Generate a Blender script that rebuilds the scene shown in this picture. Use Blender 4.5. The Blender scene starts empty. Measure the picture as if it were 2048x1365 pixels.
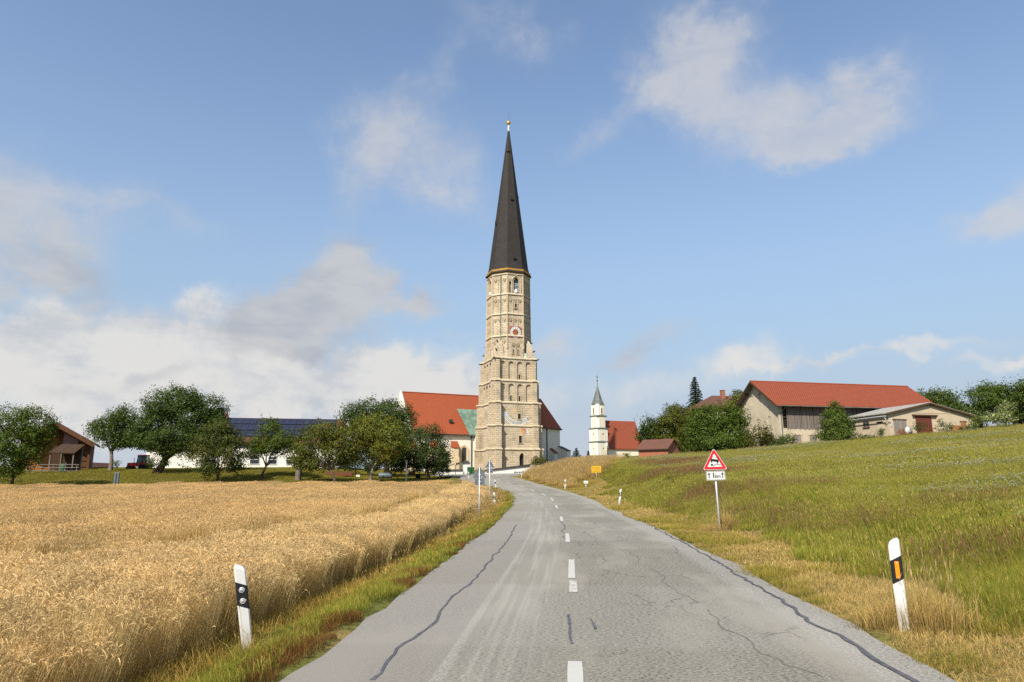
import bpy, math, random
import numpy as np
from mathutils import Vector, Matrix, Euler

random.seed(7)
np.random.seed(7)
C = bpy.context.scene.collection
scene = bpy.context.scene
R = math.radians

# ------------------------------------------------------------------ camera
TH = R(11.53)
CT, ST = math.cos(TH), math.sin(TH)
F = 2048 * 24 / 36
EYE = 1.65
cam_d = bpy.data.cameras.new('camera')
cam_d.lens = 24
cam_d.sensor_width = 36
cam_d.sensor_fit = 'HORIZONTAL'
cam_d.clip_start = 0.05
cam_d.clip_end = 20000
cam = bpy.data.objects.new('camera', cam_d)
C.objects.link(cam)
cam.location = (0, 0, EYE)
cam.rotation_euler = (math.pi / 2 + TH, 0, 0)
scene.camera = cam


def ray(px, py):
    xc = (px - 1024) / F
    yc = (682.5 - py) / F
    return xc, CT - yc * ST, ST + yc * CT


def PX(px, py, Y):
    """world point seen at photo position (px, py) at distance Y"""
    a, b, c = ray(px, py)
    return Vector((a * Y / b, Y, EYE + c * Y / b))


def M_PX(Y):
    return Y / F * 1.01


# ------------------------------------------------------------------ world
SUN_AZ = 27.0     # degrees to the left of straight behind the camera
SUN_EL = 43.0
sdir = Vector((-math.sin(R(SUN_AZ)) * math.cos(R(SUN_EL)), -math.cos(R(SUN_AZ)) * math.cos(R(SUN_EL)), math.sin(R(SUN_EL))))
scene.view_settings.view_transform = 'Standard'
scene.view_settings.look = 'None'
scene.view_settings.exposure = 0.5
scene.view_settings.gamma = 1.0
scene.view_settings.use_curve_mapping = False
scene.cycles.use_denoising = False
scene.cycles.max_bounces = 6
scene.cycles.diffuse_bounces = 3
scene.cycles.glossy_bounces = 2
scene.cycles.transmission_bounces = 3
scene.cycles.transparent_max_bounces = 4
scene.cycles.caustics_reflective = False
scene.cycles.caustics_refractive = False


def N(nt, typ, ins=None, **props):
    n = nt.nodes.new(typ)
    for k, v in props.items():
        setattr(n, k, v)
    for k, v in (ins or {}).items():
        s = n.inputs[k]
        if isinstance(v, bpy.types.NodeSocket):
            nt.links.new(v, s)
        else:
            s.default_value = v
    return n


def MT(nt, op, a, b=None, c=None, clamp=False):
    ins = {0: a}
    if b is not None:
        ins[1] = b
    if c is not None:
        ins[2] = c
    return N(nt, 'ShaderNodeMath', ins, operation=op, use_clamp=clamp).outputs[0]


def MIX(nt, f, a, b, blend='MIX'):
    def col(v):
        return v if isinstance(v, bpy.types.NodeSocket) else (tuple(v) + (1,) if len(v) == 3 else v)
    return N(nt, 'ShaderNodeMix', {0: f, 6: col(a), 7: col(b)}, data_type='RGBA', blend_type=blend).outputs[2]


def SS(nt, x, lo, hi, a=0.0, b=1.0):
    return N(nt, 'ShaderNodeMapRange', {0: x, 1: lo, 2: hi, 3: a, 4: b}, interpolation_type='SMOOTHSTEP').outputs[0]


def NOISE(nt, vec, scale, detail=4, rough=0.55, dist=0.0, out=0):
    ins = {'Scale': scale, 'Detail': detail, 'Roughness': rough, 'Distortion': dist}
    if vec is not None:
        ins['Vector'] = vec
    return N(nt, 'ShaderNodeTexNoise', ins).outputs[out]


world = bpy.data.worlds.new('World')
scene.world = world
world.use_nodes = True
wt = world.node_tree
wt.nodes.clear()
SKY_STRENGTH = 0.135
geo = N(wt, 'ShaderNodeTexCoord')
dirv = geo.outputs['Generated']
sky = N(wt, 'ShaderNodeTexSky', sky_type='NISHITA', sun_disc=False, sun_elevation=R(SUN_EL),
        sun_rotation=R(180 + SUN_AZ), altitude=450, air_density=1.1, dust_density=0.5, ozone_density=1.1)
# two warps of the direction give the clouds their torn edges
w1 = NOISE(wt, dirv, 3.2, 5, 0.6, 0, 1)
w2 = NOISE(wt, dirv, 13.0, 5, 0.62, 0, 1)
o1 = N(wt, 'ShaderNodeVectorMath', {0: w1, 1: (0.5, 0.5, 0.5)}, operation='SUBTRACT').outputs[0]
o1 = N(wt, 'ShaderNodeVectorMath', {0: o1, 'Scale': 0.12}, operation='SCALE').outputs[0]
o2 = N(wt, 'ShaderNodeVectorMath', {0: w2, 1: (0.5, 0.5, 0.5)}, operation='SUBTRACT').outputs[0]
o2 = N(wt, 'ShaderNodeVectorMath', {0: o2, 'Scale': 0.08}, operation='SCALE').outputs[0]
wd = N(wt, 'ShaderNodeVectorMath', {0: dirv, 1: o1}, operation='ADD').outputs[0]
wd = N(wt, 'ShaderNodeVectorMath', {0: wd, 1: o2}, operation='ADD').outputs[0]


def cloud(px, py, rx, ry, rot, wgt):
    """a soft patch of cloud in one direction of the sky (angles from the photograph)"""
    a, b, c = ray(px, py)
    d = Vector((a, b, c)).normalized()
    right = d.cross(Vector((0, 0, 1))).normalized()
    up = right.cross(d).normalized()
    k = 1.0 / math.sqrt(F * F + (px - 1024) ** 2 + (py - 682) ** 2)
    cr, sr = math.cos(R(rot)), math.sin(R(rot))
    ax = (right * cr + up * sr) / (rx * k)
    ay = (up * cr - right * sr) / (ry * k)
    p = N(wt, 'ShaderNodeVectorMath', {0: wd, 1: tuple(d)}, operation='SUBTRACT').outputs[0]
    u = N(wt, 'ShaderNodeVectorMath', {0: p, 1: tuple(ax)}, operation='DOT_PRODUCT').outputs['Value']
    v = N(wt, 'ShaderNodeVectorMath', {0: p, 1: tuple(ay)}, operation='DOT_PRODUCT').outputs['Value']
    w = N(wt, 'ShaderNodeVectorMath', {0: p, 1: tuple(d)}, operation='DOT_PRODUCT').outputs['Value']
    q = MT(wt, 'MULTIPLY_ADD', u, u, MT(wt, 'MULTIPLY_ADD', v, v, MT(wt, 'MULTIPLY', MT(wt, 'MULTIPLY', w, w), 3.0)))
    e = MT(wt, 'EXPONENT', MT(wt, 'MULTIPLY', q, -0.8))
    return MT(wt, 'MULTIPLY', e, wgt)


def sumup(lst):
    s = lst[0]
    for x in lst[1:]:
        s = MT(wt, 'ADD', s, x)
    return s


CL_FAIR = [(1400, 95, 85, 80, 0, .8), (1455, 55, 60, 40, 0, .5), (1330, 165, 70, 50, 40, .6), (1250, 215, 100, 30, 40, .5),
           (1160, 270, 70, 22, 35, .3), (1490, 205, 110, 55, -10, .5), (1640, 220, 130, 60, 5, .75), (1725, 180, 75, 62, 0, .7),
           (1640, 275, 120, 32, 5, .55), (1420, 240, 60, 50, 0, .25), (1540, 290, 120, 30, 0, .3),
           (790, 245, 85, 75, 30, .62), (880, 150, 65, 42, 60, .5), (830, 350, 130, 66, -15, .6), (735, 300, 50, 66, 0, .4),
           (685, 405, 35, 60, -20, .4), (870, 410, 90, 28, 0, .25), (1000, 60, 120, 45, -25, .42), (1070, 90, 70, 45, 0, .3), (930, 350, 60, 90, 0, .3),
           (200, 350, 200, 42, -18, .62), (60, 330, 130, 50, 0, .45), (330, 385, 70, 24, -25, .35), (120, 400, 180, 50, -10, .4),
           (2010, 405, 90, 40, 35, 1.0), (2000, 465, 50, 26, 0, .6), (2100, 380, 90, 66, 20, 1.0),
           (930, 670, 80, 13, -12, .4), (1110, 690, 62, 42, 10, .75)]
CL_GREY = [(690, 545, 50, 55, 30, .75), (640, 600, 90, 70, 35, .9), (560, 635, 90, 50, 15, .8), (620, 675, 120, 32, 5, .6),
           (790, 610, 80, 22, 5, .4), (40, 450, 170, 90, 0, .42), (30, 560, 130, 50, 0, .6), (330, 765, 80, 16, 15, .45),
           (115, 800, 60, 20, 10, .35), (1310, 690, 70, 30, 20, .35), (1250, 730, 60, 20, 10, .2)]
CL_LOW = [(60, 690, 260, 85, 0, .9), (250, 720, 260, 50, -6, .6), (430, 745, 280, 55, 0, .7), (640, 770, 260, 70, 0, .6),
          (780, 750, 100, 45, 10, .6), (410, 600, 45, 36, 0, .6), (350, 690, 60, 18, 10, .45), (880, 800, 200, 70, 0, .4),
          (1490, 725, 110, 34, 10, .48), (1740, 726, 180, 15, 2, .55), (2040, 740, 90, 15, 0, .45), (1350, 790, 220, 40, 0, .25),
          (180, 850, 400, 60, 0, .55)]
g_fair = sumup([cloud(*c) for c in CL_FAIR])
g_grey = sumup([cloud(*c) for c in CL_GREY])
g_low = sumup([cloud(*c) for c in CL_LOW])
fb = NOISE(wt, dirv, 9.0, 9, 0.66, 0.3)
fbs = NOISE(wt, N(wt, 'ShaderNodeMapping', {'Vector': dirv, 'Scale': (1, 1, 3.0)}).outputs[0], 5.0, 8, 0.6, 0.2)
sep = N(wt, 'ShaderNodeSeparateXYZ', {0: dirv})
elev = sep.outputs[2]
# the same kind of broken cloud goes on behind and above the view
away = MT(wt, 'MAXIMUM', SS(wt, sep.outputs[1], 0.62, 0.35), SS(wt, elev, 0.68, 0.8))
g_far = MT(wt, 'MULTIPLY', away, MT(wt, 'MULTIPLY', SS(wt, fbs, 0.5, 0.7), 0.7))


def dens(g, lo, hi, k=1.0):
    t = MT(wt, 'MULTIPLY', g, MT(wt, 'MULTIPLY_ADD', fb, 3.2, -0.62))
    return MT(wt, 'MULTIPLY', SS(wt, t, lo, hi), k)


d_fair = dens(g_fair, 0.05, 1.25, 0.76)
d_grey = dens(g_grey, 0.07, 0.62, 0.88)
d_low = dens(g_low, 0.06, 0.70, 0.92)
skyc = sky.outputs[0]
# pale vapour towards the horizon
vap = SS(wt, elev, 0.60, 0.02, 0.03, 0.92)
k = 0.74 / SKY_STRENGTH
c0 = MIX(wt, vap, skyc, (0.34 * k, 0.455 * k, 0.595 * k))
c0 = MIX(wt, SS(wt, elev, 0.22, -0.01, 0.0, 0.85), c0, (0.54 * k, 0.585 * k, 0.66 * k))
shade = SS(wt, fbs, 0.33, 0.58)
shade_low = SS(wt, MT(wt, 'ADD', MT(wt, 'MULTIPLY', fbs, .6), MT(wt, 'MULTIPLY', fb, .4)), 0.36, 0.52)
c1 = MIX(wt, d_fair, c0, MIX(wt, shade, (0.49 * k, 0.525 * k, 0.60 * k), (0.61 * k, 0.61 * k, 0.63 * k)))
c1 = MIX(wt, d_low, c1, MIX(wt, shade_low, (0.54 * k, 0.56 * k, 0.60 * k), (0.74 * k, 0.725 * k, 0.70 * k)))
c1 = MIX(wt, d_grey, c1, MIX(wt, shade, (0.42 * k, 0.445 * k, 0.50 * k), (0.56 * k, 0.565 * k, 0.58 * k)))
c1 = MIX(wt, g_far, c1, (0.62 * k, 0.63 * k, 0.66 * k))
bg = N(wt, 'ShaderNodeBackground', {0: c1, 1: SKY_STRENGTH})
wo = N(wt, 'ShaderNodeOutputWorld', {0: bg.outputs[0]})
world.cycles.sampling_method = 'MANUAL'
world.cycles.sample_map_resolution = 512

sun_d = bpy.data.lights.new('sun', 'SUN')
sun_d.energy = 4.9
sun_d.angle = R(0.53)
sun_d.color = (1.0, 0.93, 0.80)
sun = bpy.data.objects.new('sun', sun_d)
C.objects.link(sun)
sun.rotation_euler = sdir.to_track_quat('Z', 'Y').to_euler()
sun.location = (0, 0, 60)

# ------------------------------------------------------------------ object helpers


def thing(name, label, cat, loc=(0, 0, 0), rz=0.0, group=None):
    o = bpy.data.objects.new(name, None)
    C.objects.link(o)
    o.location = loc
    o.rotation_euler = (0, 0, rz)
    o.empty_display_size = 0.3
    o['label'] = label
    o['category'] = cat
    if group:
        o['group'] = group
    return o


def link(name, me, parent=None, loc=None, rot=None, scale=None):
    o = bpy.data.objects.new(name, me)
    C.objects.link(o)
    if parent is not None:
        o.parent = parent
    if loc is not None:
        o.location = loc
    if rot is not None:
        o.rotation_euler = rot
    if scale is not None:
        o.scale = scale
    return o


def tag(o, label=None, cat=None, group=None, kind=None):
    if label:
        o['label'] = label
    if cat:
        o['category'] = cat
    if group:
        o['group'] = group
    if kind:
        o['kind'] = kind
    return o


def copy_tree(o, parent=None):
    c = o.copy()
    C.objects.link(c)
    if parent is not None:
        c.parent = parent
    for ch in o.children:
        copy_tree(ch, c)
    return c


class MB:
    """collects faces of one mesh; UVs are laid out in metres on every face"""

    def __init__(self, M=None):
        self.v, self.f, self.m = [], [], []
        self.M = M

    def P(self, p):
        p = Vector(p)
        if self.M is not None:
            p = self.M @ p
        self.v.append((p.x, p.y, p.z))
        return len(self.v) - 1

    def poly(self, pts, mi=0):
        self.f.append([self.P(p) for p in pts])
        self.m.append(mi)

    def box(self, x0, x1, y0, y1, z0, z1, mi=0):
        i = [self.P(p) for p in ((x0, y0, z0), (x1, y0, z0), (x1, y1, z0), (x0, y1, z0), (x0, y0, z1), (x1, y0, z1), (x1, y1, z1), (x0, y1, z1))]
        for q in ((3, 2, 1, 0), (4, 5, 6, 7), (0, 1, 5, 4), (1, 2, 6, 5), (2, 3, 7, 6), (3, 0, 4, 7)):
            self.f.append([i[k] for k in q])
            self.m.append(mi)

    def frus(self, a, b, mi=0):
        """solid between two equal rings of points (bottom a, top b, counter-clockwise)"""
        n = len(a)
        ia = [self.P(p) for p in a]
        ib = [self.P(p) for p in b]
        self.f.append(ia[::-1])
        self.f.append(ib)
        self.m += [mi, mi]
        for k in range(n):
            self.f.append([ia[k], ia[(k + 1) % n], ib[(k + 1) % n], ib[k]])
            self.m.append(mi)

    def rect_frus(self, x0, x1, y0, y1, z0, z1, d, mi=0):
        self.frus([(x0, y0, z0), (x1, y0, z0), (x1, y1, z0), (x0, y1, z0)],
                  [(x0 + d, y0 + d, z1), (x1 - d, y0 + d, z1), (x1 - d, y1 - d, z1), (x0 + d, y1 - d, z1)], mi)

    def prism(self, poly, axis, a, b, mi=0):
        """polygon in two coordinates swept along the third axis from a to b"""
        def P3(p, t):
            if axis == 'x':
                return (t, p[0], p[1])
            if axis == 'y':
                return (p[0], t, p[1])
            return (p[0], p[1], t)
        n = len(poly)
        ar = sum(poly[k][0] * poly[(k + 1) % n][1] - poly[(k + 1) % n][0] * poly[k][1] for k in range(n))
        if (ar < 0) != (axis == 'y'):
            poly = poly[::-1]
        self.frus([P3(p, a) for p in poly], [P3(p, b) for p in poly], mi)

    def tube(self, pts, rad, n=6, mi=0, caps=True):
        pts = [Vector(p) for p in pts]
        if not isinstance(rad, (list, tuple)):
            rad = [rad] * len(pts)
        rings = []
        prev = None
        for k, p in enumerate(pts):
            d = (pts[min(k + 1, len(pts) - 1)] - pts[max(k - 1, 0)]).normalized()
            a = prev if prev is not None else (Vector((1, 0, 0)) if abs(d.x) < 0.9 else Vector((0, 1, 0)))
            a = (a - d * a.dot(d)).normalized()
            prev = a
            b = d.cross(a)
            rings.append([self.P(p + (a * math.cos(2 * math.pi * j / n) + b * math.sin(2 * math.pi * j / n)) * rad[k]) for j in range(n)])
        for k in range(len(pts) - 1):
            for j in range(n):
                self.f.append([rings[k][j], rings[k][(j + 1) % n], rings[k + 1][(j + 1) % n], rings[k + 1][j]])
                self.m.append(mi)
        if caps:
            self.f.append(rings[0][::-1])
            self.f.append(rings[-1])
            self.m += [mi, mi]

    def lathe(self, prof, n=16, c=(0, 0), mi=0, ph=0.0):
        rings = []
        for r, z in prof:
            r = max(r, 1e-4)
            rings.append([self.P((c[0] + r * math.cos(ph + 2 * math.pi * j / n), c[1] + r * math.sin(ph + 2 * math.pi * j / n), z)) for j in range(n)])
        for k in range(len(prof) - 1):
            for j in range(n):
                self.f.append([rings[k][j], rings[k][(j + 1) % n], rings[k + 1][(j + 1) % n], rings[k + 1][j]])
                self.m.append(mi)
        self.f.append(rings[0][::-1])
        self.f.append(rings[-1])
        self.m += [mi, mi]

    def mesh(self, name, mats, smooth=False):
        me = bpy.data.meshes.new(name)
        me.from_pydata(self.v, [], self.f)
        if not isinstance(mats, (list, tuple)):
            mats = [mats]
        for m in mats:
            me.materials.append(m)
        me.polygons.foreach_set('material_index', self.m)
        uv = me.uv_layers.new(name='UVMap')
        data = np.zeros(len(me.loops) * 2, dtype=np.float32)
        for p in me.polygons:
            n = p.normal
            t = Vector((0, 0, 1)).cross(n)
            if t.length < 0.05:
                t = Vector((1, 0, 0))
            t.normalize()
            b = n.cross(t)
            for li in p.loop_indices:
                co = me.vertices[me.loops[li].vertex_index].co
                data[2 * li] = co.dot(t)
                data[2 * li + 1] = co.dot(b)
        uv.data.foreach_set('uv', data)
        if smooth:
            me.polygons.foreach_set('use_smooth', [True] * len(me.polygons))
        me.update()
        return me

    def build(self, name, mats, parent=None, smooth=False, loc=None, rot=None):
        return link(name, self.mesh(name, mats, smooth), parent, loc, rot)


# ------------------------------------------------------------------ materials


def newmat(name):
    m = bpy.data.materials.new(name)
    m.use_nodes = True
    nt = m.node_tree
    b = nt.nodes['Principled BSDF']
    return m, nt, b


def plain(name, col, rough=0.7, metal=0.0, var=0.12, scale=3.0, bump=0.0, spec=0.35):
    """one colour with a little unevenness of tone"""
    m, nt, b = newmat(name)
    tc = N(nt, 'ShaderNodeTexCoord')
    n1 = NOISE(nt, tc.outputs['Object'], scale, 5, 0.6)
    f = SS(nt, n1, 0.3, 0.7)
    lo = tuple(c * (1 - var) for c in col)
    hi = tuple(min(1, c * (1 + var)) for c in col)
    nt.links.new(MIX(nt, f, lo, hi), b.inputs['Base Color'])
    b.inputs['Roughness'].default_value = rough
    b.inputs['Metallic'].default_value = metal
    b.inputs['Specular IOR Level'].default_value = spec
    if bump:
        bn = N(nt, 'ShaderNodeBump', {'Height': NOISE(nt, tc.outputs['Object'], scale * 8, 4), 'Strength': bump, 'Distance': 0.03})
        nt.links.new(bn.outputs[0], b.inputs['Normal'])
    return m


def masonry(name, c1, c2, mortar, w, h, msz=0.02, stain=(0.16, 0.12, 0.08), stain_amt=0.35, bump=0.5, stain_scale=0.5):
    m, nt, b = newmat(name)
    uv = N(nt, 'ShaderNodeUVMap').outputs[0]
    tc = N(nt, 'ShaderNodeTexCoord').outputs['Object']
    br = N(nt, 'ShaderNodeTexBrick', {'Vector': uv, 'Color1': c1 + (1,), 'Color2': c2 + (1,), 'Mortar': mortar + (1,), 'Scale': 1.0,
                                     'Mortar Size': msz, 'Mortar Smooth': 0.3, 'Bias': 0.0, 'Brick Width': w, 'Row Height': h})
    n1 = NOISE(nt, tc, stain_scale, 6, 0.65)
    n2 = NOISE(nt, tc, 6.0, 5, 0.65)
    c = MIX(nt, MT(nt, 'MULTIPLY', SS(nt, n1, 0.45, 0.72), stain_amt), br.outputs[0], stain)
    c = MIX(nt, MT(nt, 'MULTIPLY', SS(nt, n2, 0.52, 0.75), stain_amt * 1.1), c, tuple(x * 0.8 for x in stain))
    nt.links.new(c, b.inputs['Base Color'])
    b.inputs['Roughness'].default_value = 0.9
    b.inputs['Specular IOR Level'].default_value = 0.15
    hgt = MT(nt, 'ADD', MT(nt, 'MULTIPLY', br.outputs['Fac'], -1.0), MT(nt, 'MULTIPLY', n2, 0.6))
    bn = N(nt, 'ShaderNodeBump', {'Height': hgt, 'Strength': bump, 'Distance': 0.04})
    nt.links.new(bn.outputs[0], b.inputs['Normal'])
    return m


def tiles(name, c1, c2, w, h, weather=(0.1, 0.05, 0.035), amt=0.3, bump=0.7, msz=.02):
    """roof tiles: rows with joints in a darker colour, and relief (bump) along the joints"""
    m, nt, b = newmat(name)
    uv = N(nt, 'ShaderNodeUVMap').outputs[0]
    tc = N(nt, 'ShaderNodeTexCoord').outputs['Object']
    br = N(nt, 'ShaderNodeTexBrick', {'Vector': uv, 'Color1': c1 + (1,), 'Color2': c2 + (1,), 'Mortar': tuple(x * 0.45 for x in c1) + (1,),
                                     'Scale': 1.0, 'Mortar Size': msz, 'Mortar Smooth': 0.2, 'Brick Width': w, 'Row Height': h})
    n1 = NOISE(nt, tc, 0.6, 6, 0.65)
    n2 = NOISE(nt, tc, 5.0, 4, 0.6)
    c = MIX(nt, MT(nt, 'MULTIPLY', SS(nt, n1, 0.45, 0.75), amt), br.outputs[0], weather)
    c = MIX(nt, MT(nt, 'MULTIPLY', SS(nt, n2, 0.6, 0.75), amt), c, weather)
    nt.links.new(c, b.inputs['Base Color'])
    b.inputs['Roughness'].default_value = 0.8
    b.inputs['Specular IOR Level'].default_value = 0.25
    wv = N(nt, 'ShaderNodeTexWave', {'Vector': uv, 'Scale': 1 / h / 6.2832 * 2 * math.pi / 2, 'Distortion': 0.0}, wave_type='BANDS', bands_direction='Y', wave_profile='SAW')
    hgt = MT(nt, 'ADD', MT(nt, 'MULTIPLY', br.outputs['Fac'], -0.6), MT(nt, 'MULTIPLY', n2, 0.3))
    bn = N(nt, 'ShaderNodeBump', {'Height': hgt, 'Strength': bump, 'Distance': 0.05})
    nt.links.new(bn.outputs[0], b.inputs['Normal'])
    return m


def plaster(name, col, stain, amt=0.5, streak=0.5):
    m, nt, b = newmat(name)
    tc = N(nt, 'ShaderNodeTexCoord').outputs['Object']
    st = N(nt, 'ShaderNodeMapping', {'Vector': tc, 'Scale': (1.2, 1.2, 0.12)}).outputs[0]
    n1 = NOISE(nt, tc, 0.7, 6, 0.65)
    n2 = NOISE(nt, st, 1.5, 5, 0.6)
    n3 = NOISE(nt, tc, 9.0, 4, 0.6)
    c = MIX(nt, MT(nt, 'MULTIPLY', SS(nt, n1, 0.42, 0.75), amt), col, stain)
    c = MIX(nt, MT(nt, 'MULTIPLY', SS(nt, n2, 0.52, 0.75), amt * streak), c, tuple(x * 0.75 for x in stain))
    c = MIX(nt, MT(nt, 'MULTIPLY', n3, 0.16), c, tuple(x * 0.8 for x in col))
    nt.links.new(c, b.inputs['Base Color'])
    b.inputs['Roughness'].default_value = 0.92
    b.inputs['Specular IOR Level'].default_value = 0.15
    bn = N(nt, 'ShaderNodeBump', {'Height': n3, 'Strength': 0.25, 'Distance': 0.02})
    nt.links.new(bn.outputs[0], b.inputs['Normal'])
    return m


def wood(name, c1, c2, scale=(6, 6, 0.5), rough=0.85):
    m, nt, b = newmat(name)
    tc = N(nt, 'ShaderNodeTexCoord').outputs['Object']
    mp = N(nt, 'ShaderNodeMapping', {'Vector': tc, 'Scale': scale}).outputs[0]
    oi = N(nt, 'ShaderNodeObjectInfo').outputs['Random']
    n1 = NOISE(nt, mp, 2.5, 6, 0.6)
    c = MIX(nt, SS(nt, n1, 0.3, 0.7), c1, c2)
    c = MIX(nt, MT(nt, 'MULTIPLY', oi, 0.6), c, tuple(x * 0.55 for x in c1))
    nt.links.new(c, b.inputs['Base Color'])
    b.inputs['Roughness'].default_value = rough
    b.inputs['Specular IOR Level'].default_value = 0.2
    return m


def plant_mat(name, trans=0.3, wscale=0.0, wamt=0.0, wcol=(0.3, 0.2, 0.08), rough=0.6):
    """leaves and stalks: colour stored on the mesh, light shines through a little"""
    m = bpy.data.materials.new(name)
    m.use_nodes = True
    nt = m.node_tree
    nt.nodes.clear()
    col = N(nt, 'ShaderNodeAttribute', attribute_name='Col').outputs['Color']
    rnd = N(nt, 'ShaderNodeObjectInfo').outputs['Random']
    hsv = N(nt, 'ShaderNodeHueSaturation', {'Color': col, 'Hue': 0.5, 'Saturation': 1.0, 'Value': MT(nt, 'MULTIPLY_ADD', rnd, 0.3, 0.85)}).outputs[0]
    if wamt:
        p = N(nt, 'ShaderNodeNewGeometry').outputs['Position']
        n1 = NOISE(nt, p, wscale, 4, 0.6)
        hsv = MIX(nt, MT(nt, 'MULTIPLY', SS(nt, n1, 0.42, 0.66), wamt), hsv, wcol)
    d = N(nt, 'ShaderNodeBsdfDiffuse', {'Color': hsv})
    t = N(nt, 'ShaderNodeBsdfTranslucent', {'Color': hsv})
    g = N(nt, 'ShaderNodeBsdfGlossy', {'Color': (1, 1, 1, 1), 'Roughness': rough})
    mx = N(nt, 'ShaderNodeMixShader', {0: trans, 1: d.outputs[0], 2: t.outputs[0]})
    mx2 = N(nt, 'ShaderNodeMixShader', {0: 0.012, 1: mx.outputs[0], 2: g.outputs[0]})
    N(nt, 'ShaderNodeOutputMaterial', {0: mx2.outputs[0]})
    return m


M = {}
M['tower'] = masonry('tower_stone', (0.60, 0.50, 0.365), (0.49, 0.40, 0.28), (0.33, 0.27, 0.19), 0.75, 0.36, 0.026, (0.20, 0.16, 0.115), 0.62, 0.9, 0.45)
M['quoin'] = masonry('quoin_stone', (0.54, 0.44, 0.295), (0.47, 0.38, 0.25), (0.34, 0.27, 0.18), 0.7, 0.42, 0.016, (0.2, 0.15, 0.1), 0.35, 0.5, 0.5)
M['string'] = plaster('string_stone', (0.52, 0.44, 0.31), (0.3, 0.25, 0.18), 0.6, 0.5)
M['white'] = plaster('white_plaster', (0.74, 0.72, 0.66), (0.6, 0.56, 0.49), 0.35, 0.35)
M['cream'] = plaster('cream_plaster', (0.74, 0.68, 0.52), (0.6, 0.54, 0.4), 0.3, 0.3)
M['church_wall'] = plaster('church_plaster', (0.74, 0.70, 0.60), (0.58, 0.54, 0.46), 0.4, 0.5)
M['beige'] = plaster('beige_plaster', (0.52, 0.445, 0.33), (0.33, 0.27, 0.19), 0.6, 0.7)
M['beige2'] = plaster('shed_plaster', (0.50, 0.41, 0.29), (0.38, 0.30, 0.2), 0.5, 0.5)
M['sand'] = plaster('sandstone', (0.62, 0.5, 0.33), (0.45, 0.36, 0.24), 0.5, 0.4)
M['roof_church'] = tiles('church_tiles', (0.39, 0.092, 0.034), (0.34, 0.076, 0.029), 0.18, 0.17, (0.26, 0.07, 0.03), 0.25)
M['roof_chapel'] = tiles('chapel_tiles', (0.33, 0.083, 0.04), (0.28, 0.068, 0.034), 0.18, 0.16, (0.2, 0.05, 0.03), 0.2)
M['roof_barn'] = tiles('barn_tiles', (0.30, 0.072, 0.032), (0.255, 0.058, 0.027), 0.34, 0.42, (0.19, 0.055, 0.035), 0.45, msz=.05)
M['roof_old'] = tiles('old_tiles', (0.14, 0.066, 0.048), (0.18, 0.074, 0.05), 0.2, 0.3, (0.09, 0.055, 0.04), 0.6)
M['roof_grey'] = plain('fibre_cement', (0.30, 0.28, 0.25), 0.9, 0, 0.25, 2.0)
M['spire'] = tiles('spire_shingles', (0.034, 0.029, 0.026), (0.028, 0.024, 0.022), 0.4, 0.5, (0.048, 0.042, 0.036), 0.45, 0.25)
M['copper'] = plain('green_copper', (0.135, 0.205, 0.155), 0.7, 0.0, 0.35, 1.2)
M['copper_pale'] = plain('pale_copper', (0.42, 0.56, 0.44), 0.7, 0.0, 0.2, 1.2)
M['lead'] = plain('grey_green_copper', (0.10, 0.115, 0.105), 0.6, 0.0, 0.3, 1.0)
M['gold'] = plain('gold', (0.85, 0.50, 0.10), 0.3, 0.9, 0.1, 4)
M['dark'] = plain('dark_opening', (0.018, 0.016, 0.014), 0.6, 0, 0.2, 2)
M['glass'] = plain('dark_glass', (0.03, 0.035, 0.045), 0.15, 0, 0.2, 2, 0, 0.6)
M['louvre'] = plain('grey_louvre', (0.30, 0.35, 0.40), 0.6, 0, 0.15, 4)
M['slate'] = plain('dark_coping', (0.045, 0.042, 0.04), 0.7, 0, 0.3, 3)
M['white_paint'] = plain('white_paint', (0.62, 0.62, 0.60), 0.4, 0, 0.08, 5)
M['black_paint'] = plain('black_paint', (0.016, 0.016, 0.018), 0.4, 0, 0.1, 5)
M['red_paint'] = plain('red_paint', (0.55, 0.012, 0.02), 0.4, 0, 0.05, 5)
M['orange'] = plain('orange_reflector', (0.95, 0.26, 0.01), 0.25, 0, 0.08, 40)
M['silver'] = plain('silver_reflector', (0.62, 0.63, 0.65), 0.25, 0.3, 0.15, 60)
M['zinc'] = plain('galvanised_steel', (0.55, 0.56, 0.58), 0.5, 0.35, 0.1, 6)
M['grey_back'] = plain('grey_sign_back', (0.095, 0.112, 0.13), 0.6, 0.0, 0.08, 5)
M['yellow'] = plain('yellow_sign', (0.60, 0.345, 0.012), 0.4, 0, 0.05, 5)
M['yellow_dark'] = plain('sign_lettering', (0.16, 0.09, 0.01), 0.5, 0, 0.05, 5)
M['clock_red'] = plain('clock_red', (0.30, 0.07, 0.045), 0.7, 0, 0.3, 3)
M['clock_core'] = plain('clock_core', (0.28, 0.075, 0.03), 0.6, 0, 0.25, 3)
M['mark_grey'] = plain('faded_lettering', (0.20, 0.20, 0.21), 0.9, 0, 0.3, 3)
M['scroll'] = plain('painted_scroll', (0.60, 0.58, 0.50), 0.9, 0, 0.12, 2)
M['paint_blue'] = plain('faded_blue', (0.42, 0.46, 0.54), 0.9, 0, 0.2, 3)
M['paint_rust'] = plain('faded_rust', (0.42, 0.20, 0.12), 0.9, 0, 0.3, 3)
M['paint_rose'] = plain('faded_rose', (0.58, 0.28, 0.22), 0.9, 0, 0.3, 3)
M['paint_yellow'] = plain('faded_yellow', (0.55, 0.40, 0.10), 0.9, 0, 0.2, 3)
M['wood_grey'] = wood('weathered_boards', (0.27, 0.225, 0.19), (0.16, 0.13, 0.11))
M['wood_brown'] = wood('brown_boards', (0.17, 0.075, 0.035), (0.11, 0.05, 0.026))
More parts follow.
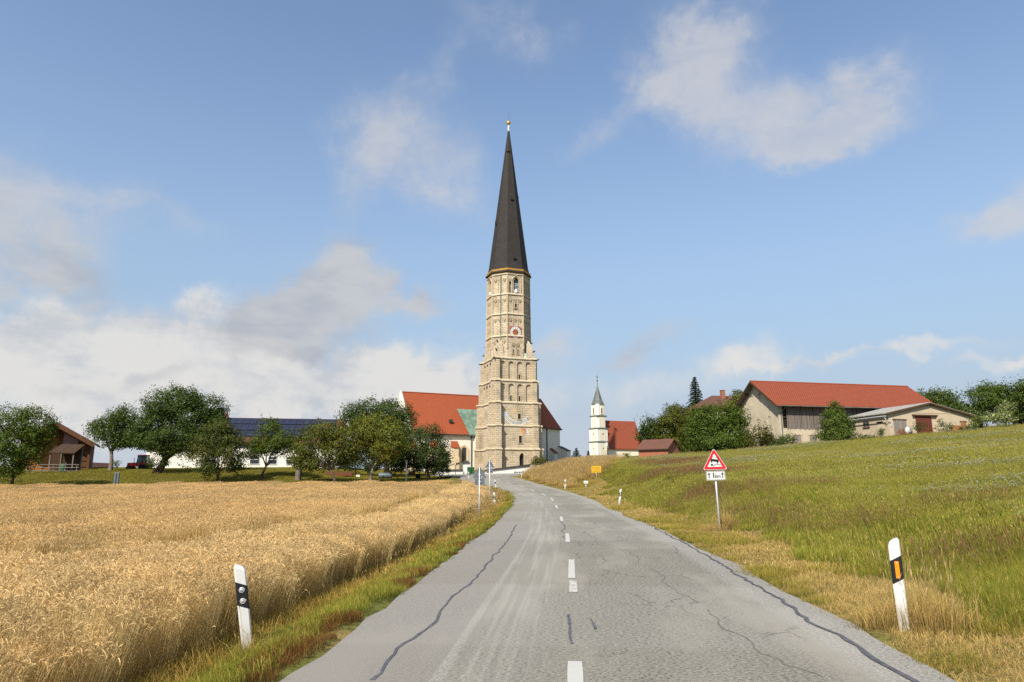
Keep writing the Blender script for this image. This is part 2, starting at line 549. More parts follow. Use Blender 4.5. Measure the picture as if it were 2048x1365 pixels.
M['wood_dark'] = wood('dark_wood', (0.10, 0.055, 0.03), (0.06, 0.035, 0.02))
M['wood_orange'] = wood('orange_boards', (0.42, 0.17, 0.045), (0.3, 0.11, 0.03))
M['wood_red'] = wood('red_brown_door', (0.17, 0.05, 0.032), (0.12, 0.035, 0.025))
M['wood_door'] = wood('grey_door_boards', (0.30, 0.26, 0.23), (0.2, 0.17, 0.15))
M['pink'] = plain('pink_sheeting', (0.36, 0.20, 0.22), 0.8, 0, 0.15, 2)
M['brick'] = masonry('red_brick', (0.36, 0.115, 0.06), (0.30, 0.09, 0.05), (0.32, 0.2, 0.14), 0.25, 0.08, 0.012, (0.2, 0.08, 0.05), 0.3, 0.4)
M['bark'] = plain('bark', (0.085, 0.062, 0.045), 0.95, 0, 0.4, 5, 0.8, 0.1)
M['bark_grey'] = plain('grey_bark', (0.16, 0.135, 0.11), 0.95, 0, 0.4, 5, 0.8, 0.1)
M['whitewash'] = plain('whitewashed_bark', (0.70, 0.69, 0.66), 0.9, 0, 0.25, 4)
M['solar'] = plain('solar_glass', (0.022, 0.024, 0.042), 0.22, 0, 0.2, 1.5, 0, 0.6)
M['tractor_red'] = plain('tractor_red', (0.50, 0.02, 0.02), 0.3, 0, 0.06, 3)
M['rubber'] = plain('rubber', (0.02, 0.02, 0.02), 0.85, 0, 0.2, 5)
M['cab_glass'] = plain('cab_glass', (0.16, 0.26, 0.28), 0.1, 0, 0.2, 2, 0, 0.7)
M['bin_green'] = plain('green_plastic', (0.02, 0.09, 0.035), 0.5, 0, 0.1, 3)
M['tank_grey'] = plain('blue_grey_tank', (0.10, 0.125, 0.14), 0.5, 0.1, 0.1, 2)
M['tar'] = plain('tar_seam', (0.085, 0.083, 0.09), 0.6, 0, 0.35, 9)
M['leaf'] = plant_mat('foliage', 0.33)
M['wheat'] = plant_mat('ripe_wheat', 0.42, 0.16, 0.30, (0.62, 0.45, 0.21))
M['grass'] = plant_mat('grass_blades', 0.42)

# guide posts: white plastic, grimy towards the foot
m, nt, b = newmat('grimy_white')
oz = N(nt, 'ShaderNodeSeparateXYZ', {0: N(nt, 'ShaderNodeTexCoord').outputs['Object']}).outputs[2]
n1 = NOISE(nt, N(nt, 'ShaderNodeTexCoord').outputs['Object'], 22, 6, .7)
n2 = NOISE(nt, N(nt, 'ShaderNodeMapping', {'Vector': N(nt, 'ShaderNodeTexCoord').outputs['Object'], 'Scale': (1, 1, .12)}).outputs[0], 60, 4, .6)
dirt = MT(nt, 'MULTIPLY', SS(nt, MT(nt, 'ADD', oz, MT(nt, 'MULTIPLY', n1, -.5)), .22, -.25), .75)
cc = MIX(nt, MT(nt, 'MULTIPLY', SS(nt, n2, .5, .72), .22), (.62, .62, .60), (.42, .40, .36))
cc = MIX(nt, MT(nt, 'MULTIPLY', SS(nt, n1, .6, .72), .35), cc, (.38, .35, .29))
nt.links.new(MIX(nt, dirt, cc, (.27, .22, .15)), b.inputs['Base Color'])
b.inputs['Roughness'].default_value = .45
M['post_white'] = m

# ------------------------------------------------------------------ terrain and road
def sst(e0, e1, x):
    t = np.clip((x - e0) / (e1 - e0), 0, 1)
    return t * t * (3 - 2 * t)


RZ_Y = np.array([-60, 0, 20, 30, 43, 57, 66, 72, 81, 91, 100, 110, 135, 180, 260.])
RZ_Z = np.array([-.6, 0, 0, .02, .12, .40, .62, .82, 1.33, 2.04, 2.45, 2.9, 3.7, 4.1, 4.2])
CEN = np.array([(-30, -2.36), (-10, -.75), (0, .05), (10, .85), (20, 1.62), (28.5, 2.05), (41, 2.6), (50, 2.85), (57, 2.6), (66.5, 1.85), (75, .85),
                (81, -.35), (88, -2.1), (93, -4.2), (97, -7.0), (99.5, -9.6)])
LEFT = np.array([(-30, -4.6), (0, -2.35), (6, -1.96), (8.6, -1.80), (12, -1.53), (17.2, -1.20), (27.3, -.62), (36, -.3), (46.5, .0), (56, .05), (63, -.3), (70, -1.2), (76, -2.7), (82, -4.6), (88, -7.5), (300, -7.5)])
RIGHT = np.array([(-30, .6), (0, 3.2), (6.1, 3.66), (8.1, 3.88), (10.2, 4.05), (15.1, 4.52), (19.3, 4.82), (22, 4.98), (30, 5.25), (39, 5.45), (48, 5.75), (54, 5.80), (61, 5.6), (68, 5.0), (75, 3.9), (79.5, 2.95), (86, 1.5), (92, .05), (95, .35), (98, 2.2), (104, 2.7), (112, 3.6), (300, 3.6)])


def road_z(y):
    # smooth the table a little
    return (np.interp(y - 2.5, RZ_Y, RZ_Z) + np.interp(y, RZ_Y, RZ_Z) * 2 + np.interp(y + 2.5, RZ_Y, RZ_Z)) / 4


def xl_(y):
    return np.interp(y, LEFT[:, 0], LEFT[:, 1])


def xr_(y):
    return np.interp(y, RIGHT[:, 0], RIGHT[:, 1])


def hump(x, y):
    return (np.sin(x * .55 + 1.3 * np.sin(y * .23)) * np.sin(y * .47 + .9 * np.sin(x * .31))) * .05 + np.sin(x * .13 + y * .09) * .08


def terrain(x, y, drop=True):
    x = np.asarray(x, float)
    y = np.asarray(y, float)
    zr = road_z(y)
    lr = x - xr_(y)
    ll = xl_(y) - x
    yy = np.clip(y, -40, 150)
    s = yy - 12
    soft = np.where(s > 20, s, np.log1p(np.exp(np.clip(s, -30, 20))))
    zh = .086 * np.clip(lr, 0, 90) + .036 * soft
    w = sst(.4, 7.5, lr)
    right = zr * (1 - w) + zh * w + hump(x, y) * sst(4, 12, lr)
    left = zr - .30 * sst(0, 1.6, ll) - .008 * np.clip(ll, 0, 200) + sst(78, 97, y) * sst(8, 28, ll) * 1.35 + hump(x, y) * .6 * sst(3, 10, ll)
    z = np.where(lr > 0, right, np.where(ll > 0, left, zr))
    # beyond the crest on the left the land falls away; far off it falls everywhere
    fall = np.clip(y - 113, 0, 400) * .07 * sst(-24, -36, x)
    far = np.clip(y - 235, 0, 600) * .06
    side = np.clip(np.abs(x) - 130, 0, 400) * .05
    z = np.maximum(z - fall - far - side, -24)
    if drop:
        inside = (lr < 0.02) & (ll < 0.02) & (y < 99)
        z = np.where(inside, z - .10, z - .015)
    return z


def gz(x, y):
    return float(terrain(x, y))


def GP(px, Y, dz=0.0):
    """ground point below photo column px at distance Y"""
    x = (px - 1024) / F * Y * 1.0
    for _ in range(3):
        z = gz(x, Y) + dz
        t = (EYE - z) / Y
        # column position of a point at this height
        cdepth = Y * CT - (EYE - z) * ST
        x = (px - 1024) / F * cdepth
    return Vector((x, Y, gz(x, Y) + dz))


def sink(x, y):
    return Vector((x, y, gz(x, y)))


xs = np.unique(np.round(np.concatenate([np.linspace(-2600, -300, 10), np.linspace(-300, -90, 15), np.linspace(-90, -24, 34), np.linspace(-24, -16, 9),
                np.arange(-16, 12.01, .4), np.linspace(12, 24, 13), np.linspace(24, 110, 44), np.linspace(110, 320, 15), np.linspace(320, 2600, 10)]), 3))
ys = np.unique(np.round(np.concatenate([np.linspace(-400, -30, 12), np.linspace(-30, -2, 15), np.arange(-2, 30, .5), np.arange(30, 112, 1.0), np.linspace(112, 260, 50),
                np.linspace(260, 800, 20), np.linspace(800, 5000, 10)]), 3))
X, Y = np.meshgrid(xs, ys)
Z = terrain(X, Y)
vv = np.stack([X.ravel(), Y.ravel(), Z.ravel()], 1)
nx, ny = len(xs), len(ys)
I = np.arange(nx * ny).reshape(ny, nx)
q = np.stack([I[:-1, :-1].ravel(), I[:-1, 1:].ravel(), I[1:, 1:].ravel(), I[1:, :-1].ravel()], 1)
gm = bpy.data.meshes.new('ground')
gm.from_pydata(vv.tolist(), [], q.tolist())
gm.polygons.foreach_set('use_smooth', [True] * len(gm.polygons))
m, nt, b = newmat('soil_and_sward')
pos = N(nt, 'ShaderNodeNewGeometry').outputs['Position']
n1 = NOISE(nt, pos, 0.06, 5, 0.6)
n2 = NOISE(nt, pos, 0.7, 6, 0.65)
n3 = NOISE(nt, pos, 9.0, 5, 0.65)
c = MIX(nt, SS(nt, n1, .4, .62), (.115, .125, .028), (.17, .145, .045))
c = MIX(nt, SS(nt, n2, .42, .66), c, (.24, .17, .065))
c = MIX(nt, SS(nt, n3, .45, .7), c, (.065, .058, .022))
nt.links.new(c, b.inputs['Base Color'])
b.inputs['Roughness'].default_value = 1
b.inputs['Specular IOR Level'].default_value = .05
bn = N(nt, 'ShaderNodeBump', {'Height': n3, 'Strength': .8, 'Distance': .05})
nt.links.new(bn.outputs[0], b.inputs['Normal'])
M['soil'] = m
gm.materials.append(m)
tag(link('ground', gm), kind='structure')

# road: a sheet along the centre line; u = metres to the right of it, v = metres along
seg = np.concatenate([np.linspace(-30, -4, 14), np.arange(-4, 40, .5), np.arange(40, 104, 1.0)])
cy, cx = CEN[:, 0], CEN[:, 1]
tpar = np.concatenate([[0], np.cumsum(np.hypot(np.diff(cy), np.diff(cx)))])
tfine = np.arange(0, tpar[-1], .5)
# Catmull-Rom through the control points
pts = []
cp = [Vector((cx[i], cy[i])) for i in range(len(cy))]
for i in range(len(cp) - 1):
    p0, p1, p2, p3 = cp[max(i - 1, 0)], cp[i], cp[i + 1], cp[min(i + 2, len(cp) - 1)]
    n = max(2, int((p2 - p1).length / .6))
    for j in range(n):
        t = j / n
        m1 = (p2 - p0) * .5 * ((p2 - p1).length / max((p2 - p0).length * .5, 1e-6)) if 0 else (p2 - p0) * .5
        m2 = (p3 - p1) * .5
        if i == 0:
            m1 = p2 - p1
        # scale tangents for uneven spacing
        L = (p2 - p1).length
        m1 = m1.normalized() * L
        m2 = m2.normalized() * L
        h00, h10, h01, h11 = 2 * t ** 3 - 3 * t * t + 1, t ** 3 - 2 * t * t + t, -2 * t ** 3 + 3 * t * t, t ** 3 - t * t
        pts.append(p1 * h00 + m1 * h10 + p2 * h01 + m2 * h11)
pts.append(cp[-1])
PL = np.array([(p.x, p.y) for p in pts])
DL = np.gradient(PL, axis=0)
DL /= np.linalg.norm(DL, axis=1)[:, None]
SL = np.concatenate([[0], np.cumsum(np.linalg.norm(np.diff(PL, axis=0), axis=1))])
NR = np.stack([DL[:, 1], -DL[:, 0]], 1)      # to the right


def edge_lat():
    """distance from the centre line to both road edges, measured across the road"""
    lo, ro = [], []
    for p, n in zip(PL, NR):
        def reach(sign, f):
            lat = 2.5
            for _ in range(12):
                qx, qy = p[0] + sign * n[0] * lat, p[1] + sign * n[1] * lat
                err = sign * (f(qy) - qx)
                lat = min(max(lat + err * .7, 1.8), 6)
            return lat
        lo.append(reach(-1, xl_))
        ro.append(reach(1, xr_))
    lo, ro = np.array(lo), np.array(ro)
    k = PL[:, 1] > 90
    lo[k] = 3.0
    ro[k] = 2.9
    ker = np.ones(9) / 9
    return np.convolve(np.pad(lo, 4, 'edge'), ker, 'valid'), np.convolve(np.pad(ro, 4, 'edge'), ker, 'valid')


LO, RO = edge_lat()
rng = np.random.default_rng(3)


def on_road(i, lat, dz=0.0):
    x, y = PL[i] + NR[i] * lat
    return (x, y, float(road_z(y)) + dz)


def at_s(s):
    i = int(np.clip(np.searchsorted(SL, s), 1, len(SL) - 1))
    t = (s - SL[i - 1]) / max(SL[i] - SL[i - 1], 1e-6)
    return i, t


def road_pt(s, lat, dz):
    i, t = at_s(s)
    p = PL[i - 1] * (1 - t) + PL[i] * t
    n = NR[i - 1] * (1 - t) + NR[i] * t
    x, y = p + n * lat
    return Vector((x, y, float(road_z(y)) + dz))


fr = np.linspace(0, 1, 9)
rv, ruv, rf = [], [], []
jl = np.convolve(rng.normal(0, .09, len(PL) + 4), np.ones(5) / 3, 'valid')
jr = np.convolve(rng.normal(0, .09, len(PL) + 4), np.ones(5) / 3, 'valid')
for i in range(len(PL)):
    a, b2 = -(LO[i] + jl[i] + .05), RO[i] + jr[i] + .05
    for t in fr:
        lat = a + (b2 - a) * t
        edge = -.012 if t in (0.0, 1.0) else 0.0
        rv.append(on_road(i, lat, .02 * (1 - (2 * t - 1) ** 2) * 0 + edge))
        ruv.append((lat, SL[i]))
nf = len(fr)
for i in range(len(PL) - 1):
    for j in range(nf - 1):
        rf.append((i * nf + j, i * nf + j + 1, (i + 1) * nf + j + 1, (i + 1) * nf + j))
rm = bpy.data.meshes.new('road')
rm.from_pydata(rv, [], rf)
rm.polygons.foreach_set('use_smooth', [True] * len(rm.polygons))
uvl = rm.uv_layers.new(name='UVMap')
li = np.zeros(len(rm.loops), dtype=np.int32)
rm.loops.foreach_get('vertex_index', li)
uvl.data.foreach_set('uv', np.array(ruv, dtype=np.float32)[li].ravel())

S0 = float(np.interp(0, PL[:200, 1], SL[:200]))     # metres along the line at the camera
m, nt, b = newmat('old_asphalt')
uv = N(nt, 'ShaderNodeUVMap').outputs[0]
su = N(nt, 'ShaderNodeSeparateXYZ', {0: uv})
lat, alo = su.outputs[0], su.outputs[1]
lng = N(nt, 'ShaderNodeMapping', {'Vector': uv, 'Scale': (1, .018, 1)}).outputs[0]
lng2 = N(nt, 'ShaderNodeMapping', {'Vector': uv, 'Scale': (1, .30, 1)}).outputs[0]
grit = NOISE(nt, uv, 70, 3, .7)
grit2 = NOISE(nt, uv, 28, 4, .7)
blot = NOISE(nt, lng2, .9, 5, .6)
strk = NOISE(nt, lng, 7.0, 4, .6)
base = MIX(nt, SS(nt, grit, .3, .7), (.195, .178, .143), (.31, .288, .236))
base = MIX(nt, MT(nt, 'MULTIPLY', SS(nt, blot, .35, .7), .35), base, (.30, .28, .23))
# long pale rubbed streaks in the wheel tracks of the left lane
trk = MT(nt, 'MULTIPLY', SS(nt, lat, -1.9, -1.4), SS(nt, lat, -.1, -.5))
base = MIX(nt, MT(nt, 'MULTIPLY', MT(nt, 'MULTIPLY', SS(nt, strk, .42, .62), trk), .38), base, (.37, .355, .315))
base = MIX(nt, MT(nt, 'MULTIPLY', MT(nt, 'MULTIPLY', SS(nt, strk, .6, .4), trk), .25), base, (.2, .195, .18))
# open, dark-pitted texture: mostly the right lane
pit = NOISE(nt, N(nt, 'ShaderNodeMapping', {'Vector': uv, 'Scale': (.6, 1.4, 1)}).outputs[0], 38, 6, .8)
pm = NOISE(nt, lng2, .65, 4, .6)
pmask = MT(nt, 'MULTIPLY', SS(nt, pm, .32, .56), MT(nt, 'MULTIPLY_ADD', SS(nt, lat, -.9, .4), .55, .5))
base = MIX(nt, MT(nt, 'MULTIPLY', MT(nt, 'MULTIPLY', SS(nt, pit, .50, .57), pmask), .8), base, (.065, .06, .053))
# fine network of cracks
wv = N(nt, 'ShaderNodeMapping', {'Vector': uv, 'Scale': (1, .55, 1)}).outputs[0]
wob = N(nt, 'ShaderNodeVectorMath', {0: wv, 1: N(nt, 'ShaderNodeVectorMath', {0: NOISE(nt, uv, 2.5, 4, .6, 0, 1), 'Scale': .5}, operation='SCALE').outputs[0]}, operation='ADD').outputs[0]
vor = N(nt, 'ShaderNodeTexVoronoi', {'Vector': wob, 'Scale': 1.25}, feature='DISTANCE_TO_EDGE').outputs['Distance']
cm = NOISE(nt, uv, .5, 3, .5)
crack = MT(nt, 'MULTIPLY', SS(nt, vor, .022, .006), MT(nt, 'MULTIPLY', SS(nt, cm, .52, .62), SS(nt, lat, -.3, .3)))
base = MIX(nt, MT(nt, 'MULTIPLY', crack, .7), base, (.075, .072, .068))
# newer, smoother strip along the left edge of the near stretch
seam_s = MT(nt, 'SUBTRACT', alo, S0)
xs_seam = MT(nt, 'MULTIPLY_ADD', NOISE(nt, N(nt, 'ShaderNodeCombineXYZ', {1: alo}).outputs[0], .5, 2, .5), .3, -1.45)
strip = MT(nt, 'MULTIPLY', SS(nt, lat, -1.22, -1.26), SS(nt, seam_s, 31, 26))
base = MIX(nt, strip, base, MIX(nt, SS(nt, grit, .3, .7), (.195, .178, .152), (.275, .255, .22)))
# crumbled gravel edge
ed = NOISE(nt, uv, 5, 5, .7)
egl = SS(nt, MT(nt, 'ADD', lat, MT(nt, 'MULTIPLY', ed, -.35)), 2.25, 2.5)
base = MIX(nt, MT(nt, 'MULTIPLY', egl, .6), base, MIX(nt, SS(nt, grit2, .35, .65), (.42, .40, .36), (.19, .18, .16)))
# faint transverse tone changes further on, where old repairs were made
rep = SS(nt, N(nt, 'ShaderNodeTexNoise', {'Vector': N(nt, 'ShaderNodeCombineXYZ', {1: alo}).outputs[0], 'Scale': .12, 'Detail': 1.0}).outputs[0], .49, .51)
base = MIX(nt, MT(nt, 'MULTIPLY', rep, .10), base, (.40, .39, .36))
nt.links.new(base, b.inputs['Base Color'])
b.inputs['Roughness'].default_value = .88
b.inputs['Specular IOR Level'].default_value = .22
hh = MT(nt, 'ADD', MT(nt, 'MULTIPLY', grit, .5), MT(nt, 'MULTIPLY', MT(nt, 'MULTIPLY', SS(nt, pit, .50, .62), pmask), -1.2))
bn = N(nt, 'ShaderNodeBump', {'Height': hh, 'Strength': .55, 'Distance': .012})
nt.links.new(bn.outputs[0], b.inputs['Normal'])
M['asphalt'] = m
rm.materials.append(m)
road = tag(link('road', rm), kind='structure')

# paved forecourt between the bend and the churchyard wall
fx_, fy_ = np.meshgrid(np.linspace(-8.0, 2.2, 14), np.linspace(93.5, 106, 14))
ff_ = np.maximum(terrain(fx_, fy_, False), np.array(road_z(fy_)) - .02) - .008 - .05 * (fy_ < 95)
fm_ = bpy.data.meshes.new('forecourt')
fi_ = np.arange(fx_.size).reshape(fx_.shape)
fm_.from_pydata(np.stack([fx_.ravel(), fy_.ravel(), ff_.ravel()], 1).tolist(), [], np.stack([fi_[:-1, :-1].ravel(), fi_[:-1, 1:].ravel(), fi_[1:, 1:].ravel(), fi_[1:, :-1].ravel()], 1).tolist())
fuv = fm_.uv_layers.new(name='UVMap')
lf_ = np.zeros(len(fm_.loops), dtype=np.int32)
fm_.loops.foreach_get('vertex_index', lf_)
fuv.data.foreach_set('uv', np.stack([fx_.ravel() * .3, fy_.ravel()], 1)[lf_].astype(np.float32).ravel())
fm_.materials.append(M['asphalt'])
tag(link('forecourt', fm_), kind='structure')

M['crack'] = plain('crack', (.12, .112, .10), .9, 0, .3, 8)
# worn white paint
m, nt, b = newmat('road_paint')
tc = N(nt, 'ShaderNodeNewGeometry').outputs['Position']
n1 = NOISE(nt, tc, 14, 6, .7)
n2 = NOISE(nt, tc, 2.2, 4, .6)
wear = SS(nt, MT(nt, 'ADD', MT(nt, 'MULTIPLY', n1, .7), MT(nt, 'MULTIPLY', n2, .3)), .56, .64)
nt.links.new(MIX(nt, wear, (.45, .438, .40), (.30, .285, .25)), b.inputs['Base Color'])
b.inputs['Roughness'].default_value = .75
M['road_paint'] = m
m, nt, b = newmat('worn_off_paint')
tc = N(nt, 'ShaderNodeNewGeometry').outputs['Position']
n1 = NOISE(nt, tc, 10, 6, .75)
nt.links.new(MIX(nt, SS(nt, n1, .46, .56), (.50, .48, .42), (.31, .30, .27)), b.inputs['Base Color'])
b.inputs['Roughness'].default_value = .85
M['faint_paint'] = m


def strip_mesh(name, path, mat, dz):
    """ribbon lying on the road; path = [(s, lat, half width)]"""
    v, f = [], []
    for s, l, w in path:
        v.append(road_pt(s, l - w, dz))
        v.append(road_pt(s, l + w, dz))
    for k in range(len(path) - 1):
        f.append((2 * k, 2 * k + 1, 2 * k + 3, 2 * k + 2))
    me = bpy.data.meshes.new(name)
    me.from_pydata([tuple(p) for p in v], [], f)
    me.materials.append(mat)
    return link(name, me, road)


def road_sl(px, py):
    """where a photo position falls on the road: metres along the line, metres to the right"""
    a, bb, c2 = ray(px, py)
    Yt = 6.0
    best = None
    for Yt in np.arange(3.0, 100.0, .1):
        zray = EYE + c2 / bb * Yt
        if zray <= float(road_z(Yt)):
            best = Yt
            break
    if best is None:
        return None
    x, y = a / bb * best, best
    d = np.hypot(PL[:, 0] - x, PL[:, 1] - y)
    i = int(d.argmin())
    dv = np.array([x, y]) - PL[i]
    return SL[i] + float(dv @ DL[i]), float(dv @ NR[i])


def dash(px0, py0, px1, py1, w, mat='road_paint', name='lane_dash'):
    s0, l0 = road_sl(px0, py0)
    s1, l1 = road_sl(px1, py1)
    n = max(2, int((s1 - s0) / .4))
    pth = [(s0 + (s1 - s0) * k / n, l0 + (l1 - l0) * k / n, w + random.uniform(-.004, .004)) for k in range(n + 1)]
    return strip_mesh(name, pth, M[mat], .006)


dash(1152, 1410, 1150, 1325, .068)
dash(1143.5, 1158, 1143, 1121, .062)
dash(1147, 1186, 1146, 1163, .062, 'faint_paint', 'worn_lane_dash')
dash(1135.5, 1085, 1134, 1068, .06)
dash(1124, 1043, 1122, 1034, .06)
dash(1114.5, 1017.5, 1111.5, 1011, .06)
dash(1106, 1002.5, 1101, 997, .06)
dash(1091, 992, 1083, 987, .06)
dash(1069, 983, 1060, 979, .06)
dash(1047, 974.8, 1039, 972, .06)
dash(1023, 967.5, 1013, 964.5, .06)
dash(1001, 961, 993, 958.5, .06)


def seam(pixels, w0, w1, jit, name='tar_seam', mat='tar'):
    ks = [road_sl(*p) for p in pixels]
    pth = []
    for (s0, l0), (s1, l1) in zip(ks, ks[1:]):
        n = max(2, int(math.hypot(s1 - s0, l1 - l0) / .22))
        for k in range(n):
            t = k / n
            pth.append([s0 + (s1 - s0) * t, l0 + (l1 - l0) * t])
    pth.append(list(ks[-1]))
    out = []
    o = 0
    for k, (s, l) in enumerate(pth):
        o = o * .7 + random.uniform(-jit, jit)
        t = k / max(1, len(pth) - 1)
        out.append((s, l + o, (w0 + (w1 - w0) * t) * random.uniform(.65, 1.3)))
    return strip_mesh(name, out, M[mat], .004)


seam([(745, 1364), (800, 1300), (850, 1262), (885, 1225), (915, 1193), (952, 1160), (985, 1115), (1012, 1085), (1033, 1050)], .019, .022, .028)
seam([(1838, 1375), (1748, 1320), (1650, 1262), (1560, 1200), (1480, 1150), (1420, 1112), (1370, 1088), (1320, 1060), (1262, 1030)], .027, .010, .05)
seam([(1142, 1290), (1139, 1265), (1140, 1240), (1138, 1230)], .012, .02, .012)
seam([(1190, 1262), (1186, 1250), (1182, 1240)], .018, .012, .01)
seam([(1132, 1078), (1126, 1062), (1127, 1050), (1122, 1043)], .014, .02, .05)
for pth in ([(1392, 1207), (1378, 1195), (1352, 1182), (1330, 1172), (1318, 1150), (1300, 1140)], [(1560, 1330), (1520, 1310), (1480, 1278), (1452, 1262), (1440, 1240), (1420, 1222)],
            [(1365, 1115), (1352, 1104), (1345, 1092)], [(1195, 1088), (1188, 1078), (1178, 1070), (1170, 1062)], [(1255, 1100), (1268, 1112), (1280, 1125)],
            [(1200, 1110), (1212, 1125)], [(1157, 1118), (1158, 1108)], [(1180, 1040), (1192, 1050), (1200, 1056)], [(1640, 1360), (1600, 1345), (1562, 1332)]):
    seam(pth, .005, .007, .06, 'crack', 'crack')

# ------------------------------------------------------------------ church with the great tower
AL = R(20)
YA = 141.0
XA = (1016.5 - 1024) / F * YA * .99
church = thing('church', 'red roofed church with a towering stone steeple and dark pointed spire', 'church', (XA, YA, 0), AL)


def zt_(py, Y=136.7, px=1030):
    return PX(px, py, Y).z


def face_M(k, d):
    """panel frame: origin on the face centre line at height 0, local x to the right seen from outside, local y inwards; k = quarter/eighth angle"""
    # outward normal at angle k measured from -y (front), turning towards +x
    n = Vector((math.sin(k), -math.cos(k), 0))
    u = Vector((math.cos(k), math.sin(k), 0))
    o = n * d
    return Matrix(((u.x, -n.x, 0, o.x), (u.y, -n.y, 0, o.y), (0, 0, 1, 0), (0, 0, 0, 1)))


def arc_top(kind, w, zs):
    """outline of an arch head: list of (du, z) from left to right"""
    r = w / 2
    out = []
    if kind == 'round':
        for k in range(11):
            a = math.pi - math.pi * k / 10
            out.append((r * math.cos(a), zs + r * math.sin(a)))
    elif kind == 'point':
        # two arcs of radius w centred on the springing points
        for k in range(7):
            a = math.pi - (math.pi / 3) * k / 6
            out.append((r + w * math.cos(a), zs + w * math.sin(a)))
        left = out[:]
        out = left + [(-x, z) for x, z in left[-2::-1]]
    else:
        out = [(-r, zs), (r, zs)]
    return out


def niche_panel(mb, u0, u1, z0, z1, niches, depth, back=True, mi=0, mib=0):
    """wall face with recessed arches; niche = (centre, width, foot z, spring z, kind)"""
    cur = u0
    for uc, w, zb, zs, kind in sorted(niches):
        a, b2 = uc - w / 2, uc + w / 2
        mb.poly([(cur, 0, z0), (a, 0, z0), (a, 0, z1), (cur, 0, z1)], mi)
        mb.poly([(a, 0, z0), (b2, 0, z0), (b2, 0, zb), (a, 0, zb)], mi)
        top = [(uc + du, z) for du, z in arc_top(kind, w, zs)]
        for (xa, za), (xb, zb2) in zip(top, top[1:]):
            mb.poly([(xa, 0, za), (xb, 0, zb2), (xb, 0, z1), (xa, 0, z1)], mi)
            mb.poly([(xa, 0, za), (xa, depth, za), (xb, depth, zb2), (xb, 0, zb2)], mi)
            if back:
                mb.poly([(xa, depth, zb), (xb, depth, zb), (xb, depth, zb2), (xa, depth, za)], mib)
        mb.poly([(a, 0, zb), (a, depth, zb), (a, depth, zs), (a, 0, zs)], mi)
        mb.poly([(b2, 0, zb), (b2, 0, zs), (b2, depth, zs), (b2, depth, zb)], mi)
        mb.poly([(a, 0, zb), (b2, 0, zb), (b2, depth, zb + .12), (a, depth, zb + .12)], mi)
        cur = b2
    mb.poly([(cur, 0, z0), (u1, 0, z0), (u1, 0, z1), (cur, 0, z1)], mi)


def slit(parent, Mx, u, z0, z1, w, y=0.0, name='window'):
    """narrow tower window: stone frame standing proud of the wall and a dark pane inside it"""
    mb = MB(Mx)
    t, p = .16, .09
    mb.box(u - w / 2 - t, u - w / 2, y - p, y + .02, z0 - .03, z1 + .02)
    mb.box(u + w / 2, u + w / 2 + t, y - p, y + .02, z0 - .03, z1 + .02)
    mb.box(u - w / 2 - t, u + w / 2 + t, y - p - .01, y + .02, z1 + .02, z1 + t)
    mb.box(u - w / 2 - t - .05, u + w / 2 + t + .05, y - p - .05, y + .02, z0 - .16, z0 - .03)
    fr = mb.build(name, M['quoin'], parent)
    mb = MB(Mx)
    mb.box(u - w / 2, u + w / 2, y - .02, y + .015, z0 - .03, z1 + .02)
    mb.build('pane', M['dark'], fr)
    return fr


zb_ = zt_(944)
zS = [zb_ - 1.0, zt_(899), zt_(852), zt_(806), zt_(762), zt_(717)]
Wd = [9.1, 8.95, 8.85, 8.75, 8.6]
PR = [1.3, 1.15, 1.0, .7, .42]
BT = [1.15, 1.1, 1.0, .9, .8]
for s in range(5):
    w = Wd[s] / 2
    z0, z1 = zS[s], zS[s + 1]
    mb = MB()
    for q in range(4):
        Mx = face_M(q * math.pi / 2, w)
        pm = MB(Mx)
        nic = []
        if s >= 3:
            sp = 1.86
            nic = [((k - 1.5) * sp, 1.12, z0 + .15, z1 - 1.15, 'round') for k in range(4)]
        if s == 0 and q == 0:
            nic = [(1.25, 1.05, zt_(934), zt_(916), 'point')]
        niche_panel(pm, -w, w, z0, z1, nic, .30 if s >= 3 else .55)
        off = len(mb.v)
        mb.v += pm.v
        mb.f += [[i + off for i in f] for f in pm.f]
        mb.m += pm.m
    mb.build('tower_stage', M['tower'], church)
    # buttresses: two at every corner
    for q in range(4):
        Mx = face_M(q * math.pi / 2, w)
        for sg in (-1, 1):
            pm = MB(Mx)
            p, t = PR[s], BT[s]
            ua, ub = sorted((sg * w, sg * (w - t)))
            if sg > 0:
                ub += 0.0
            zt = z1 - .05
            nextp = PR[s + 1] if s < 4 else .02
            pm.frus([(ua, -p, z0), (ub, -p, z0), (ub, .08, z0), (ua, .08, z0)], [(ua, -p, zt - .9 * (p - nextp) - .25), (ub, -p, zt - .9 * (p - nextp) - .25), (ub, .08, zt - .9 * (p - nextp) - .25), (ua, .08, zt - .9 * (p - nextp) - .25)])
            zz = zt - .9 * (p - nextp) - .25
            pm.frus([(ua, -p - .03, zz), (ub, -p - .03, zz), (ub, .06, zz), (ua, .06, zz)], [(ua, -nextp, zt + .1), (ub, -nextp, zt + .1), (ub, .06, zt + .1), (ua, .06, zt + .1)])
            pm.build('buttress', M['tower'], church)
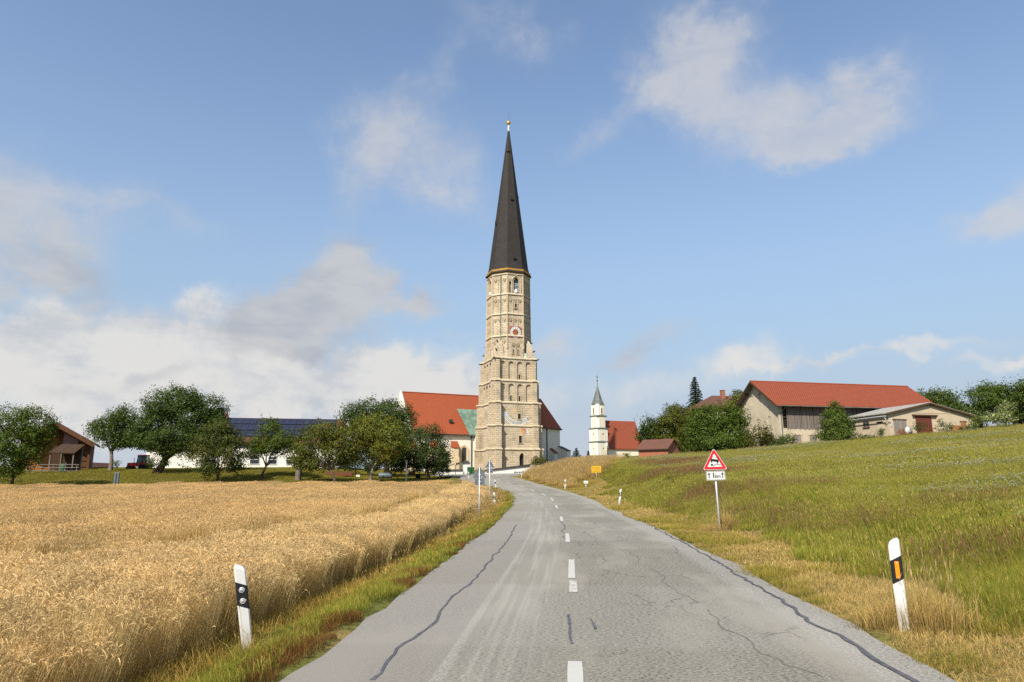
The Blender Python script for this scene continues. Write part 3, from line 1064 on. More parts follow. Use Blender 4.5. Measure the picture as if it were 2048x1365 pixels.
# string courses: a slab round the core, smaller ones round the buttresses
for s in range(1, 6):
    mb = MB()
    w = Wd[s - 1] / 2
    z = zS[s]
    mb.rect_frus(-w - .16, w + .16, -w - .16, w + .16, z - .12, z + .05, 0)
    mb.rect_frus(-w - .16, w + .16, -w - .16, w + .16, z + .05, z + .26, .16)
    for q in range(4):
        Mx = face_M(q * math.pi / 2, w)
        for sg in (-1, 1):
            pm = MB(Mx)
            p, t = PR[s - 1], BT[s - 1]
            if s == 5:
                p = .42
            ua, ub = sorted((sg * w, sg * (w - t)))
            pm.rect_frus(ua - .13, ub + .13, -p - .15, .2, z - .135, z + .045, 0)
            pm.rect_frus(ua - .13, ub + .13, -p - .15, .2, z + .045, z + .23, .13)
            off = len(mb.v)
            mb.v += pm.v
            mb.f += [[i + off for i in f] for f in pm.f]
            mb.m += pm.m
    mb.build('string_course', M['string'], church)

# ground door-like window and slits of the front
F0 = face_M(0, Wd[0] / 2)
mb = MB(F0)
mb.poly([(.74, .50, zt_(934)), (1.76, .50, zt_(934)), (1.76, .50, zt_(916) + .9), (.74, .50, zt_(916) + .9)])
w_ = mb.build('window', M['glass'], church)
mb = MB(F0)
for k in range(1, 5):
    z = zt_(934) + k * .42
    mb.tube([(.74, .44, z), (1.76, .44, z)], .02, 4)
mb.tube([(1.25, .44, zt_(934)), (1.25, .44, zt_(911))], .025, 4)
mb.build('window_bars', M['dark'], w_)
mb = MB(F0)
for sg in (-1, 1):
    mb.box(1.25 + sg * .64 - .11, 1.25 + sg * .64 + .11, -.06, .05, zt_(935), zt_(916))
for (xa, za), (xb, zb2) in zip(arc_top('point', 1.28, zt_(916)), arc_top('point', 1.28, zt_(916))[1:]):
    mb.frus([(1.25 + xa * .84, -.06, za - .06), (1.25 + xb * .84, -.06, zb2 - .06), (1.25 + xb * .84, .05, zb2 - .06), (1.25 + xa * .84, .05, za - .06)],
            [(1.25 + xa * 1.12, -.06, za + .1), (1.25 + xb * 1.12, -.06, zb2 + .1), (1.25 + xb * 1.12, .05, zb2 + .1), (1.25 + xa * 1.12, .05, za + .1)])
mb.box(.5, 2.0, -.12, .05, zt_(936), zt_(935) + .02)
mb.build('window_surround', M['quoin'], w_)
slit(church, face_M(0, Wd[1] / 2), .95, zt_(886), zt_(872), .62)
slit(church, face_M(0, Wd[2] / 2), .75, zt_(838), zt_(828), .60)
slit(church, face_M(0, Wd[3] / 2), -.93, zt_(802), zt_(792), .36, .30)
slit(church, face_M(0, Wd[3] / 2), .93, zt_(802), zt_(792), .36, .30)
slit(church, face_M(0, Wd[4] / 2), .93, zt_(758), zt_(749), .36, .30)

# painted scroll, sun disc and coat of arms on the front
Fp = face_M(0, Wd[2] / 2)


def u_of(px, w=Wd[2] / 2):
    """position along the front face of the tower for a photo column (around y 840)"""
    best, bu = 1e9, 0
    for k in range(-60, 61):
        u = k * .1
        p = Vector((XA, YA, 0)) + Matrix.Rotation(AL, 3, 'Z') @ Vector((u, -w, 0))
        cd = p.y * CT + (10 - EYE) * ST
        e = abs(1024 + p.x / cd * F - px)
        if e < best:
            best, bu = e, u
    return bu


mb = MB(Fp)
marks = MB(Fp)
sc = [(1010, 826), (1012, 833), (1017, 839.5), (1024, 844.5), (1032, 847), (1040, 846), (1047, 843), (1054, 838.5), (1058, 836)]
P2 = [(u_of(a), zt_(b2)) for a, b2 in sc]
rib = []
for k, (u, z) in enumerate(P2):
    du = P2[min(k + 1, len(P2) - 1)][0] - P2[max(k - 1, 0)][0]
    dz = P2[min(k + 1, len(P2) - 1)][1] - P2[max(k - 1, 0)][1]
    L = math.hypot(du, dz)
    rib.append(((u + dz / L * .5, z - du / L * .5), (u - dz / L * .5, z + du / L * .5)))
for k in range(len(rib) - 1):
    mb.poly([(rib[k][0][0], -.006, rib[k][0][1]), (rib[k + 1][0][0], -.006, rib[k + 1][0][1]), (rib[k + 1][1][0], -.006, rib[k + 1][1][1]), (rib[k][1][0], -.006, rib[k][1][1])], 1 if k == 0 else 0)
    for h in (.15, .45, .78):
        if k < 1:
            continue
        a0 = [rib[k][e][i] * (1 - h) + rib[k + 1][e][i] * h for e in (0, 1) for i in (0, 1)]
        for f0, f1, wd in ((.15, .48, .085), (.5, .85, .08)):
            ua, za = a0[0] * (1 - f0) + a0[2] * f0, a0[1] * (1 - f0) + a0[3] * f0
            ub, zb2 = a0[0] * (1 - f1) + a0[2] * f1, a0[1] * (1 - f1) + a0[3] * f1
            marks.poly([(ua - wd, -.010, za), (ua + wd, -.010, za), (ub + wd, -.010, zb2), (ub - wd, -.010, zb2)])
scr = mb.build('painted_scroll', [M['scroll'], M['paint_blue']], church)
tag(marks.build('faded_letters', M['mark_grey'], scr), kind='stuff')
mb = MB(Fp)
uc, zc = u_of(1030.5), zt_(821)
ring = []
for k in range(32):
    a = 2 * math.pi * k / 32
    r = .36 if k % 2 else .27
    ring.append((uc + r * math.cos(a), -.008, zc + r * math.sin(a)))
mb.poly(ring)
mb.build('painted_sun', M['paint_yellow'], church)
mb = MB(face_M(0, Wd[1] / 2))
uc, zc = u_of(1052, Wd[1] / 2), zt_(863)


def shield(mb, cx, cz, w, h, mi):
    mb.poly([(cx - w, -.008, cz + h), (cx - w, -.008, cz - h * .3), (cx - w * .6, -.008, cz - h * .8), (cx, -.008, cz - h), (cx + w * .6, -.008, cz - h * .8), (cx + w, -.008, cz - h * .3), (cx + w, -.008, cz + h)], mi)


shield(mb, uc - .55, zc, .48, .62, 0)
shield(mb, uc + .55, zc, .48, .62, 1)
for dx, dz, wv_, hv, mi in ((-.75, .35, .2, .2, 2), (-.35, -.1, .2, .25, 2), (-.78, -.2, .16, .2, 3), (.32, -.2, .2, .3, 1), (.78, .3, .2, .25, 3), (.78, -.25, .18, .2, 0), (.35, .35, .18, .2, 2)):
    mb.poly([(uc + dx - wv_, -.012, zc + dz - hv), (uc + dx + wv_, -.012, zc + dz - hv), (uc + dx + wv_, -.012, zc + dz + hv), (uc + dx - wv_, -.012, zc + dz + hv)], mi)
for k in range(5):
    x0 = uc + .12 + k * .17
    mb.poly([(x0, -.014, zc - .5), (x0 + .07, -.014, zc - .5), (x0 + .25, -.014, zc + .5), (x0 + .18, -.014, zc + .5)], 4)
for dx in (-1.15, 1.12):
    mb.poly([(uc + dx - .13, -.008, zc - .3), (uc + dx + .13, -.008, zc - .2), (uc + dx + .1, -.008, zc + .55), (uc + dx - .1, -.008, zc + .4)], 3)
mb.build('painted_arms', [M['paint_rust'], M['scroll'], M['paint_rose'], M['paint_yellow'], M['paint_blue']], church)

# octagon
zO = [zS[5], zt_(672), zt_(628), zt_(588.5), zt_(548)]
FF = [4.28, 4.25, 4.2, 4.16]
trac = None
for s in range(4):
    d = FF[s]
    hw = d * math.tan(math.pi / 8)
    z0, z1 = zO[s], zO[s + 1]
    mb = MB()
    for q in range(8):
        Mx = face_M(q * math.pi / 4, d)
        pm = MB(Mx)
        if s == 3 and q % 2 == 0:
            nic = [(.25, 1.25, z0 + .35, z1 - 1.75, 'point'), (-1.05, .6, z0 + .2, z1 - 1.1, 'flat')]
            dep = .45
        elif s == 0 and q == 0:
            nic = [(-.42, .74, z0 + .15, z1 - 1.5, 'flat'), (.6, .74, z0 + .15, z1 - 1.5, 'flat')]
            dep = .16
        else:
            nic = [((k - 1) * 1.04, .80, z0 + .18, z1 - .95, 'flat') for k in range(3)]
            dep = .13
        niche_panel(pm, -hw, hw, z0, z1, nic, dep)
        off = len(mb.v)
        mb.v += pm.v
        mb.f += [[i + off for i in f] for f in pm.f]
        mb.m += pm.m
        # tracery over the blind panels of the faces towards the road
        if q in (0, 1, 6, 7):
            for uc2, w2, zb2, zs2, kd in nic:
                if w2 > 1.2:
                    continue
                tm = MB(Mx)
                zc2 = zs2 - .28
                for dx, dz in ((-.17, .14), (.17, .14), (0, -.16)):
                    for k in range(8):
                        a, b2 = 2 * math.pi * k / 8, 2 * math.pi * (k + 1) / 8
                        tm.frus([(uc2 + dx + .10 * math.cos(a), -.03, zc2 + dz + .10 * math.sin(a)), (uc2 + dx + .10 * math.cos(b2), -.03, zc2 + dz + .10 * math.sin(b2)), (uc2 + dx + .10 * math.cos(b2), dep, zc2 + dz + .10 * math.sin(b2)), (uc2 + dx + .10 * math.cos(a), dep, zc2 + dz + .10 * math.sin(a))],
                                [(uc2 + dx + .19 * math.cos(a), -.03, zc2 + dz + .19 * math.sin(a)), (uc2 + dx + .19 * math.cos(b2), -.03, zc2 + dz + .19 * math.sin(b2)), (uc2 + dx + .19 * math.cos(b2), dep, zc2 + dz + .19 * math.sin(b2)), (uc2 + dx + .19 * math.cos(a), dep, zc2 + dz + .19 * math.sin(a))])
                tm.build('tracery', M['quoin'], church)
    mb.build('octagon_stage', M['tower'], church)
    mb = MB()
    rc = d / math.cos(math.pi / 8)
    for dz0, dz1, g0, g1 in ((-.12, .05, .2, .2), (.05, .26, .2, .03)):
        mb.frus([(math.cos(math.pi / 8 + k * math.pi / 4) * (rc + g0), math.sin(math.pi / 8 + k * math.pi / 4) * (rc + g0), z1 + dz0) for k in range(8)],
                [(math.cos(math.pi / 8 + k * math.pi / 4) * (rc + g1), math.sin(math.pi / 8 + k * math.pi / 4) * (rc + g1), z1 + dz1) for k in range(8)])
    mb.build('string_course', M['string'], church)
# slim shafts on the corners of the octagon
for k in range(8):
    a = math.pi / 8 + k * math.pi / 4
    r = 4.2 / math.cos(math.pi / 8) + .03
    mb = MB()
    mb.tube([(r * 1.015 * math.cos(a), r * 1.015 * math.sin(a), zO[0] + 2.0), (r * .985 * math.cos(a), r * .985 * math.sin(a), zO[4])], [.17, .14], 6)
    mb.build('corner_shaft', M['quoin'], church)
# downpipe on the left front face
mb = MB(face_M(-math.pi / 4, 4.28))
mb.tube([(.30, -.14, zO[0] + 3), (.30, -.14, zO[4] - .1)], .10, 6)
mb.build('downpipe', M['copper'], church)
# belfry windows
for q in range(0, 8, 2):
    Mx = face_M(q * math.pi / 4, FF[3])
    z0, z1 = zO[3] + .35, zO[4] - 1.75
    mb = MB(Mx)
    mb.poly([(-.37, .43, z0), (.87, .43, z0), (.87, .43, z1 + 1.05), (-.37, .43, z1 + 1.05)])
    wn = mb.build('window', M['glass'], church)
    mb = MB(Mx)
    for k in range(7):
        z = z0 + .12 + k * .30
        mb.poly([(-.37, .22, z), (.87, .22, z), (.87, .42, z + .24), (-.37, .42, z + .24)])
    mb.build('louvres', M['louvre'], wn)
    mb = MB(Mx)
    # ogee hood moulding
    hood = [(-.78, z0 - .1), (-.78, z1 - .1), (-.70, z1 + .5), (-.40, z1 + 1.0), (-.05, z1 + 1.28), (.16, z1 + 1.5), (.25, z1 + 1.95)]
    full = hood + [(.5 - x, z) for x, z in hood[-2::-1]]
    mb.tube([(x, -.05, z) for x, z in full], .11, 5)
    for x in (-.37, .87):
        mb.box(x - (.14 if x < 0 else 0), x + (0 if x < 0 else .14), -.06, .1, z0, z1 + .2)
    mb.build('window_hood', M['quoin'], wn)
    mb = MB(Mx)
    mb.lathe([(.38, z0 + .05), (.42, z0 + .35), (.34, z0 + .62), (.16, z0 + .78)], 10, (.25, .1))
    mb.build('loudspeaker_cover', M['white_paint'], wn)
slit(church, face_M(0, FF[2]), 0.1, zt_(615), zt_(607), .42, .0)
slit(church, face_M(0, FF[0]), -.42, zt_(707), zt_(699), .26, .16)
slit(church, face_M(0, FF[0]), .6, zt_(707), zt_(699), .26, .16)
# corner broaches: stone wedges carrying the square over to the octagon, with green copper hips
for k in range(4):
    a = math.pi / 4 + k * math.pi / 2
    w = Wd[4] / 2 - .05
    cx_, cy_ = math.copysign(w, math.cos(a)), math.copysign(w, math.sin(a))
    z0, z1 = zO[0] + .2, zt_(674)
    e = 1.9
    d = 4.27
    ap = Vector((math.cos(a) * d, math.sin(a) * d, z1))
    mb = MB()
    base = [Vector((cx_, cy_, z0)), Vector((cx_ - math.copysign(e, cx_), cy_, z0)), Vector((cx_, cy_ - math.copysign(e, cy_), z0))]
    if cx_ * cy_ > 0:
        base = [base[0], base[2], base[1]]
        base = base[::1]
    mid = [p.lerp(ap, .45) + Vector((0, 0, 1.1)) for p in base]
    # sides rise steeply, then run in to the apex
    n3 = 3
    for i in range(3):
        j = (i + 1) % 3
        mb.poly([base[i], base[j], mid[j], mid[i]])
        mb.poly([mid[i], mid[j], ap])
    mb.build('corner_broach', M['tower'], church)
    mb = MB()
    o = Vector((cx_ - math.copysign(2.4, cx_), cy_ - math.copysign(.05, cy_), z0))
    b3 = [o + Vector((-.95, math.copysign(.0, cy_), 0)), o + Vector((.95, 0, 0)), o + Vector((0, -math.copysign(1.4, cy_), 0))]
    ap2 = o + Vector((0, -math.copysign(.55, cy_), 2.3 if (cx_ > 0 and cy_ < 0) else 1.5))
    for i in range(3):
        mb.poly([b3[i], b3[(i + 1) % 3], ap2])
    mb.build('copper_hip', M['copper_pale'] if cx_ > 0 else M['string'], church)
    # little dark beasts and crockets at the corners
    for (rr, zz) in ((w * 1.414 + .5, zO[0] - .2), (w * 1.414 - .35, zO[0] + 1.6), (w * 1.414 - .9, zO[0] + 3.4)):
        mb = MB(Matrix.Translation((math.cos(a) * rr, math.sin(a) * rr, zz)) @ Matrix.Rotation(a, 4, 'Z'))
        mb.tube([(-.4, 0, -.1), (.05, 0, .05), (.35, 0, .18), (.5, 0, .1)], [.14, .15, .13, .06], 6)
        mb.tube([(.1, 0, .12), (.05, 0, .4)], [.07, .02], 4)
        mb.build('gargoyle', M['slate'], church)

# golden frieze under the eaves
mb = MB()
rc = 4.16 / math.cos(math.pi / 8)
zf0, zf1 = zO[4] + .26, zt_(537)
a8 = [math.pi / 8 + k * math.pi / 4 for k in range(8)]
mb.frus([(math.cos(a) * rc, math.sin(a) * rc, zf0) for a in a8], [(math.cos(a) * (rc + .28), math.sin(a) * (rc + .28), zf1) for a in a8])
fz = mb.build('frieze', plain('ochre_frieze', (0.50, 0.27, 0.06), .8, 0, .3, 2.5), church)
for q in (0, 1, 6, 7):
    Mx = face_M(q * math.pi / 4, 4.16)
    for k in range(6):
        mb = MB(Mx @ Matrix.Translation(((k - 2.5) * .55, -.16, zf0 + .42)))
        mb.prism([(-.13, -.13), (.13, -.13), (.13, .13), (-.13, .13)], 'y', -.06, .2)
        mb.build('frieze_hole', M['wood_dark'], fz)
# spire
zE, zT = zt_(544), PX(1013, 262, 141).z
zK = zt_(531)
mb = MB()
prof = [(4.98, zE), (4.86, zE + .12), (4.40, zK - .55), (4.16, zK + .6), (.16, zT)]
for (r0, z0), (r1, z1) in zip(prof, prof[1:]):
    nseg = 1
    for k in range(8):
        a, b2 = a8[k], a8[(k + 1) % 8]
        mb.poly([(r0 * math.cos(a), r0 * math.sin(a), z0), (r0 * math.cos(b2), r0 * math.sin(b2), z0), (r1 * math.cos(b2), r1 * math.sin(b2), z1), (r1 * math.cos(a), r1 * math.sin(a), z1)])
mb.poly([(4.98 * math.cos(a), 4.98 * math.sin(a), zE) for a in a8[::-1]])
sp_ = mb.build('spire', M['spire'], church)
for a in a8:
    mb = MB()
    mb.tube([(4.90 * math.cos(a), 4.90 * math.sin(a), zE + .1), (4.42 * math.cos(a), 4.42 * math.sin(a), zK - .5), (4.17 * math.cos(a), 4.17 * math.sin(a), zK + .6), (.15 * math.cos(a), .15 * math.sin(a), zT)], [.07, .06, .05, .04], 4)
    mb.build('ridge_capping', M['spire'], sp_)
for q, f_ in ((0, .03), (0, .46), (-.6, .83), (6, .3), (2, .5)):
    z = zK + .6 + (zT - zK - .6) * f_
    d = (4.16 + (.16 - 4.16) * f_) * math.cos(math.pi / 8)
    mb = MB(face_M(q * math.pi / 4, d + .0))
    mb.prism([(-.32, 0), (.32, 0), (.32, .55), (0, .95), (-.32, .55)], 'y', -.28, .3)
    mb.box(-.18, .18, -.31, -.27, .12, .5)
    h_ = mb.build('roof_hatch', M['spire'], sp_, loc=None)
    h_.location = (0, 0, z)
mb = MB()
mb.lathe([(.16, zT - .2), (.20, zT - .05), (.20, zT + 1.15), (.12, zT + 1.3)], 8)
mast = mb.build('finial_mast', M['white_paint'], sp_)
mb = MB()
zB = PX(1013, 246, 141).z
mb.lathe([(.02, zB - .52), (.28, zB - .44), (.45, zB - .18), (.48, zB), (.42, zB + .24), (.25, zB + .43), (.06, zB + .6), (.02, zB + .9)], 14)
mb.build('gold_ball', M['gold'], church, True)
mb = MB()
mb.tube([(0, 0, zB + .5), (0, 0, zB + 2.6)], [.03, .012], 5)
mb.build('lightning_rod', M['wood_red'], church)

# clock
clk_M = face_M(0, FF[1])
uC, zC = .02, zt_(664.5)
mb = MB(clk_M)
mb.box(uC - 1.22, uC + 1.22, -.06, .14, zC - 1.22, zC + 1.22)
ck = mb.build('clock', M['clock_red'], church)


def disc(mb, r0, r1, y, n=40, mi=0):
    for k in range(n):
        a, b2 = 2 * math.pi * k / n, 2 * math.pi * (k + 1) / n
        if r0 > 0:
            mb.poly([(uC + r0 * math.cos(a), y, zC + r0 * math.sin(a)), (uC + r1 * math.cos(a), y, zC + r1 * math.sin(a)), (uC + r1 * math.cos(b2), y, zC + r1 * math.sin(b2)), (uC + r0 * math.cos(b2), y, zC + r0 * math.sin(b2))], mi)
        else:
            mb.poly([(uC, y, zC), (uC + r1 * math.cos(a), y, zC + r1 * math.sin(a)), (uC + r1 * math.cos(b2), y, zC + r1 * math.sin(b2))], mi)


mb = MB(clk_M)
disc(mb, .66, 1.17, -.09)
mb.build('dial_ring', M['white_paint'], ck)
mb = MB(clk_M)
disc(mb, 0, .66, -.085)
mb.build('dial_centre', M['clock_core'], ck)
mb = MB(clk_M)
for k in range(12):
    a = 2 * math.pi * k / 12
    for off in ((-.07, .0, .07) if k % 3 == 0 else (-.045, .045)):
        ca, sa = math.cos(a), math.sin(a)
        q4 = [(r * ca - (off + e) * sa, r * sa + (off + e) * ca) for r, e in ((.76, -.018), (1.05, -.018), (1.05, .018), (.76, .018))]
        mb.poly([(uC + x, -.095, zC + z) for x, z in q4])
mb.build('dial_numerals', M['black_paint'], ck)
mb = MB(clk_M)
for ang, ln, wd in ((210, .55, .07), (62, .98, .05), (240, .4, .05)):
    a = R(ang)
    ca, sa = math.cos(a), math.sin(a)
    q4 = [(r * ca - e * sa, r * sa + e * ca) for r, e in ((-.1, -wd), (ln * .8, -wd), (ln, 0), (ln * .8, wd), (-.1, wd))]
    mb.frus([(uC + x, -.115, zC + z) for x, z in q4], [(uC + x, -.10, zC + z) for x, z in q4])
mb.build('clock_hands', M['gold'], ck)
mb = MB(clk_M)
for sx in (-1, 1):
    for sz in (-1, 1):
        for k in range(8):
            a, b2 = 2 * math.pi * k / 8, 2 * math.pi * (k + 1) / 8
            c0_ = (uC + sx * 1.04, zC + sz * 1.04)
            mb.poly([(c0_[0], -.075, c0_[1]), (c0_[0] + .12 * math.cos(a), -.075, c0_[1] + .12 * math.sin(a)), (c0_[0] + .12 * math.cos(b2), -.075, c0_[1] + .12 * math.sin(b2))])
mb.build('corner_rosettes', M['paint_rose'], ck)

# ---- nave and choir, behind the tower; own axis
GN = Vector((-24.2, 146.5, 0))
NA = R(25)
rel = Matrix.Rotation(-AL, 4, 'Z') @ Matrix.Translation((GN.x - XA, GN.y - YA, 0)) @ Matrix.Rotation(NA, 4, 'Z')
hN = 8.3
zR = PX(800, 784, 146.5).z
zEv = PX(938, 865, 144).z
zG = 2.0
tR = 26.5
nv = [(0, -hN), (28.0, -hN), (30.5, -3.9), (30.5, 3.9), (28.0, hN), (0, hN)]
mb = MB(rel)
mb.frus([(x, y, zG) for x, y in nv], [(x, y, zEv) for x, y in nv])
mb.prism([(-hN, zEv - .05), (hN, zEv - .05), (0, zR - .15)], 'x', 0, .6)
nw = mb.build('nave_wall', M['church_wall'], church)
mb = MB(rel)
# parapet edge of the gable
for sg in (-1, 1):
    mb.tube([(.3, sg * (hN + .2), zEv - .25), (.3, 0, zR + .12)], .17, 4)
mb.build('gable_coping', M['white'], church)
mb = MB(rel)
o = .55
ev = [(0.5, -hN - o), (28.3, -hN - o), (31.0, -4.2), (31.0, 4.2), (28.3, hN + o), (0.5, hN + o)]
ridge0, ridge1 = (0.5, 0, zR), (tR, 0, zR)
zo = zEv - o * (zR - zEv) / hN
E = [(x, y, zo) for x, y in ev]
mb.poly([E[0], E[1], ridge1, ridge0])
mb.poly([E[1], E[2], ridge1])
mb.poly([E[2], E[3], ridge1])
mb.poly([E[3], E[4], ridge1])
mb.poly([E[4], E[5], ridge0, ridge1])
mb.poly([(x, y, z - .02) for x, y, z in E[::-1]])
rf_ = mb.build('nave_roof', M['roof_church'], church)
mb = MB(rel)
for k in range(5):
    mb.tube([E[k], E[k + 1]], .13, 6)
mb.build('gutter', M['slate'], rf_)
mb = MB(rel)
mb.tube([ridge0, ridge1], .16, 6)
for e in (E[1], E[2], E[3], E[4]):
    mb.tube([e, ridge1], .14, 5)
mb.build('ridge_tiles', M['roof_church'], rf_)
mb = MB(rel @ Matrix.Translation((9.4, -hN * .78, zEv + (zR - zEv) * .25)))
mb.box(-.35, .35, -.45, .3, -.1, .5)
mb.build('roof_hatch', M['slate'], rf_)
mb = MB(rel)
mb.tube([(tR, 0, zR), (tR, 0, zR + 1.2)], .06, 5)
mb.lathe([(.02, zR + .9), (.24, zR + 1.05), (.3, zR + 1.3), (.2, zR + 1.5), (.03, zR + 1.65)], 8, (tR, 0))
mb.tube([(tR, 0, zR + 1.6), (tR, 0, zR + 3.2)], .03, 4)
mb.tube([(tR - .4, 0, zR + 2.7), (tR + .4, 0, zR + 2.7)], .03, 4)
mb.build('ridge_finial', M['slate'], rf_)
# higher choir behind the tower, closing in five sides
zCe, zCr = PX(1117, 857, 158).z, PX(1083, 797, 160).z
cv = [(20, -6.9), (31.5, -6.9), (37.4, -3.3), (37.4, 3.3), (31.5, 6.9), (20, 6.9)]
mb = MB(rel)
mb.frus([(x, y, zG) for x, y in cv], [(x, y, zCe) for x, y in cv])
mb.build('choir_wall', M['church_wall'], church)
mb = MB(rel)
ce_ = [(20, -7.3), (31.7, -7.3), (37.9, -3.5), (37.9, 3.5), (31.7, 7.3), (20, 7.3)]
E2 = [(x, y, zCe - .25) for x, y in ce_]
a0, a1 = (20, 0, zCr), (34.2, 0, zCr)
mb.poly([E2[0], E2[1], a1, a0])
for k in (1, 2, 3):
    mb.poly([E2[k], E2[k + 1], a1])
mb.poly([E2[4], E2[5], a0, a1])
mb.poly([E2[5], E2[0], a0])
mb.poly(E2[::-1])
chr_ = mb.build('choir_roof', M['roof_church'], church)
mb = MB(rel)
for k in range(5):
    mb.tube([E2[k], E2[k + 1]], .12, 6)
mb.build('gutter', M['slate'], chr_)
# cornice band under the eaves
mb = MB(rel)
for (xa, ya), (xb, yb) in zip(nv[:5], nv[1:5]):
    d = Vector((xb - xa, yb - ya, 0))
    n = Vector((d.y, -d.x, 0)).normalized()
    a, b2 = Vector((xa, ya, 0)), Vector((xb, yb, 0))
    for z0_, z1_, p in ((zEv - .55, zEv - .25, .22), (zEv - 1.25, zEv - 1.1, .10)):
        mb.frus([a + Vector((0, 0, z0_)), b2 + Vector((0, 0, z0_)), b2 + n * p + Vector((0, 0, z0_)), a + n * p + Vector((0, 0, z0_))],
                [a + Vector((0, 0, z1_)), b2 + Vector((0, 0, z1_)), b2 + n * p + Vector((0, 0, z1_)), a + n * p + Vector((0, 0, z1_))])
mb.build('cornice', M['white'], church)


def nave_window(x, z0, z1, w):
    mb = MB(rel)
    a = [(x + du, z) for du, z in arc_top('round', w, z1)]
    for (xa, za), (xb, zb2) in zip(a, a[1:]):
        mb.poly([(xa, -hN - .012, z0), (xb, -hN - .012, z0), (xb, -hN - .012, zb2), (xa, -hN - .012, za)])
    wn = mb.build('window', M['glass'], church)
    mb = MB(rel)
    b2 = [(x + du, z) for du, z in arc_top('round', w + .9, z1)]
    ring_ = [(x - w / 2, z0)] + a + [(x + w / 2, z0)]
    ringo = [(x - w / 2 - .45, z0)] + b2 + [(x + w / 2 + .45, z0)]
    for k in range(len(ring_) - 1):
        (ax, az), (bx, bz) = ring_[k], ring_[k + 1]
        (cx2, cz2), (dx, dz) = ringo[k], ringo[k + 1]
        mb.frus([(ax, -hN + .02, az), (bx, -hN + .02, bz), (dx, -hN + .02, dz), (cx2, -hN + .02, cz2)],
                [(ax, -hN - .10, az), (bx, -hN - .10, bz), (dx, -hN - .16, dz), (cx2, -hN - .16, cz2)])
    mb.build('window_surround', M['sand'], wn)
    mb = MB(rel)
    for k in range(1, 7):
        z = z0 + (z1 - z0) * k / 6
        mb.tube([(x - w / 2, -hN - .03, z), (x + w / 2, -hN - .03, z)], .02, 4)
    mb.tube([(x, -hN - .03, z0), (x, -hN - .03, z1 + w / 2)], .025, 4)
    mb.build('window_bars', M['slate'], wn)


def nave_x(px, py=900):
    best, bx = 1e9, 0
    Mw = Matrix.Translation((GN.x, GN.y, 0)) @ Matrix.Rotation(NA, 4, 'Z')
    for k in range(-20, 400):
        p = Mw @ Vector((k * .1, -hN, 8))
        cd = p.y * CT + (p.z - EYE) * ST
        e = abs(1024 + p.x / cd * F - px)
        if e < best:
            best, bx = e, k * .1
    return bx, (Mw @ Vector((bx, -hN, 8))).y


for px_ in (842, 884, 928.5):
    x_, y_ = nave_x(px_)
    nave_window(x_, PX(px_, 926, y_).z, PX(px_, 900, y_).z, 1.05)


def nave_buttress(x, ztop, w=1.1, p=1.7):
    mb = MB(rel)
    y = -hN
    mb.box(x - w / 2, x + w / 2, y - p * .75, y + .1, zG, ztop)
    mb.box(x - w / 2 - .1, x + w / 2 + .1, y - p * .85, y + .1, ztop - 2.2, ztop - 2.0)
    mb.box(x - w / 2 - .02, x + w / 2 + .02, y - p, y + .1, zG, ztop - 2.2)
    bt = mb.build('buttress', M['sand'], church)
    mb = MB(rel)
    mb.frus([(x - w / 2 - .15, y - p * .75 - .2, ztop - .02), (x + w / 2 + .15, y - p * .75 - .2, ztop - .02), (x + w / 2 + .15, y + .05, ztop - .02), (x - w / 2 - .15, y + .05, ztop - .02)],
            [(x - w / 2 - .15, y - .02, ztop + 1.35), (x + w / 2 + .15, y - .02, ztop + 1.35), (x + w / 2 + .15, y + .05, ztop + 1.35), (x - w / 2 - .15, y + .05, ztop + 1.35)])
    mb.build('buttress_cap', M['roof_church'], bt)


for px_ in (822, 866, 908.5):
    x_, y_ = nave_x(px_)
    nave_buttress(x_, PX(px_, 896, y_).z)
x_, y_ = nave_x(942)
mb = MB(rel)
mb.tube([(x_, -hN - .2, zG), (x_, -hN - .2, zEv - .3), (x_, -hN - .6, zo - .05)], .12, 6)
mb.build('downpipe', M['slate'], church)
# green copper roof of the stair between nave and tower, and its wall
x0_, _ = nave_x(931)
mb = MB(rel)
mb.box(x0_ + 1.9, x0_ + 6, -hN - 1.6, -hN + .2, zG, zo - .05)
mb.build('stair_wall', M['church_wall'], church)
mb = MB(rel)
zA = zo + .56 * (zR - zEv) + .95
mb.poly([(x0_ + .6, -hN - .75, zo + .06), (x0_ + 7, -hN - 1.9, zo + .06), (x0_ + 7, -hN * .46, zA), (x0_ - .4, -hN * .46, zA)])
mb.poly([(x0_ + .6, -hN - .62, zo - .18), (x0_ + 7, -hN - 1.9, zo - .18), (x0_ + 7, -hN - 1.9, zo + .02), (x0_ + .6, -hN - .62, zo + .02)])
for k in range(1, 9):
    xa = x0_ + .6 + k * .75
    mb.tube([(xa, -hN - .62 - k * .15, zo + .06), (xa - .6 + k * .05, -hN * .46, zA + .03)], .035, 4)
mb.build('copper_roof', M['copper'], church)
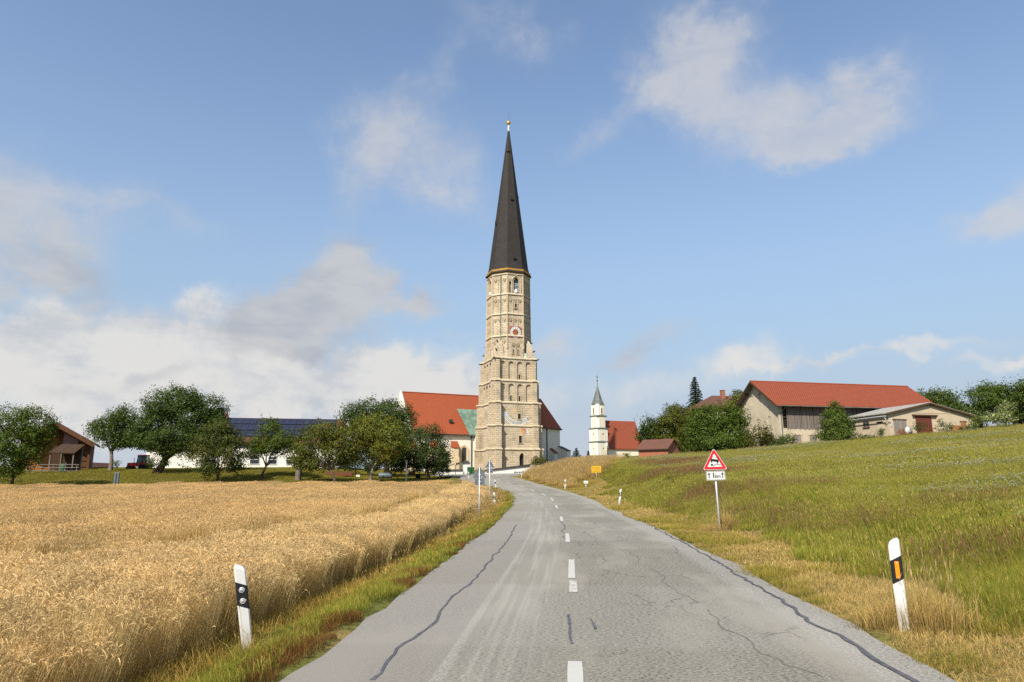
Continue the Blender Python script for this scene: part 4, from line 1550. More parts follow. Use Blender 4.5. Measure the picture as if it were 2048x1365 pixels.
# choir side: downpipe, low buttresses with sloping caps
nn = Vector((4.4, -6.1, 0)).normalized()      # outward normal of the slanted choir wall (approx.)
pa, pb = Vector((31.5, -6.9, 0)), Vector((37.4, -3.3, 0))
dd = (pb - pa).normalized()
nn = Vector((dd.y, -dd.x, 0))
for t_, ztop, w, p, capm in ((.42, PX(1103, 897, 152).z, 1.3, 1.2, 'roof_chapel'), (1.0, PX(1120, 893, 156).z, 1.6, 2.3, 'church_wall')):
    c_ = pa.lerp(pb, t_)
    fr_ = Matrix(((dd.x, -nn.x, 0, c_.x), (dd.y, -nn.y, 0, c_.y), (0, 0, 1, 0), (0, 0, 0, 1)))
    mb = MB(rel @ fr_)
    mb.box(-w / 2, w / 2, -p, .3, zG, ztop - 1.0)
    mb.frus([(-w / 2, -p, ztop - 1.0), (w / 2, -p, ztop - 1.0), (w / 2, .3, ztop - 1.0), (-w / 2, .3, ztop - 1.0)], [(-w / 2, -.1, ztop), (w / 2, -.1, ztop), (w / 2, .3, ztop), (-w / 2, .3, ztop)])
    bt = mb.build('buttress', M['church_wall'], church)
    mb = MB(rel @ fr_)
    mb.frus([(-w / 2 - .1, -p - .15, ztop - 1.02), (w / 2 + .1, -p - .15, ztop - 1.02), (w / 2 + .1, .0, ztop + .08), (-w / 2 - .1, .0, ztop + .08)],
            [(-w / 2 - .1, -p - .15, ztop - .90), (w / 2 + .1, -p - .15, ztop - .90), (w / 2 + .1, .0, ztop + .2), (-w / 2 - .1, .0, ztop + .2)])
    mb.build('buttress_cap', M[capm] if capm != 'church_wall' else M['slate'], bt)
c_ = pa.lerp(pb, .12) + nn * .15
mb = MB(rel)
mb.tube([c_ + Vector((0, 0, zG)), c_ + Vector((0, 0, zCe - .2))], .12, 6)
mb.build('downpipe', M['slate'], church)

# ------------------------------------------------------------------ white chapel
YC = 200.0
chp = PX(1198, 905, YC)
zc0 = PX(1198, 922, YC).z - 1.5
CA = R(33)
chapel = thing('chapel', 'small white chapel with slim tower and grey green pointed roof', 'chapel', (chp.x, YC, zc0), CA)


def zc_(py, Y=198):
    return PX(1198, py, Y).z - zc0


lv = [0, zc_(911), zc_(884), zc_(857), zc_(832), zc_(808)]
hw = [1.98, 1.94, 1.88, 1.70, 1.60]
for s in range(5):
    mb = MB()
    w = hw[s]
    z0, z1 = lv[s], lv[s + 1]
    if s < 3:
        mb.box(-w, w, -w, w, z0, z1)
    else:
        c_ = w * .30
        oct_ = [(-w + c_, -w), (w - c_, -w), (w, -w + c_), (w, w - c_), (w - c_, w), (-w + c_, w), (-w, w - c_), (-w, -w + c_)]
        mb.prism(oct_, 'z', z0, z1)
    stg = mb.build('tower_stage', M['white'], chapel)
    if s < 5:
        mb = MB()
        for q in range(4):
            pm = MB(face_M(q * math.pi / 2, w))
            pm.box(-w * .58, w * .58, -.035, .05, z0 + (.35 if s else .1), z1 - .3)
            off = len(mb.v)
            mb.v += pm.v
            mb.f += [[i + off for i in f] for f in pm.f]
            mb.m += pm.m
        mb.build('wall_panel', M['cream'], stg)
    if s < 4:
        mb = MB()
        mb.rect_frus(-w - .16, w + .16, -w - .16, w + .16, z1 - .12, z1 + .06, 0)
        mb.rect_frus(-w - .16, w + .16, -w - .16, w + .16, z1 + .06, z1 + .2, .16)
        mb.build('string_course', M['lead'] if s != 0 else M['string'], chapel)
for q in range(4):
    Mx = face_M(q * math.pi / 2, hw[4])
    mb = MB(Mx)
    z0, z1 = zc_(827), zc_(817.5)
    a = [(du, z) for du, z in arc_top('round', .52, z1)]
    for (xa, za), (xb, zb2) in zip(a, a[1:]):
        mb.poly([(xa, -.07, z0), (xb, -.07, z0), (xb, -.07, zb2), (xa, -.07, za)])
    wn = mb.build('window', M['wood_red'], chapel)
    mb = MB(Mx)
    for sg in (-1, 1):
        mb.box(sg * .36 - .1, sg * .36 + .1, -.14, .02, z0 - .1, z1)
    mb.box(-.5, .5, -.17, .02, z0 - .2, z0 - .1)
    for (xa, za), (xb, zb2) in zip(arc_top('round', .52, z1), arc_top('round', .52, z1)[1:]):
        mb.frus([(xa, -.14, za), (xb, -.14, zb2), (xb, .02, zb2), (xa, .02, za)], [(xa * 1.7, -.14, z1 + (za - z1) * 1.7), (xb * 1.7, -.14, z1 + (zb2 - z1) * 1.7), (xb * 1.7, .02, z1 + (zb2 - z1) * 1.7), (xa * 1.7, .02, z1 + (za - z1) * 1.7)])
    mb.build('window_surround', M['white'], wn)
    for zz in (897, 868):
        mb = MB(face_M(q * math.pi / 2, hw[1]))
        z = zc_(zz)
        mb.box(-.14, .14, -.06, .02, z - .18, z + .18)
        mb.build('small_window', M['dark'], chapel)
mb = MB()
zs0, zs1 = zc_(808), zc_(770)
prof = [(2.02, zs0), (1.95, zs0 + .1), (1.35, zs0 + 1.35), (.95, zs0 + 2.7), (.09, zs1)]
for (r0, z0), (r1, z1) in zip(prof, prof[1:]):
    for k in range(8):
        a, b2 = a8[k], a8[(k + 1) % 8]
        mb.poly([(r0 * math.cos(a), r0 * math.sin(a), z0), (r0 * math.cos(b2), r0 * math.sin(b2), z0), (r1 * math.cos(b2), r1 * math.sin(b2), z1), (r1 * math.cos(a), r1 * math.sin(a), z1)])
mb.poly([(2.02 * math.cos(a), 2.02 * math.sin(a), zs0) for a in a8[::-1]])
csp = mb.build('spire', M['lead'], chapel)
mb = MB()
zx = zc_(748)
mb.tube([(0, 0, zs1 - .2), (0, 0, zx)], [.09, .05], 5)
zm = zc_(760)
mb.lathe([(.03, zm - .22), (.2, zm - .1), (.22, zm + .05), (.14, zm + .2), (.03, zm + .28)], 8)
mb.box(-.42, .42, -.04, .04, zx - .75, zx - .6)
mb.build('cross', M['slate'], csp)
# nave of the chapel, running back to the right
zcr, zce = zc_(843, 203), zc_(894, 202)
mb = MB()
hc = 4.0
Lc = 11.5
x0c = 1.2
NM = Matrix.Rotation(R(-33 + 20), 4, 'Z')
c0x, c0y = 1.5, .6
nvm = NM @ Matrix.Translation((1.5, 1.8, 0))
mb = MB(nvm)
mb.box(0, Lc, -hc, hc, 0, zce)
mb.prism([(-hc, zce - .02), (hc, zce - .02), (0, zcr - .2)], 'x', 0, .5)
mb.prism([(-hc, zce - .02), (hc, zce - .02), (0, zcr - .2)], 'x', Lc - .5, Lc)
mb.build('nave_wall', M['cream'], chapel)
mb = MB(nvm)
sl = (zcr - zce) / hc
for sg in (-1, 1):
    o_ = .45
    e0 = (sg * (hc + o_), zce - o_ * sl)
    poly = [(e0[0], e0[1]), (0, zcr), (0, zcr + .22), (e0[0], e0[1] + .22)]
    mb.prism(poly, 'x', .35, Lc + .3)
crf = mb.build('nave_roof', M['roof_chapel'], chapel)
mb = MB(nvm)
mb.tube([(Lc, 0, zcr + .1), (Lc, 0, zcr + 1.3)], .05, 5)
mb.lathe([(.02, zcr + .95), (.2, zcr + 1.1), (.02, zcr + 1.3)], 6, (Lc, 0))
mb.build('ridge_finial', M['slate'], crf)
mb = MB(nvm)
for sg in (-1, 1):
    mb.prism([(sg * (hc + .1), zce - .5), (sg * hc * .0, zcr + .25), (0, zcr - .6), (sg * (hc - .5), zce - .5)] if 0 else [(sg * (hc + .35), zce - .45), (0, zcr + .42), (0, zcr - .25), (sg * (hc - .1), zce - .45)], 'x', -.12, .34)
mb.build('gable_coping', M['white'], chapel)
mb = MB(nvm)
mb.tube([(.15, -hc - .12, 0), (.15, -hc - .12, zce)], .08, 5)
mb.build('downpipe', M['slate'], chapel)

# ------------------------------------------------------------------ big barn on the right
BA = R(12.4)
G0 = PX(1500, 765, 105)
zbn = gz(45, 101) - .6
barn = thing('barn', 'large farm barn with long bright red tiled roof and board cladding', 'barn', (G0.x, G0.y, zbn), BA)
hB = 6.34
oB = .95
LB = 28.6
zBr = G0.z - zbn
zBe = PX(1553, 812, 98.9).z - zbn
slB = (zBr - zBe) / hB
wB = hB - oB
zW = zBe + oB * slB          # top of the side wall
x1w, x2w = .95, LB - .6
zBo = PX(1600, 856, 100).z - zbn         # foot of the boards
mb = MB()
# gable wall with blind windows
gM = Matrix(((0, 1, 0, x1w), (-1, 0, 0, 0), (0, 0, 1, 0), (0, 0, 0, 1)))
# local panel: u runs along -y (left to right seen from outside the gable), inwards is +x
gm_ = MB(Matrix(((0, 1, 0, x1w), (-1, 0, 0, 0), (0, 0, 1, 0), (0, 0, 0, 1))))
up = zBr - wB * slB
nic_lo = [(-2.9, 1.15, zBo - .2, zBo + .95, 'round'), (.1, 1.15, zBo - .1, zBo + 1.15, 'round'), (3.0, 1.15, zBo, zBo + 1.3, 'round')]
niche_panel(gm_, -wB, wB, 0, zW, nic_lo, .07)
nic_hi = [(-1.45, 1.05, zW + .35, zW + 1.45, 'round'), (1.15, 1.05, zW + .35, zW + 1.45, 'round')]
wt_ = 2.9
zt2 = zBr - wt_ * slB
niche_panel(gm_, -wt_, wt_, zW, min(zt2, zW + 2.35), nic_hi, .07)
zt2 = min(zt2, zW + 2.35)
gm_.poly([(-wB, 0, zW), (-wt_, 0, zW), (-wt_, 0, zBr - wt_ * slB), ])
gm_.poly([(wt_, 0, zW), (wB, 0, zW), (wt_, 0, zBr - wt_ * slB)])
gm_.poly([(-wt_, 0, zt2), (wt_, 0, zt2), (wt_, 0, zBr - wt_ * slB), (0, 0, zBr), (-wt_, 0, zBr - wt_ * slB)])
gm_.build('gable_wall', M['beige'], barn)
mb = MB()
mb.box(x1w + .02, x1w + .6, -wB + .0, -wB + .6, 0, zW)                 # corner pier
mb.box(x1w + .02, x2w, -wB + .05, -wB + .45, 0, zBo)                   # plinth wall of the long side
mb.box(x2w - .4, x2w, -wB, wB, 0, zW)
mb.box(x1w, x2w, wB - .4, wB, 0, zW)
mb.build('side_wall', M['beige'], barn)
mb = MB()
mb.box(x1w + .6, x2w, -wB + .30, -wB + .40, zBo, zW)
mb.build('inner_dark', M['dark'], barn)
mb = MB()
mb.box(x1w + .6, x2w, -wB + .02, -wB + .25, zBo - .02, zBo + .16)
mb.box(x1w + .6, x2w, -wB + .12, -wB + .29, zBo + 1.5, zBo + 1.65)
mb.build('sill_beam', M['wood_dark'], barn)
bme = MB()
bme.box(-.085, .085, -.015, .015, 0, zW - zBo - .05)
bmesh_ = bme.mesh('board', M['wood_grey'])
k = 0
x = x1w + 1.35
while x < 17.2:
    link('board', bmesh_, barn, (x, -wB + random.uniform(-.01, .02), zBo - random.uniform(0, .22)), (0, random.uniform(-.008, .008), 0), (random.uniform(.85, 1.1), 1, random.uniform(.985, 1.0)))
    x += random.uniform(.205, .245)
    k += 1
# roof: two slopes with thickness, verge boards, ridge, gutter
mb = MB()
for sg in (-1, 1):
    mb.prism([(sg * hB, zBe), (0, zBr), (0, zBr + .2), (sg * hB, zBe + .2)], 'x', 0, LB)
brf = mb.build('roof', M['roof_barn'], barn)
mb = MB()
for sg in (-1, 1):
    mb.prism([(sg * (hB - .02), zBe - .14), (0, zBr - .14), (0, zBr + .17), (sg * (hB - .02), zBe + .17)], 'x', -.06, -.004)
mb.build('verge_board', M['wood_dark'], brf)
mb = MB()
for sg in (-1, 1):
    mb.prism([(sg * (hB - .3), zBe + .3 * slB - .05), (0, zBr - .05), (0, zBr - .004), (sg * (hB - .3), zBe + .3 * slB - .004)], 'x', .02, x1w - .02)
mb.build('soffit', M['wood_grey'], brf)
mb = MB()
mb.tube([(0, 0, zBr + .16), (LB, 0, zBr + .16)], .15, 6)
mb.build('ridge_tiles', M['roof_barn'], brf)
mb = MB()
mb.tube([(.3, -hB - .03, zBe + .02), (LB, -hB - .03, zBe + .02)], .075, 6)
mb.build('gutter', M['lead'], brf)
mb = MB()
for y, zz in ((-2.2, 2.2), (2.2, 2.2), (-4.4, 4.4), (4.4, 4.4), (0, 0)):
    mb.box(-.02, x1w, y - .1, y + .1, zBr - zz * slB - .32, zBr - zz * slB - .1)
mb.build('purlin_end', M['wood_dark'], brf)
mb = MB()
mb.tube([(x1w + .75, -hB + .05, zBe), (x1w + .35, -wB - .1, zBe - .9), (x1w + .30, -wB - .1, 0)], .07, 6)
mb.build('downpipe', M['lead'], barn)
for xd in (3.7, 6.3):
    mb = MB()
    mb.box(xd - .6, xd + .6, -wB - .02, -wB + .04, 0, zBo - 1.0)
    dr = mb.build('door', M['wood_door'], barn)
    mb = MB()
    for sg in (-1, 1):
        mb.box(xd + sg * .68 - .08, xd + sg * .68 + .08, -wB - .06, -wB + .04, 0, zBo - 1.0)
    mb.box(xd - .8, xd + .8, -wB - .07, -wB + .04, zBo - 1.0, zBo - .82)
    mb.build('door_frame', M['beige2'], dr)

# ------------------------------------------------------------------ low gabled shed in front of the barn
SA = R(14)
c0 = PX(1776, 826, 92)
zsh = gz(c0.x, c0.y) - .4
shed = thing('shed', 'low beige farm building with wide gable and reddish brown door', 'shed', (c0.x, c0.y, zsh), SA)
Ws = 13.9
Ds = 8.2
zSe = c0.z - zsh - .05
zSa = PX(1855, 807.5, 93.7).z - zsh
xa_ = 6.75
sl_s = (zSa - zSe) / xa_
zG_ = lambda px, py, Y: PX(px, py, Y).z - zsh


def sx(px):
    best, bx = 1e9, 0
    for k in range(-5, 160):
        p = Vector((c0.x, c0.y, 0)) + Matrix.Rotation(SA, 3, 'Z') @ Vector((k * .1, 0, 0))
        cd = p.y * CT + (9 - EYE) * ST
        e = abs(1024 + p.x / cd * F - px)
        if e < best:
            best, bx = e, k * .1
    return bx


mb = MB()
zlin = zG_(1850, 826, 93.5)
gate0, gate1 = sx(1827), sx(1876)
gz0 = zG_(1850, 832, 93.5)
for a, b2 in ((0, gate0), (gate1, Ws)):
    mb.box(a, b2, 0, .35, 0, zlin)
mb.box(gate0, gate1, 0, .35, gz0, zlin)
mb.prism([(0, zlin), (Ws, zlin), (Ws, zSa - (Ws - xa_) * sl_s), (xa_, zSa - .03), (0, zSe)], 'y', .02, .34)
mb.build('gable_wall', M['beige2'], shed)
mb = MB()
mb.box(0, .3, .36, Ds, 0, zSe - .02)
mb.box(Ws - .3, Ws, .36, Ds, 0, zSa - (Ws - xa_) * sl_s)
mb.box(.3, Ws - .3, Ds - .3, Ds, 0, zSe)
mb.build('side_wall', M['beige2'], shed)
mb = MB()
mb.box(-.0, Ws, -.035, .019, zlin - .05, zlin + .06)
mb.build('plaster_band', M['beige2'], shed)
mb = MB()
for sg in (-1, 1):
    if sg < 0:
        xe, ze = -.55, zSe - .55 * sl_s
    else:
        xe, ze = Ws + .4, zSa - (Ws + .4 - xa_) * sl_s
    mb.prism([(xe, ze + .02), (xa_, zSa + .02), (xa_, zSa + .16), (xe, ze + .16)], 'y', -.35, Ds)
srf = mb.build('roof', M['roof_grey'], shed)
mb = MB()
for sg in (-1, 1):
    if sg < 0:
        xe, ze = -.55, zSe - .55 * sl_s
    else:
        xe, ze = Ws + .4, zSa - (Ws + .4 - xa_) * sl_s
    mb.prism([(xe, ze - .12), (xa_, zSa - .12), (xa_, zSa + .10), (xe, ze + .10)], 'y', -.40, -.354)
mb.build('verge_board', M['wood_dark'], srf)
mb = MB()
mb.tube([(-.62, -.2, zSe - .42), (-.62, Ds, zSe - .42)], .08, 6)
mb.tube([(-.62, .1, zSe - .42), (-.5, -.05, zSe - .9), (.25, -.12, zSe - 1.3), (.25, -.12, zSe - 1.75)], .055, 6)
mb.build('gutter', M['zinc'], srf)


def front_box(name, x0, x1, z0, z1, mat, parent=shed, y0=-.05, y1=.02):
    mb = MB()
    mb.box(x0, x1, y0, y1, z0, z1)
    return mb.build(name, mat, parent)


# recessed gate with sliding door between light jambs
g_ = front_box('gate', gate0, gate1, 0, gz0, M['beige2'], shed, .28, .34)
d0, d1 = sx(1835), sx(1867.5)
nb = 7
for k in range(nb):
    mb = MB()
    za, zb2 = .1 + (gz0 - .15) * k / nb, .1 + (gz0 - .15) * (k + 1) / nb - .03
    mb.box(d0, d1, .20, .27, za, zb2)
    mb.build('door_plank', M['wood_red'], g_)
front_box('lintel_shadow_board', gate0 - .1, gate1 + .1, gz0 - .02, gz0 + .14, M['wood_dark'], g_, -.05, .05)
# grey double board door on the left
a, b2 = sx(1787), sx(1811.5)
zd = zG_(1800, 840.5, 92.5)
gd = front_box('board_door', a, b2, 0, zd, M['wood_dark'], shed, -.03, -.004)
n = 10
for k in range(n):
    mb = MB()
    w = (b2 - a) / n
    mb.box(a + w * k + .012, a + w * (k + 1) - .012, -.075, -.034, 0, zd - random.uniform(.02, .1))
    mb.build('door_board', M['wood_door'], gd)
front_box('door_lintel', a - .12, b2 + .12, zd + .0, zd + .12, M['wood_dark'], gd, -.09, -.0)
a, b2 = sx(1921.5), sx(1932.5)
zd = zG_(1927, 844.5, 95)
o_ = front_box('small_door', a, b2, 0, zd, M['wood_orange'])
front_box('door_lintel', a - .1, b2 + .1, zd, zd + .13, M['wood_dark'], o_, -.07)
# date on the gable
tx = bpy.data.curves.new('date', 'FONT')
tx.body = '1968'
tx.size = .62
tx.extrude = .012
tx.space_character = 1.55
tx.align_x = 'CENTER'
tmp = bpy.data.objects.new('date_text', tx)
C.objects.link(tmp)
dg = bpy.context.evaluated_depsgraph_get()
tme = bpy.data.meshes.new_from_object(tmp.evaluated_get(dg))
bpy.data.objects.remove(tmp)
tme.materials.clear()
tme.materials.append(M['wood_dark'])
link('date_numerals', tme, shed, (xa_ + .05, -.0, zG_(1855, 813.5, 93.7)), (math.pi / 2, 0, 0))
# windows and door of the left wall
for y0, y1, z0, z1 in ((1.2, 2.0, 1.1, 2.75), (3.6, 4.7, 1.35, 2.25), (6.3, 7.6, 1.0, 1.95)):
    mb = MB()
    if y0 < 2:
        mb.box(-.03, .0 - .004, y0, y1, 0, zSe - 1.25)
        dr = mb.build('side_door', M['beige'], shed)
        mb = MB()
        mb.box(-.10, -.004, y0 - .12, y1 + .12, zSe - 1.25, zSe - 1.0)
        mb.build('door_lintel', M['wood_dark'], dr)
        continue
    z0, z1 = zSe - 1.55, zSe - .75
    mb = MB()
    mb.box(-.02, -.004, y0, y1, z0, z1)
    wn = mb.build('window', M['glass'], shed)
    mb = MB()
    for yy in (y0, (y0 + y1) / 2, y1):
        mb.box(-.06, -.01, yy - .04, yy + .04, z0, z1)
    for zz in (z0, z1):
        mb.box(-.07, -.01, y0 - .06, y1 + .06, zz - .04, zz + .04)
    mb.build('window_frame', M['wood_grey'], wn)
    mb = MB()
    mb.box(-.14, -.004, y0 - .1, y1 + .1, z0 - .14, z0 - .045)
    mb.build('window_sill', M['wood_red'], wn)
# satellite dish leaning by the door
dp = PX(1817, 862, 91.2)
mb = MB(Matrix.Translation((0, 0, .62)) @ Matrix.Rotation(R(72), 4, 'X'))
mb.lathe([(.02, -.12), (.35, -.08), (.52, .02), (.55, .06)], 20)
dish = thing('satellite_dish', 'pale satellite dish standing by the grey board door', 'dish', sink(dp.x, dp.y), R(10))
mb.build('bowl', M['white_paint'], dish, True)
mb = MB()
mb.tube([(0, 0, 0), (0, .05, .62)], .03, 6)
mb.tube([(0, 0, .35), (0, -.5, .6)], .015, 4)
mb.box(-.05, .05, -.56, -.46, .56, .66)
mb.build('stand', M['zinc'], dish)
# wooden pallet between two stakes in the weeds on the right
fp = PX(1915, 868, 92)
pal = thing('pallet_fence', 'upright wooden pallet between two stakes in weeds by gable end', 'fence', sink(fp.x, fp.y), R(8))
mb = MB()
mb.box(-.95, -.83, -.06, .06, 0, 1.35)
mb.build('stake', M['wood_grey'], pal)
mb = MB()
mb.box(.83, .95, -.06, .06, 0, 1.5)
mb.build('stake', M['wood_grey'], pal)
for k in range(6):
    mb = MB()
    mb.box(-.75 + k * .26, -.57 + k * .26, -.03, .03, .05, .95)
    mb.build('slat', M['wood_orange'], pal)

# ------------------------------------------------------------------ farmhouse behind the trees with chimney
hp = PX(1445, 805, 135)
zh_ = gz(hp.x, hp.y)
house = thing('farmhouse', 'farmhouse with brown hipped roof and tall brick chimney behind trees', 'house', (hp.x, hp.y, zh_), R(10))
zr_ = PX(1445, 792, 135).z - zh_
ze_ = PX(1445, 817, 133).z - zh_
mb = MB()
mb.box(-6.2, 8, -4, 4, 0, ze_)
mb.build('wall', M['cream'], house)
mb = MB()
E = [(-6.8, -4.6, ze_ - .3), (8.6, -4.6, ze_ - .3), (8.6, 4.6, ze_ - .3), (-6.8, 4.6, ze_ - .3)]
r0, r1 = (-2.2, 0, zr_), (5.5, 0, zr_)
mb.poly([E[0], E[1], r1, r0])
mb.poly([E[1], E[2], r1])
mb.poly([E[2], E[3], r0, r1])
mb.poly([E[3], E[0], r0])
mb.poly(E[::-1])
hr = mb.build('roof', M['roof_old'], house)
mb = MB()
cxh = -.2
mb.box(cxh - .38, cxh + .38, -1.0, -.3, zr_ - 1.3, zr_ + .9)
mb.box(cxh - .45, cxh + .45, -1.07, -.23, zr_ + .9, zr_ + 1.02)
mb.build('chimney', M['brick'], hr)
for k in range(4):
    mb = MB()
    mb.box(-5 + k * 3.2, -4 + k * 3.2, -4.03, -3.99, 1.2, 2.6)
    mb.build('window', M['glass'], house)

# ------------------------------------------------------------------ brick hut by the chapel
bp = PX(1318, 905, 122)
zb0 = gz(bp.x, bp.y) - 1.2
hut = thing('brick_hut', 'small red brick hut with old tiled gable roof beside chapel', 'hut', (bp.x, bp.y, zb0), R(52))
zre = PX(1319, 882, 124).z - zb0
zee = PX(1301, 900, 121).z - zb0
mb = MB()
hw_ = 2.3
Lh = 5.6
mb.box(-hw_, hw_, -Lh / 2 + 0, Lh / 2, 0, zee + .1)
mb.prism([(-hw_, zee + .09), (hw_, zee + .09), (0, zre - .12)], 'y', -Lh / 2, Lh / 2)
mb.build('wall', M['brick'], hut)
mb = MB()
slh = (zre - zee) / (hw_ + .35)
for sg in (-1, 1):
    mb.prism([(sg * (hw_ + .35), zee), (0, zre), (0, zre + .16), (sg * (hw_ + .35), zee + .16)], 'y', -Lh / 2 - .25, Lh / 2 + .25)
mb.build('roof', M['roof_old'], hut)
mb = MB()
mb.box(-.3, .3, -Lh / 2 - .02, -Lh / 2 + .03, zee + .1, zee + .7)
mb.build('window', M['glass'], hut)
mb = MB()
mb.tube([(-hw_ - .4, -Lh / 2 - .25, zee), (-hw_ - .4, Lh / 2 + .25, zee)], .07, 6)
mb.tube([(-hw_ - .1, -Lh / 2 - .1, zee - .1), (-hw_ - .1, -Lh / 2 - .1, 0)], .06, 6)
mb.build('gutter', M['slate'], hut)

# ------------------------------------------------------------------ white house with solar roof behind the orchard
sp0, sp1 = PX(455, 838, 111), PX(672, 843.5, 114)
dv = sp1 - sp0
HA = math.atan2(dv.y, dv.x)
LH = math.hypot(dv.x, dv.y)
zs_ = gz(sp0.x + 8, 107) - .5
sol = thing('solar_house', 'long low white house with three rows of solar panels on roof', 'house', (sp0.x, sp0.y, zs_), HA)
zr2 = sp0.z - zs_
ze2 = PX(560, 886, 106).z - zs_
hS = 5.2
mb = MB()
mb.box(-1, LH + 1, -hS + .7, hS - .7, 0, ze2 + .2)
mb.prism([(-hS + .7, ze2 + .19), (hS - .7, ze2 + .19), (0, zr2 - .25)], 'x', -1, LH + 1)
mb.build('wall', M['white'], sol)
mb = MB()
for sg in (-1, 1):
    mb.prism([(sg * hS, ze2), (0, zr2), (0, zr2 + .18), (sg * hS, ze2 + .18)], 'x', -1.6, LH + 1.6)
sr = mb.build('roof', M['roof_old'], sol)
ang = math.atan2(zr2 - ze2, hS)
slen = math.hypot(zr2 - ze2, hS)
pm_ = MB()
pm_.box(-.5, .5, -.03, .03, -.80, .80)
pmesh = pm_.mesh('solar_panel', M['solar'])
pf = MB()
for a, b2, c_, d in ((-.5, .5, -.82, -.78), (-.5, .5, .78, .82)):
    pass
for row in range(3):
    dist = .95 + row * 1.78
    y = -hS * dist / slen
    z = zr2 + (ze2 - zr2) * dist / slen
    n_ = int((LH + 1.0) / 1.04)
    for k in range(n_):
        x = .1 + k * 1.04
        link('solar_panel', pmesh, sr, (x, y - .26 * math.sin(ang), z + .26 * math.cos(ang)), (ang - math.pi / 2, 0, 0))
mb = MB()
mb.box(-.6, .1, -1.2, -.4, zr2 - .8, zr2 + .9)
mb.build('chimney', M['brick'], sr)


def hx(px, y=-hS + .7):
    best, bx = 1e9, 0
    for k in range(-150, 300):
        p = Vector((sp0.x, sp0.y, 0)) + Matrix.Rotation(HA, 3, 'Z') @ Vector((k * .1, y, 0))
        cd = p.y * CT + (4 - EYE) * ST
        e = abs(1024 + p.x / cd * F - px)
        if e < best:
            best, bx = e, k * .1
    return bx


for a, b2 in ((499, 518), (535.5, 553.5), (572, 591), (610, 628)):
    xa2, xb3 = hx(a), hx(b2)
    z0, z1 = PX(545, 928, 107).z - zs_, PX(545, 914, 107).z - zs_
    y = -hS + .7
    mb = MB()
    mb.box(xa2, xb3, y - .02, y - .004, z0, z1)
    wn = mb.build('window', M['glass'], sol)
    mb = MB()
    mb.box(xa2 - .05, xb3 + .05, y - .09, y - .004, z0 - .1, z0)
    mb.box(xa2, xb3, y - .06, y - .004, (z0 + z1) / 2 + .1, (z0 + z1) / 2 + .17)
    for xx in (xa2, xb3):
        mb.box(xx - .04, xx + .04, y - .06, y - .004, z0, z1 + .05)
    mb.build('window_frame', M['white_paint'], wn)
# white outbuilding further left
op = PX(362, 930, 108)
ob = thing('outbuilding', 'plain white low building behind the thick trunk of big tree', 'building', (op.x, op.y, gz(op.x, op.y) - .6), R(4))
zt_o = PX(362, 898, 108).z - gz(op.x, op.y) + .6
mb = MB()
mb.box(-4.3, 5.5, -2.5, 2.5, 0, zt_o)
mb.build('wall', M['white'], ob)
mb = MB()
for sg in (-1, 1):
    mb.prism([(sg * 3, zt_o - .1), (0, zt_o + 1.2), (0, zt_o + 1.35), (sg * 3, zt_o + .05)], 'x', -4.6, 5.8)
mb.build('roof', M['roof_old'], ob)

# ------------------------------------------------------------------ timber barn on the far left
tp = PX(108, 930, 100)
ztb = gz(tp.x, tp.y) - .4
tb = thing('timber_barn', 'brown timber barn with wide overhanging roof and pink sheet panel', 'barn', (tp.x, tp.y, ztb), R(27))
zz = lambda py: PX(108, py, 99).z - ztb
mx = lambda px: (px - 108) * 99 / F * .86
zap = zz(847)
zre_ = zz(884)
xr_b = mx(181)
mb = MB()
xw0, xw1 = mx(40), mx(174)
slt = (zap - zre_) / xr_b
mb.prism([(xw0, 0), (xw1, 0), (xw1, zap - xw1 * slt - .25), (0, zap - .25), (xw0, zap + xw0 * slt * .7 - .25)], 'y', .8, 9)
mb.build('wall', M['wood_brown'], tb)
mb = MB()
mb.prism([(0, zap - .2), (xr_b + .3, zap - (xr_b + .3) * slt - .2), (xr_b + .3, zap - (xr_b + .3) * slt + .12), (0, zap + .12)], 'y', -1.7, 9.5)  # overhang drawn out further to throw shade on the gable
mb.prism([(0, zap - .2), (xw0 - .8, zap + (xw0 - .8) * slt * .7 - .2), (xw0 - .8, zap + (xw0 - .8) * slt * .7 + .12), (0, zap + .12)], 'y', -1.7, 9.5)
tr = mb.build('roof', M['roof_old'], tb)
mb = MB()
mb.prism([(0, zap - .62), (xr_b + .2, zap - (xr_b + .2) * slt - .62), (xr_b + .2, zap - (xr_b + .2) * slt - .1), (0, zap - .1)], 'y', -1.78, -1.704)
mb.prism([(0, zap - .55), (xw0 - .7, zap + (xw0 - .7) * slt * .7 - .55), (xw0 - .7, zap + (xw0 - .7) * slt * .7 - .1), (0, zap - .1)], 'y', -1.78, -1.704)
mb.build('verge_board', M['wood_brown'], tr)
for k in range(8):
    mb = MB()
    xk = xw0 + .2 + k * .85
    zk = zap + (xk * slt * .7 if xk < 0 else -xk * slt) - .5
    mb.box(xk, xk + .78, .72, .795, 0, min(zk, zz(875)))
    mb.build('board', M['wood_brown'] if k > 4 else M['wood_orange'], tb)  # left boards coloured orange as lit wood, the others brown
mb = MB()
a, b2 = mx(119), mx(149)
mb.prism([(a, zz(890)), (b2, zz(890)), (b2, zap - b2 * slt - .75), (a, zap - a * slt - .75)], 'y', .70, .79)
mb.build('sheet_panel', M['pink'], tb)
mb = MB()
mb.box(mx(172), mx(177), -.1, .25, 0, zre_ + .05)
mb.build('corner_post', M['wood_brown'], tb)
for k in range(4):
    mb = MB()
    mb.box(mx(150), mx(172), .72, .79, k * .85 + .1, k * .85 + .82)
    mb.build('plank', M['wood_brown'], tb)
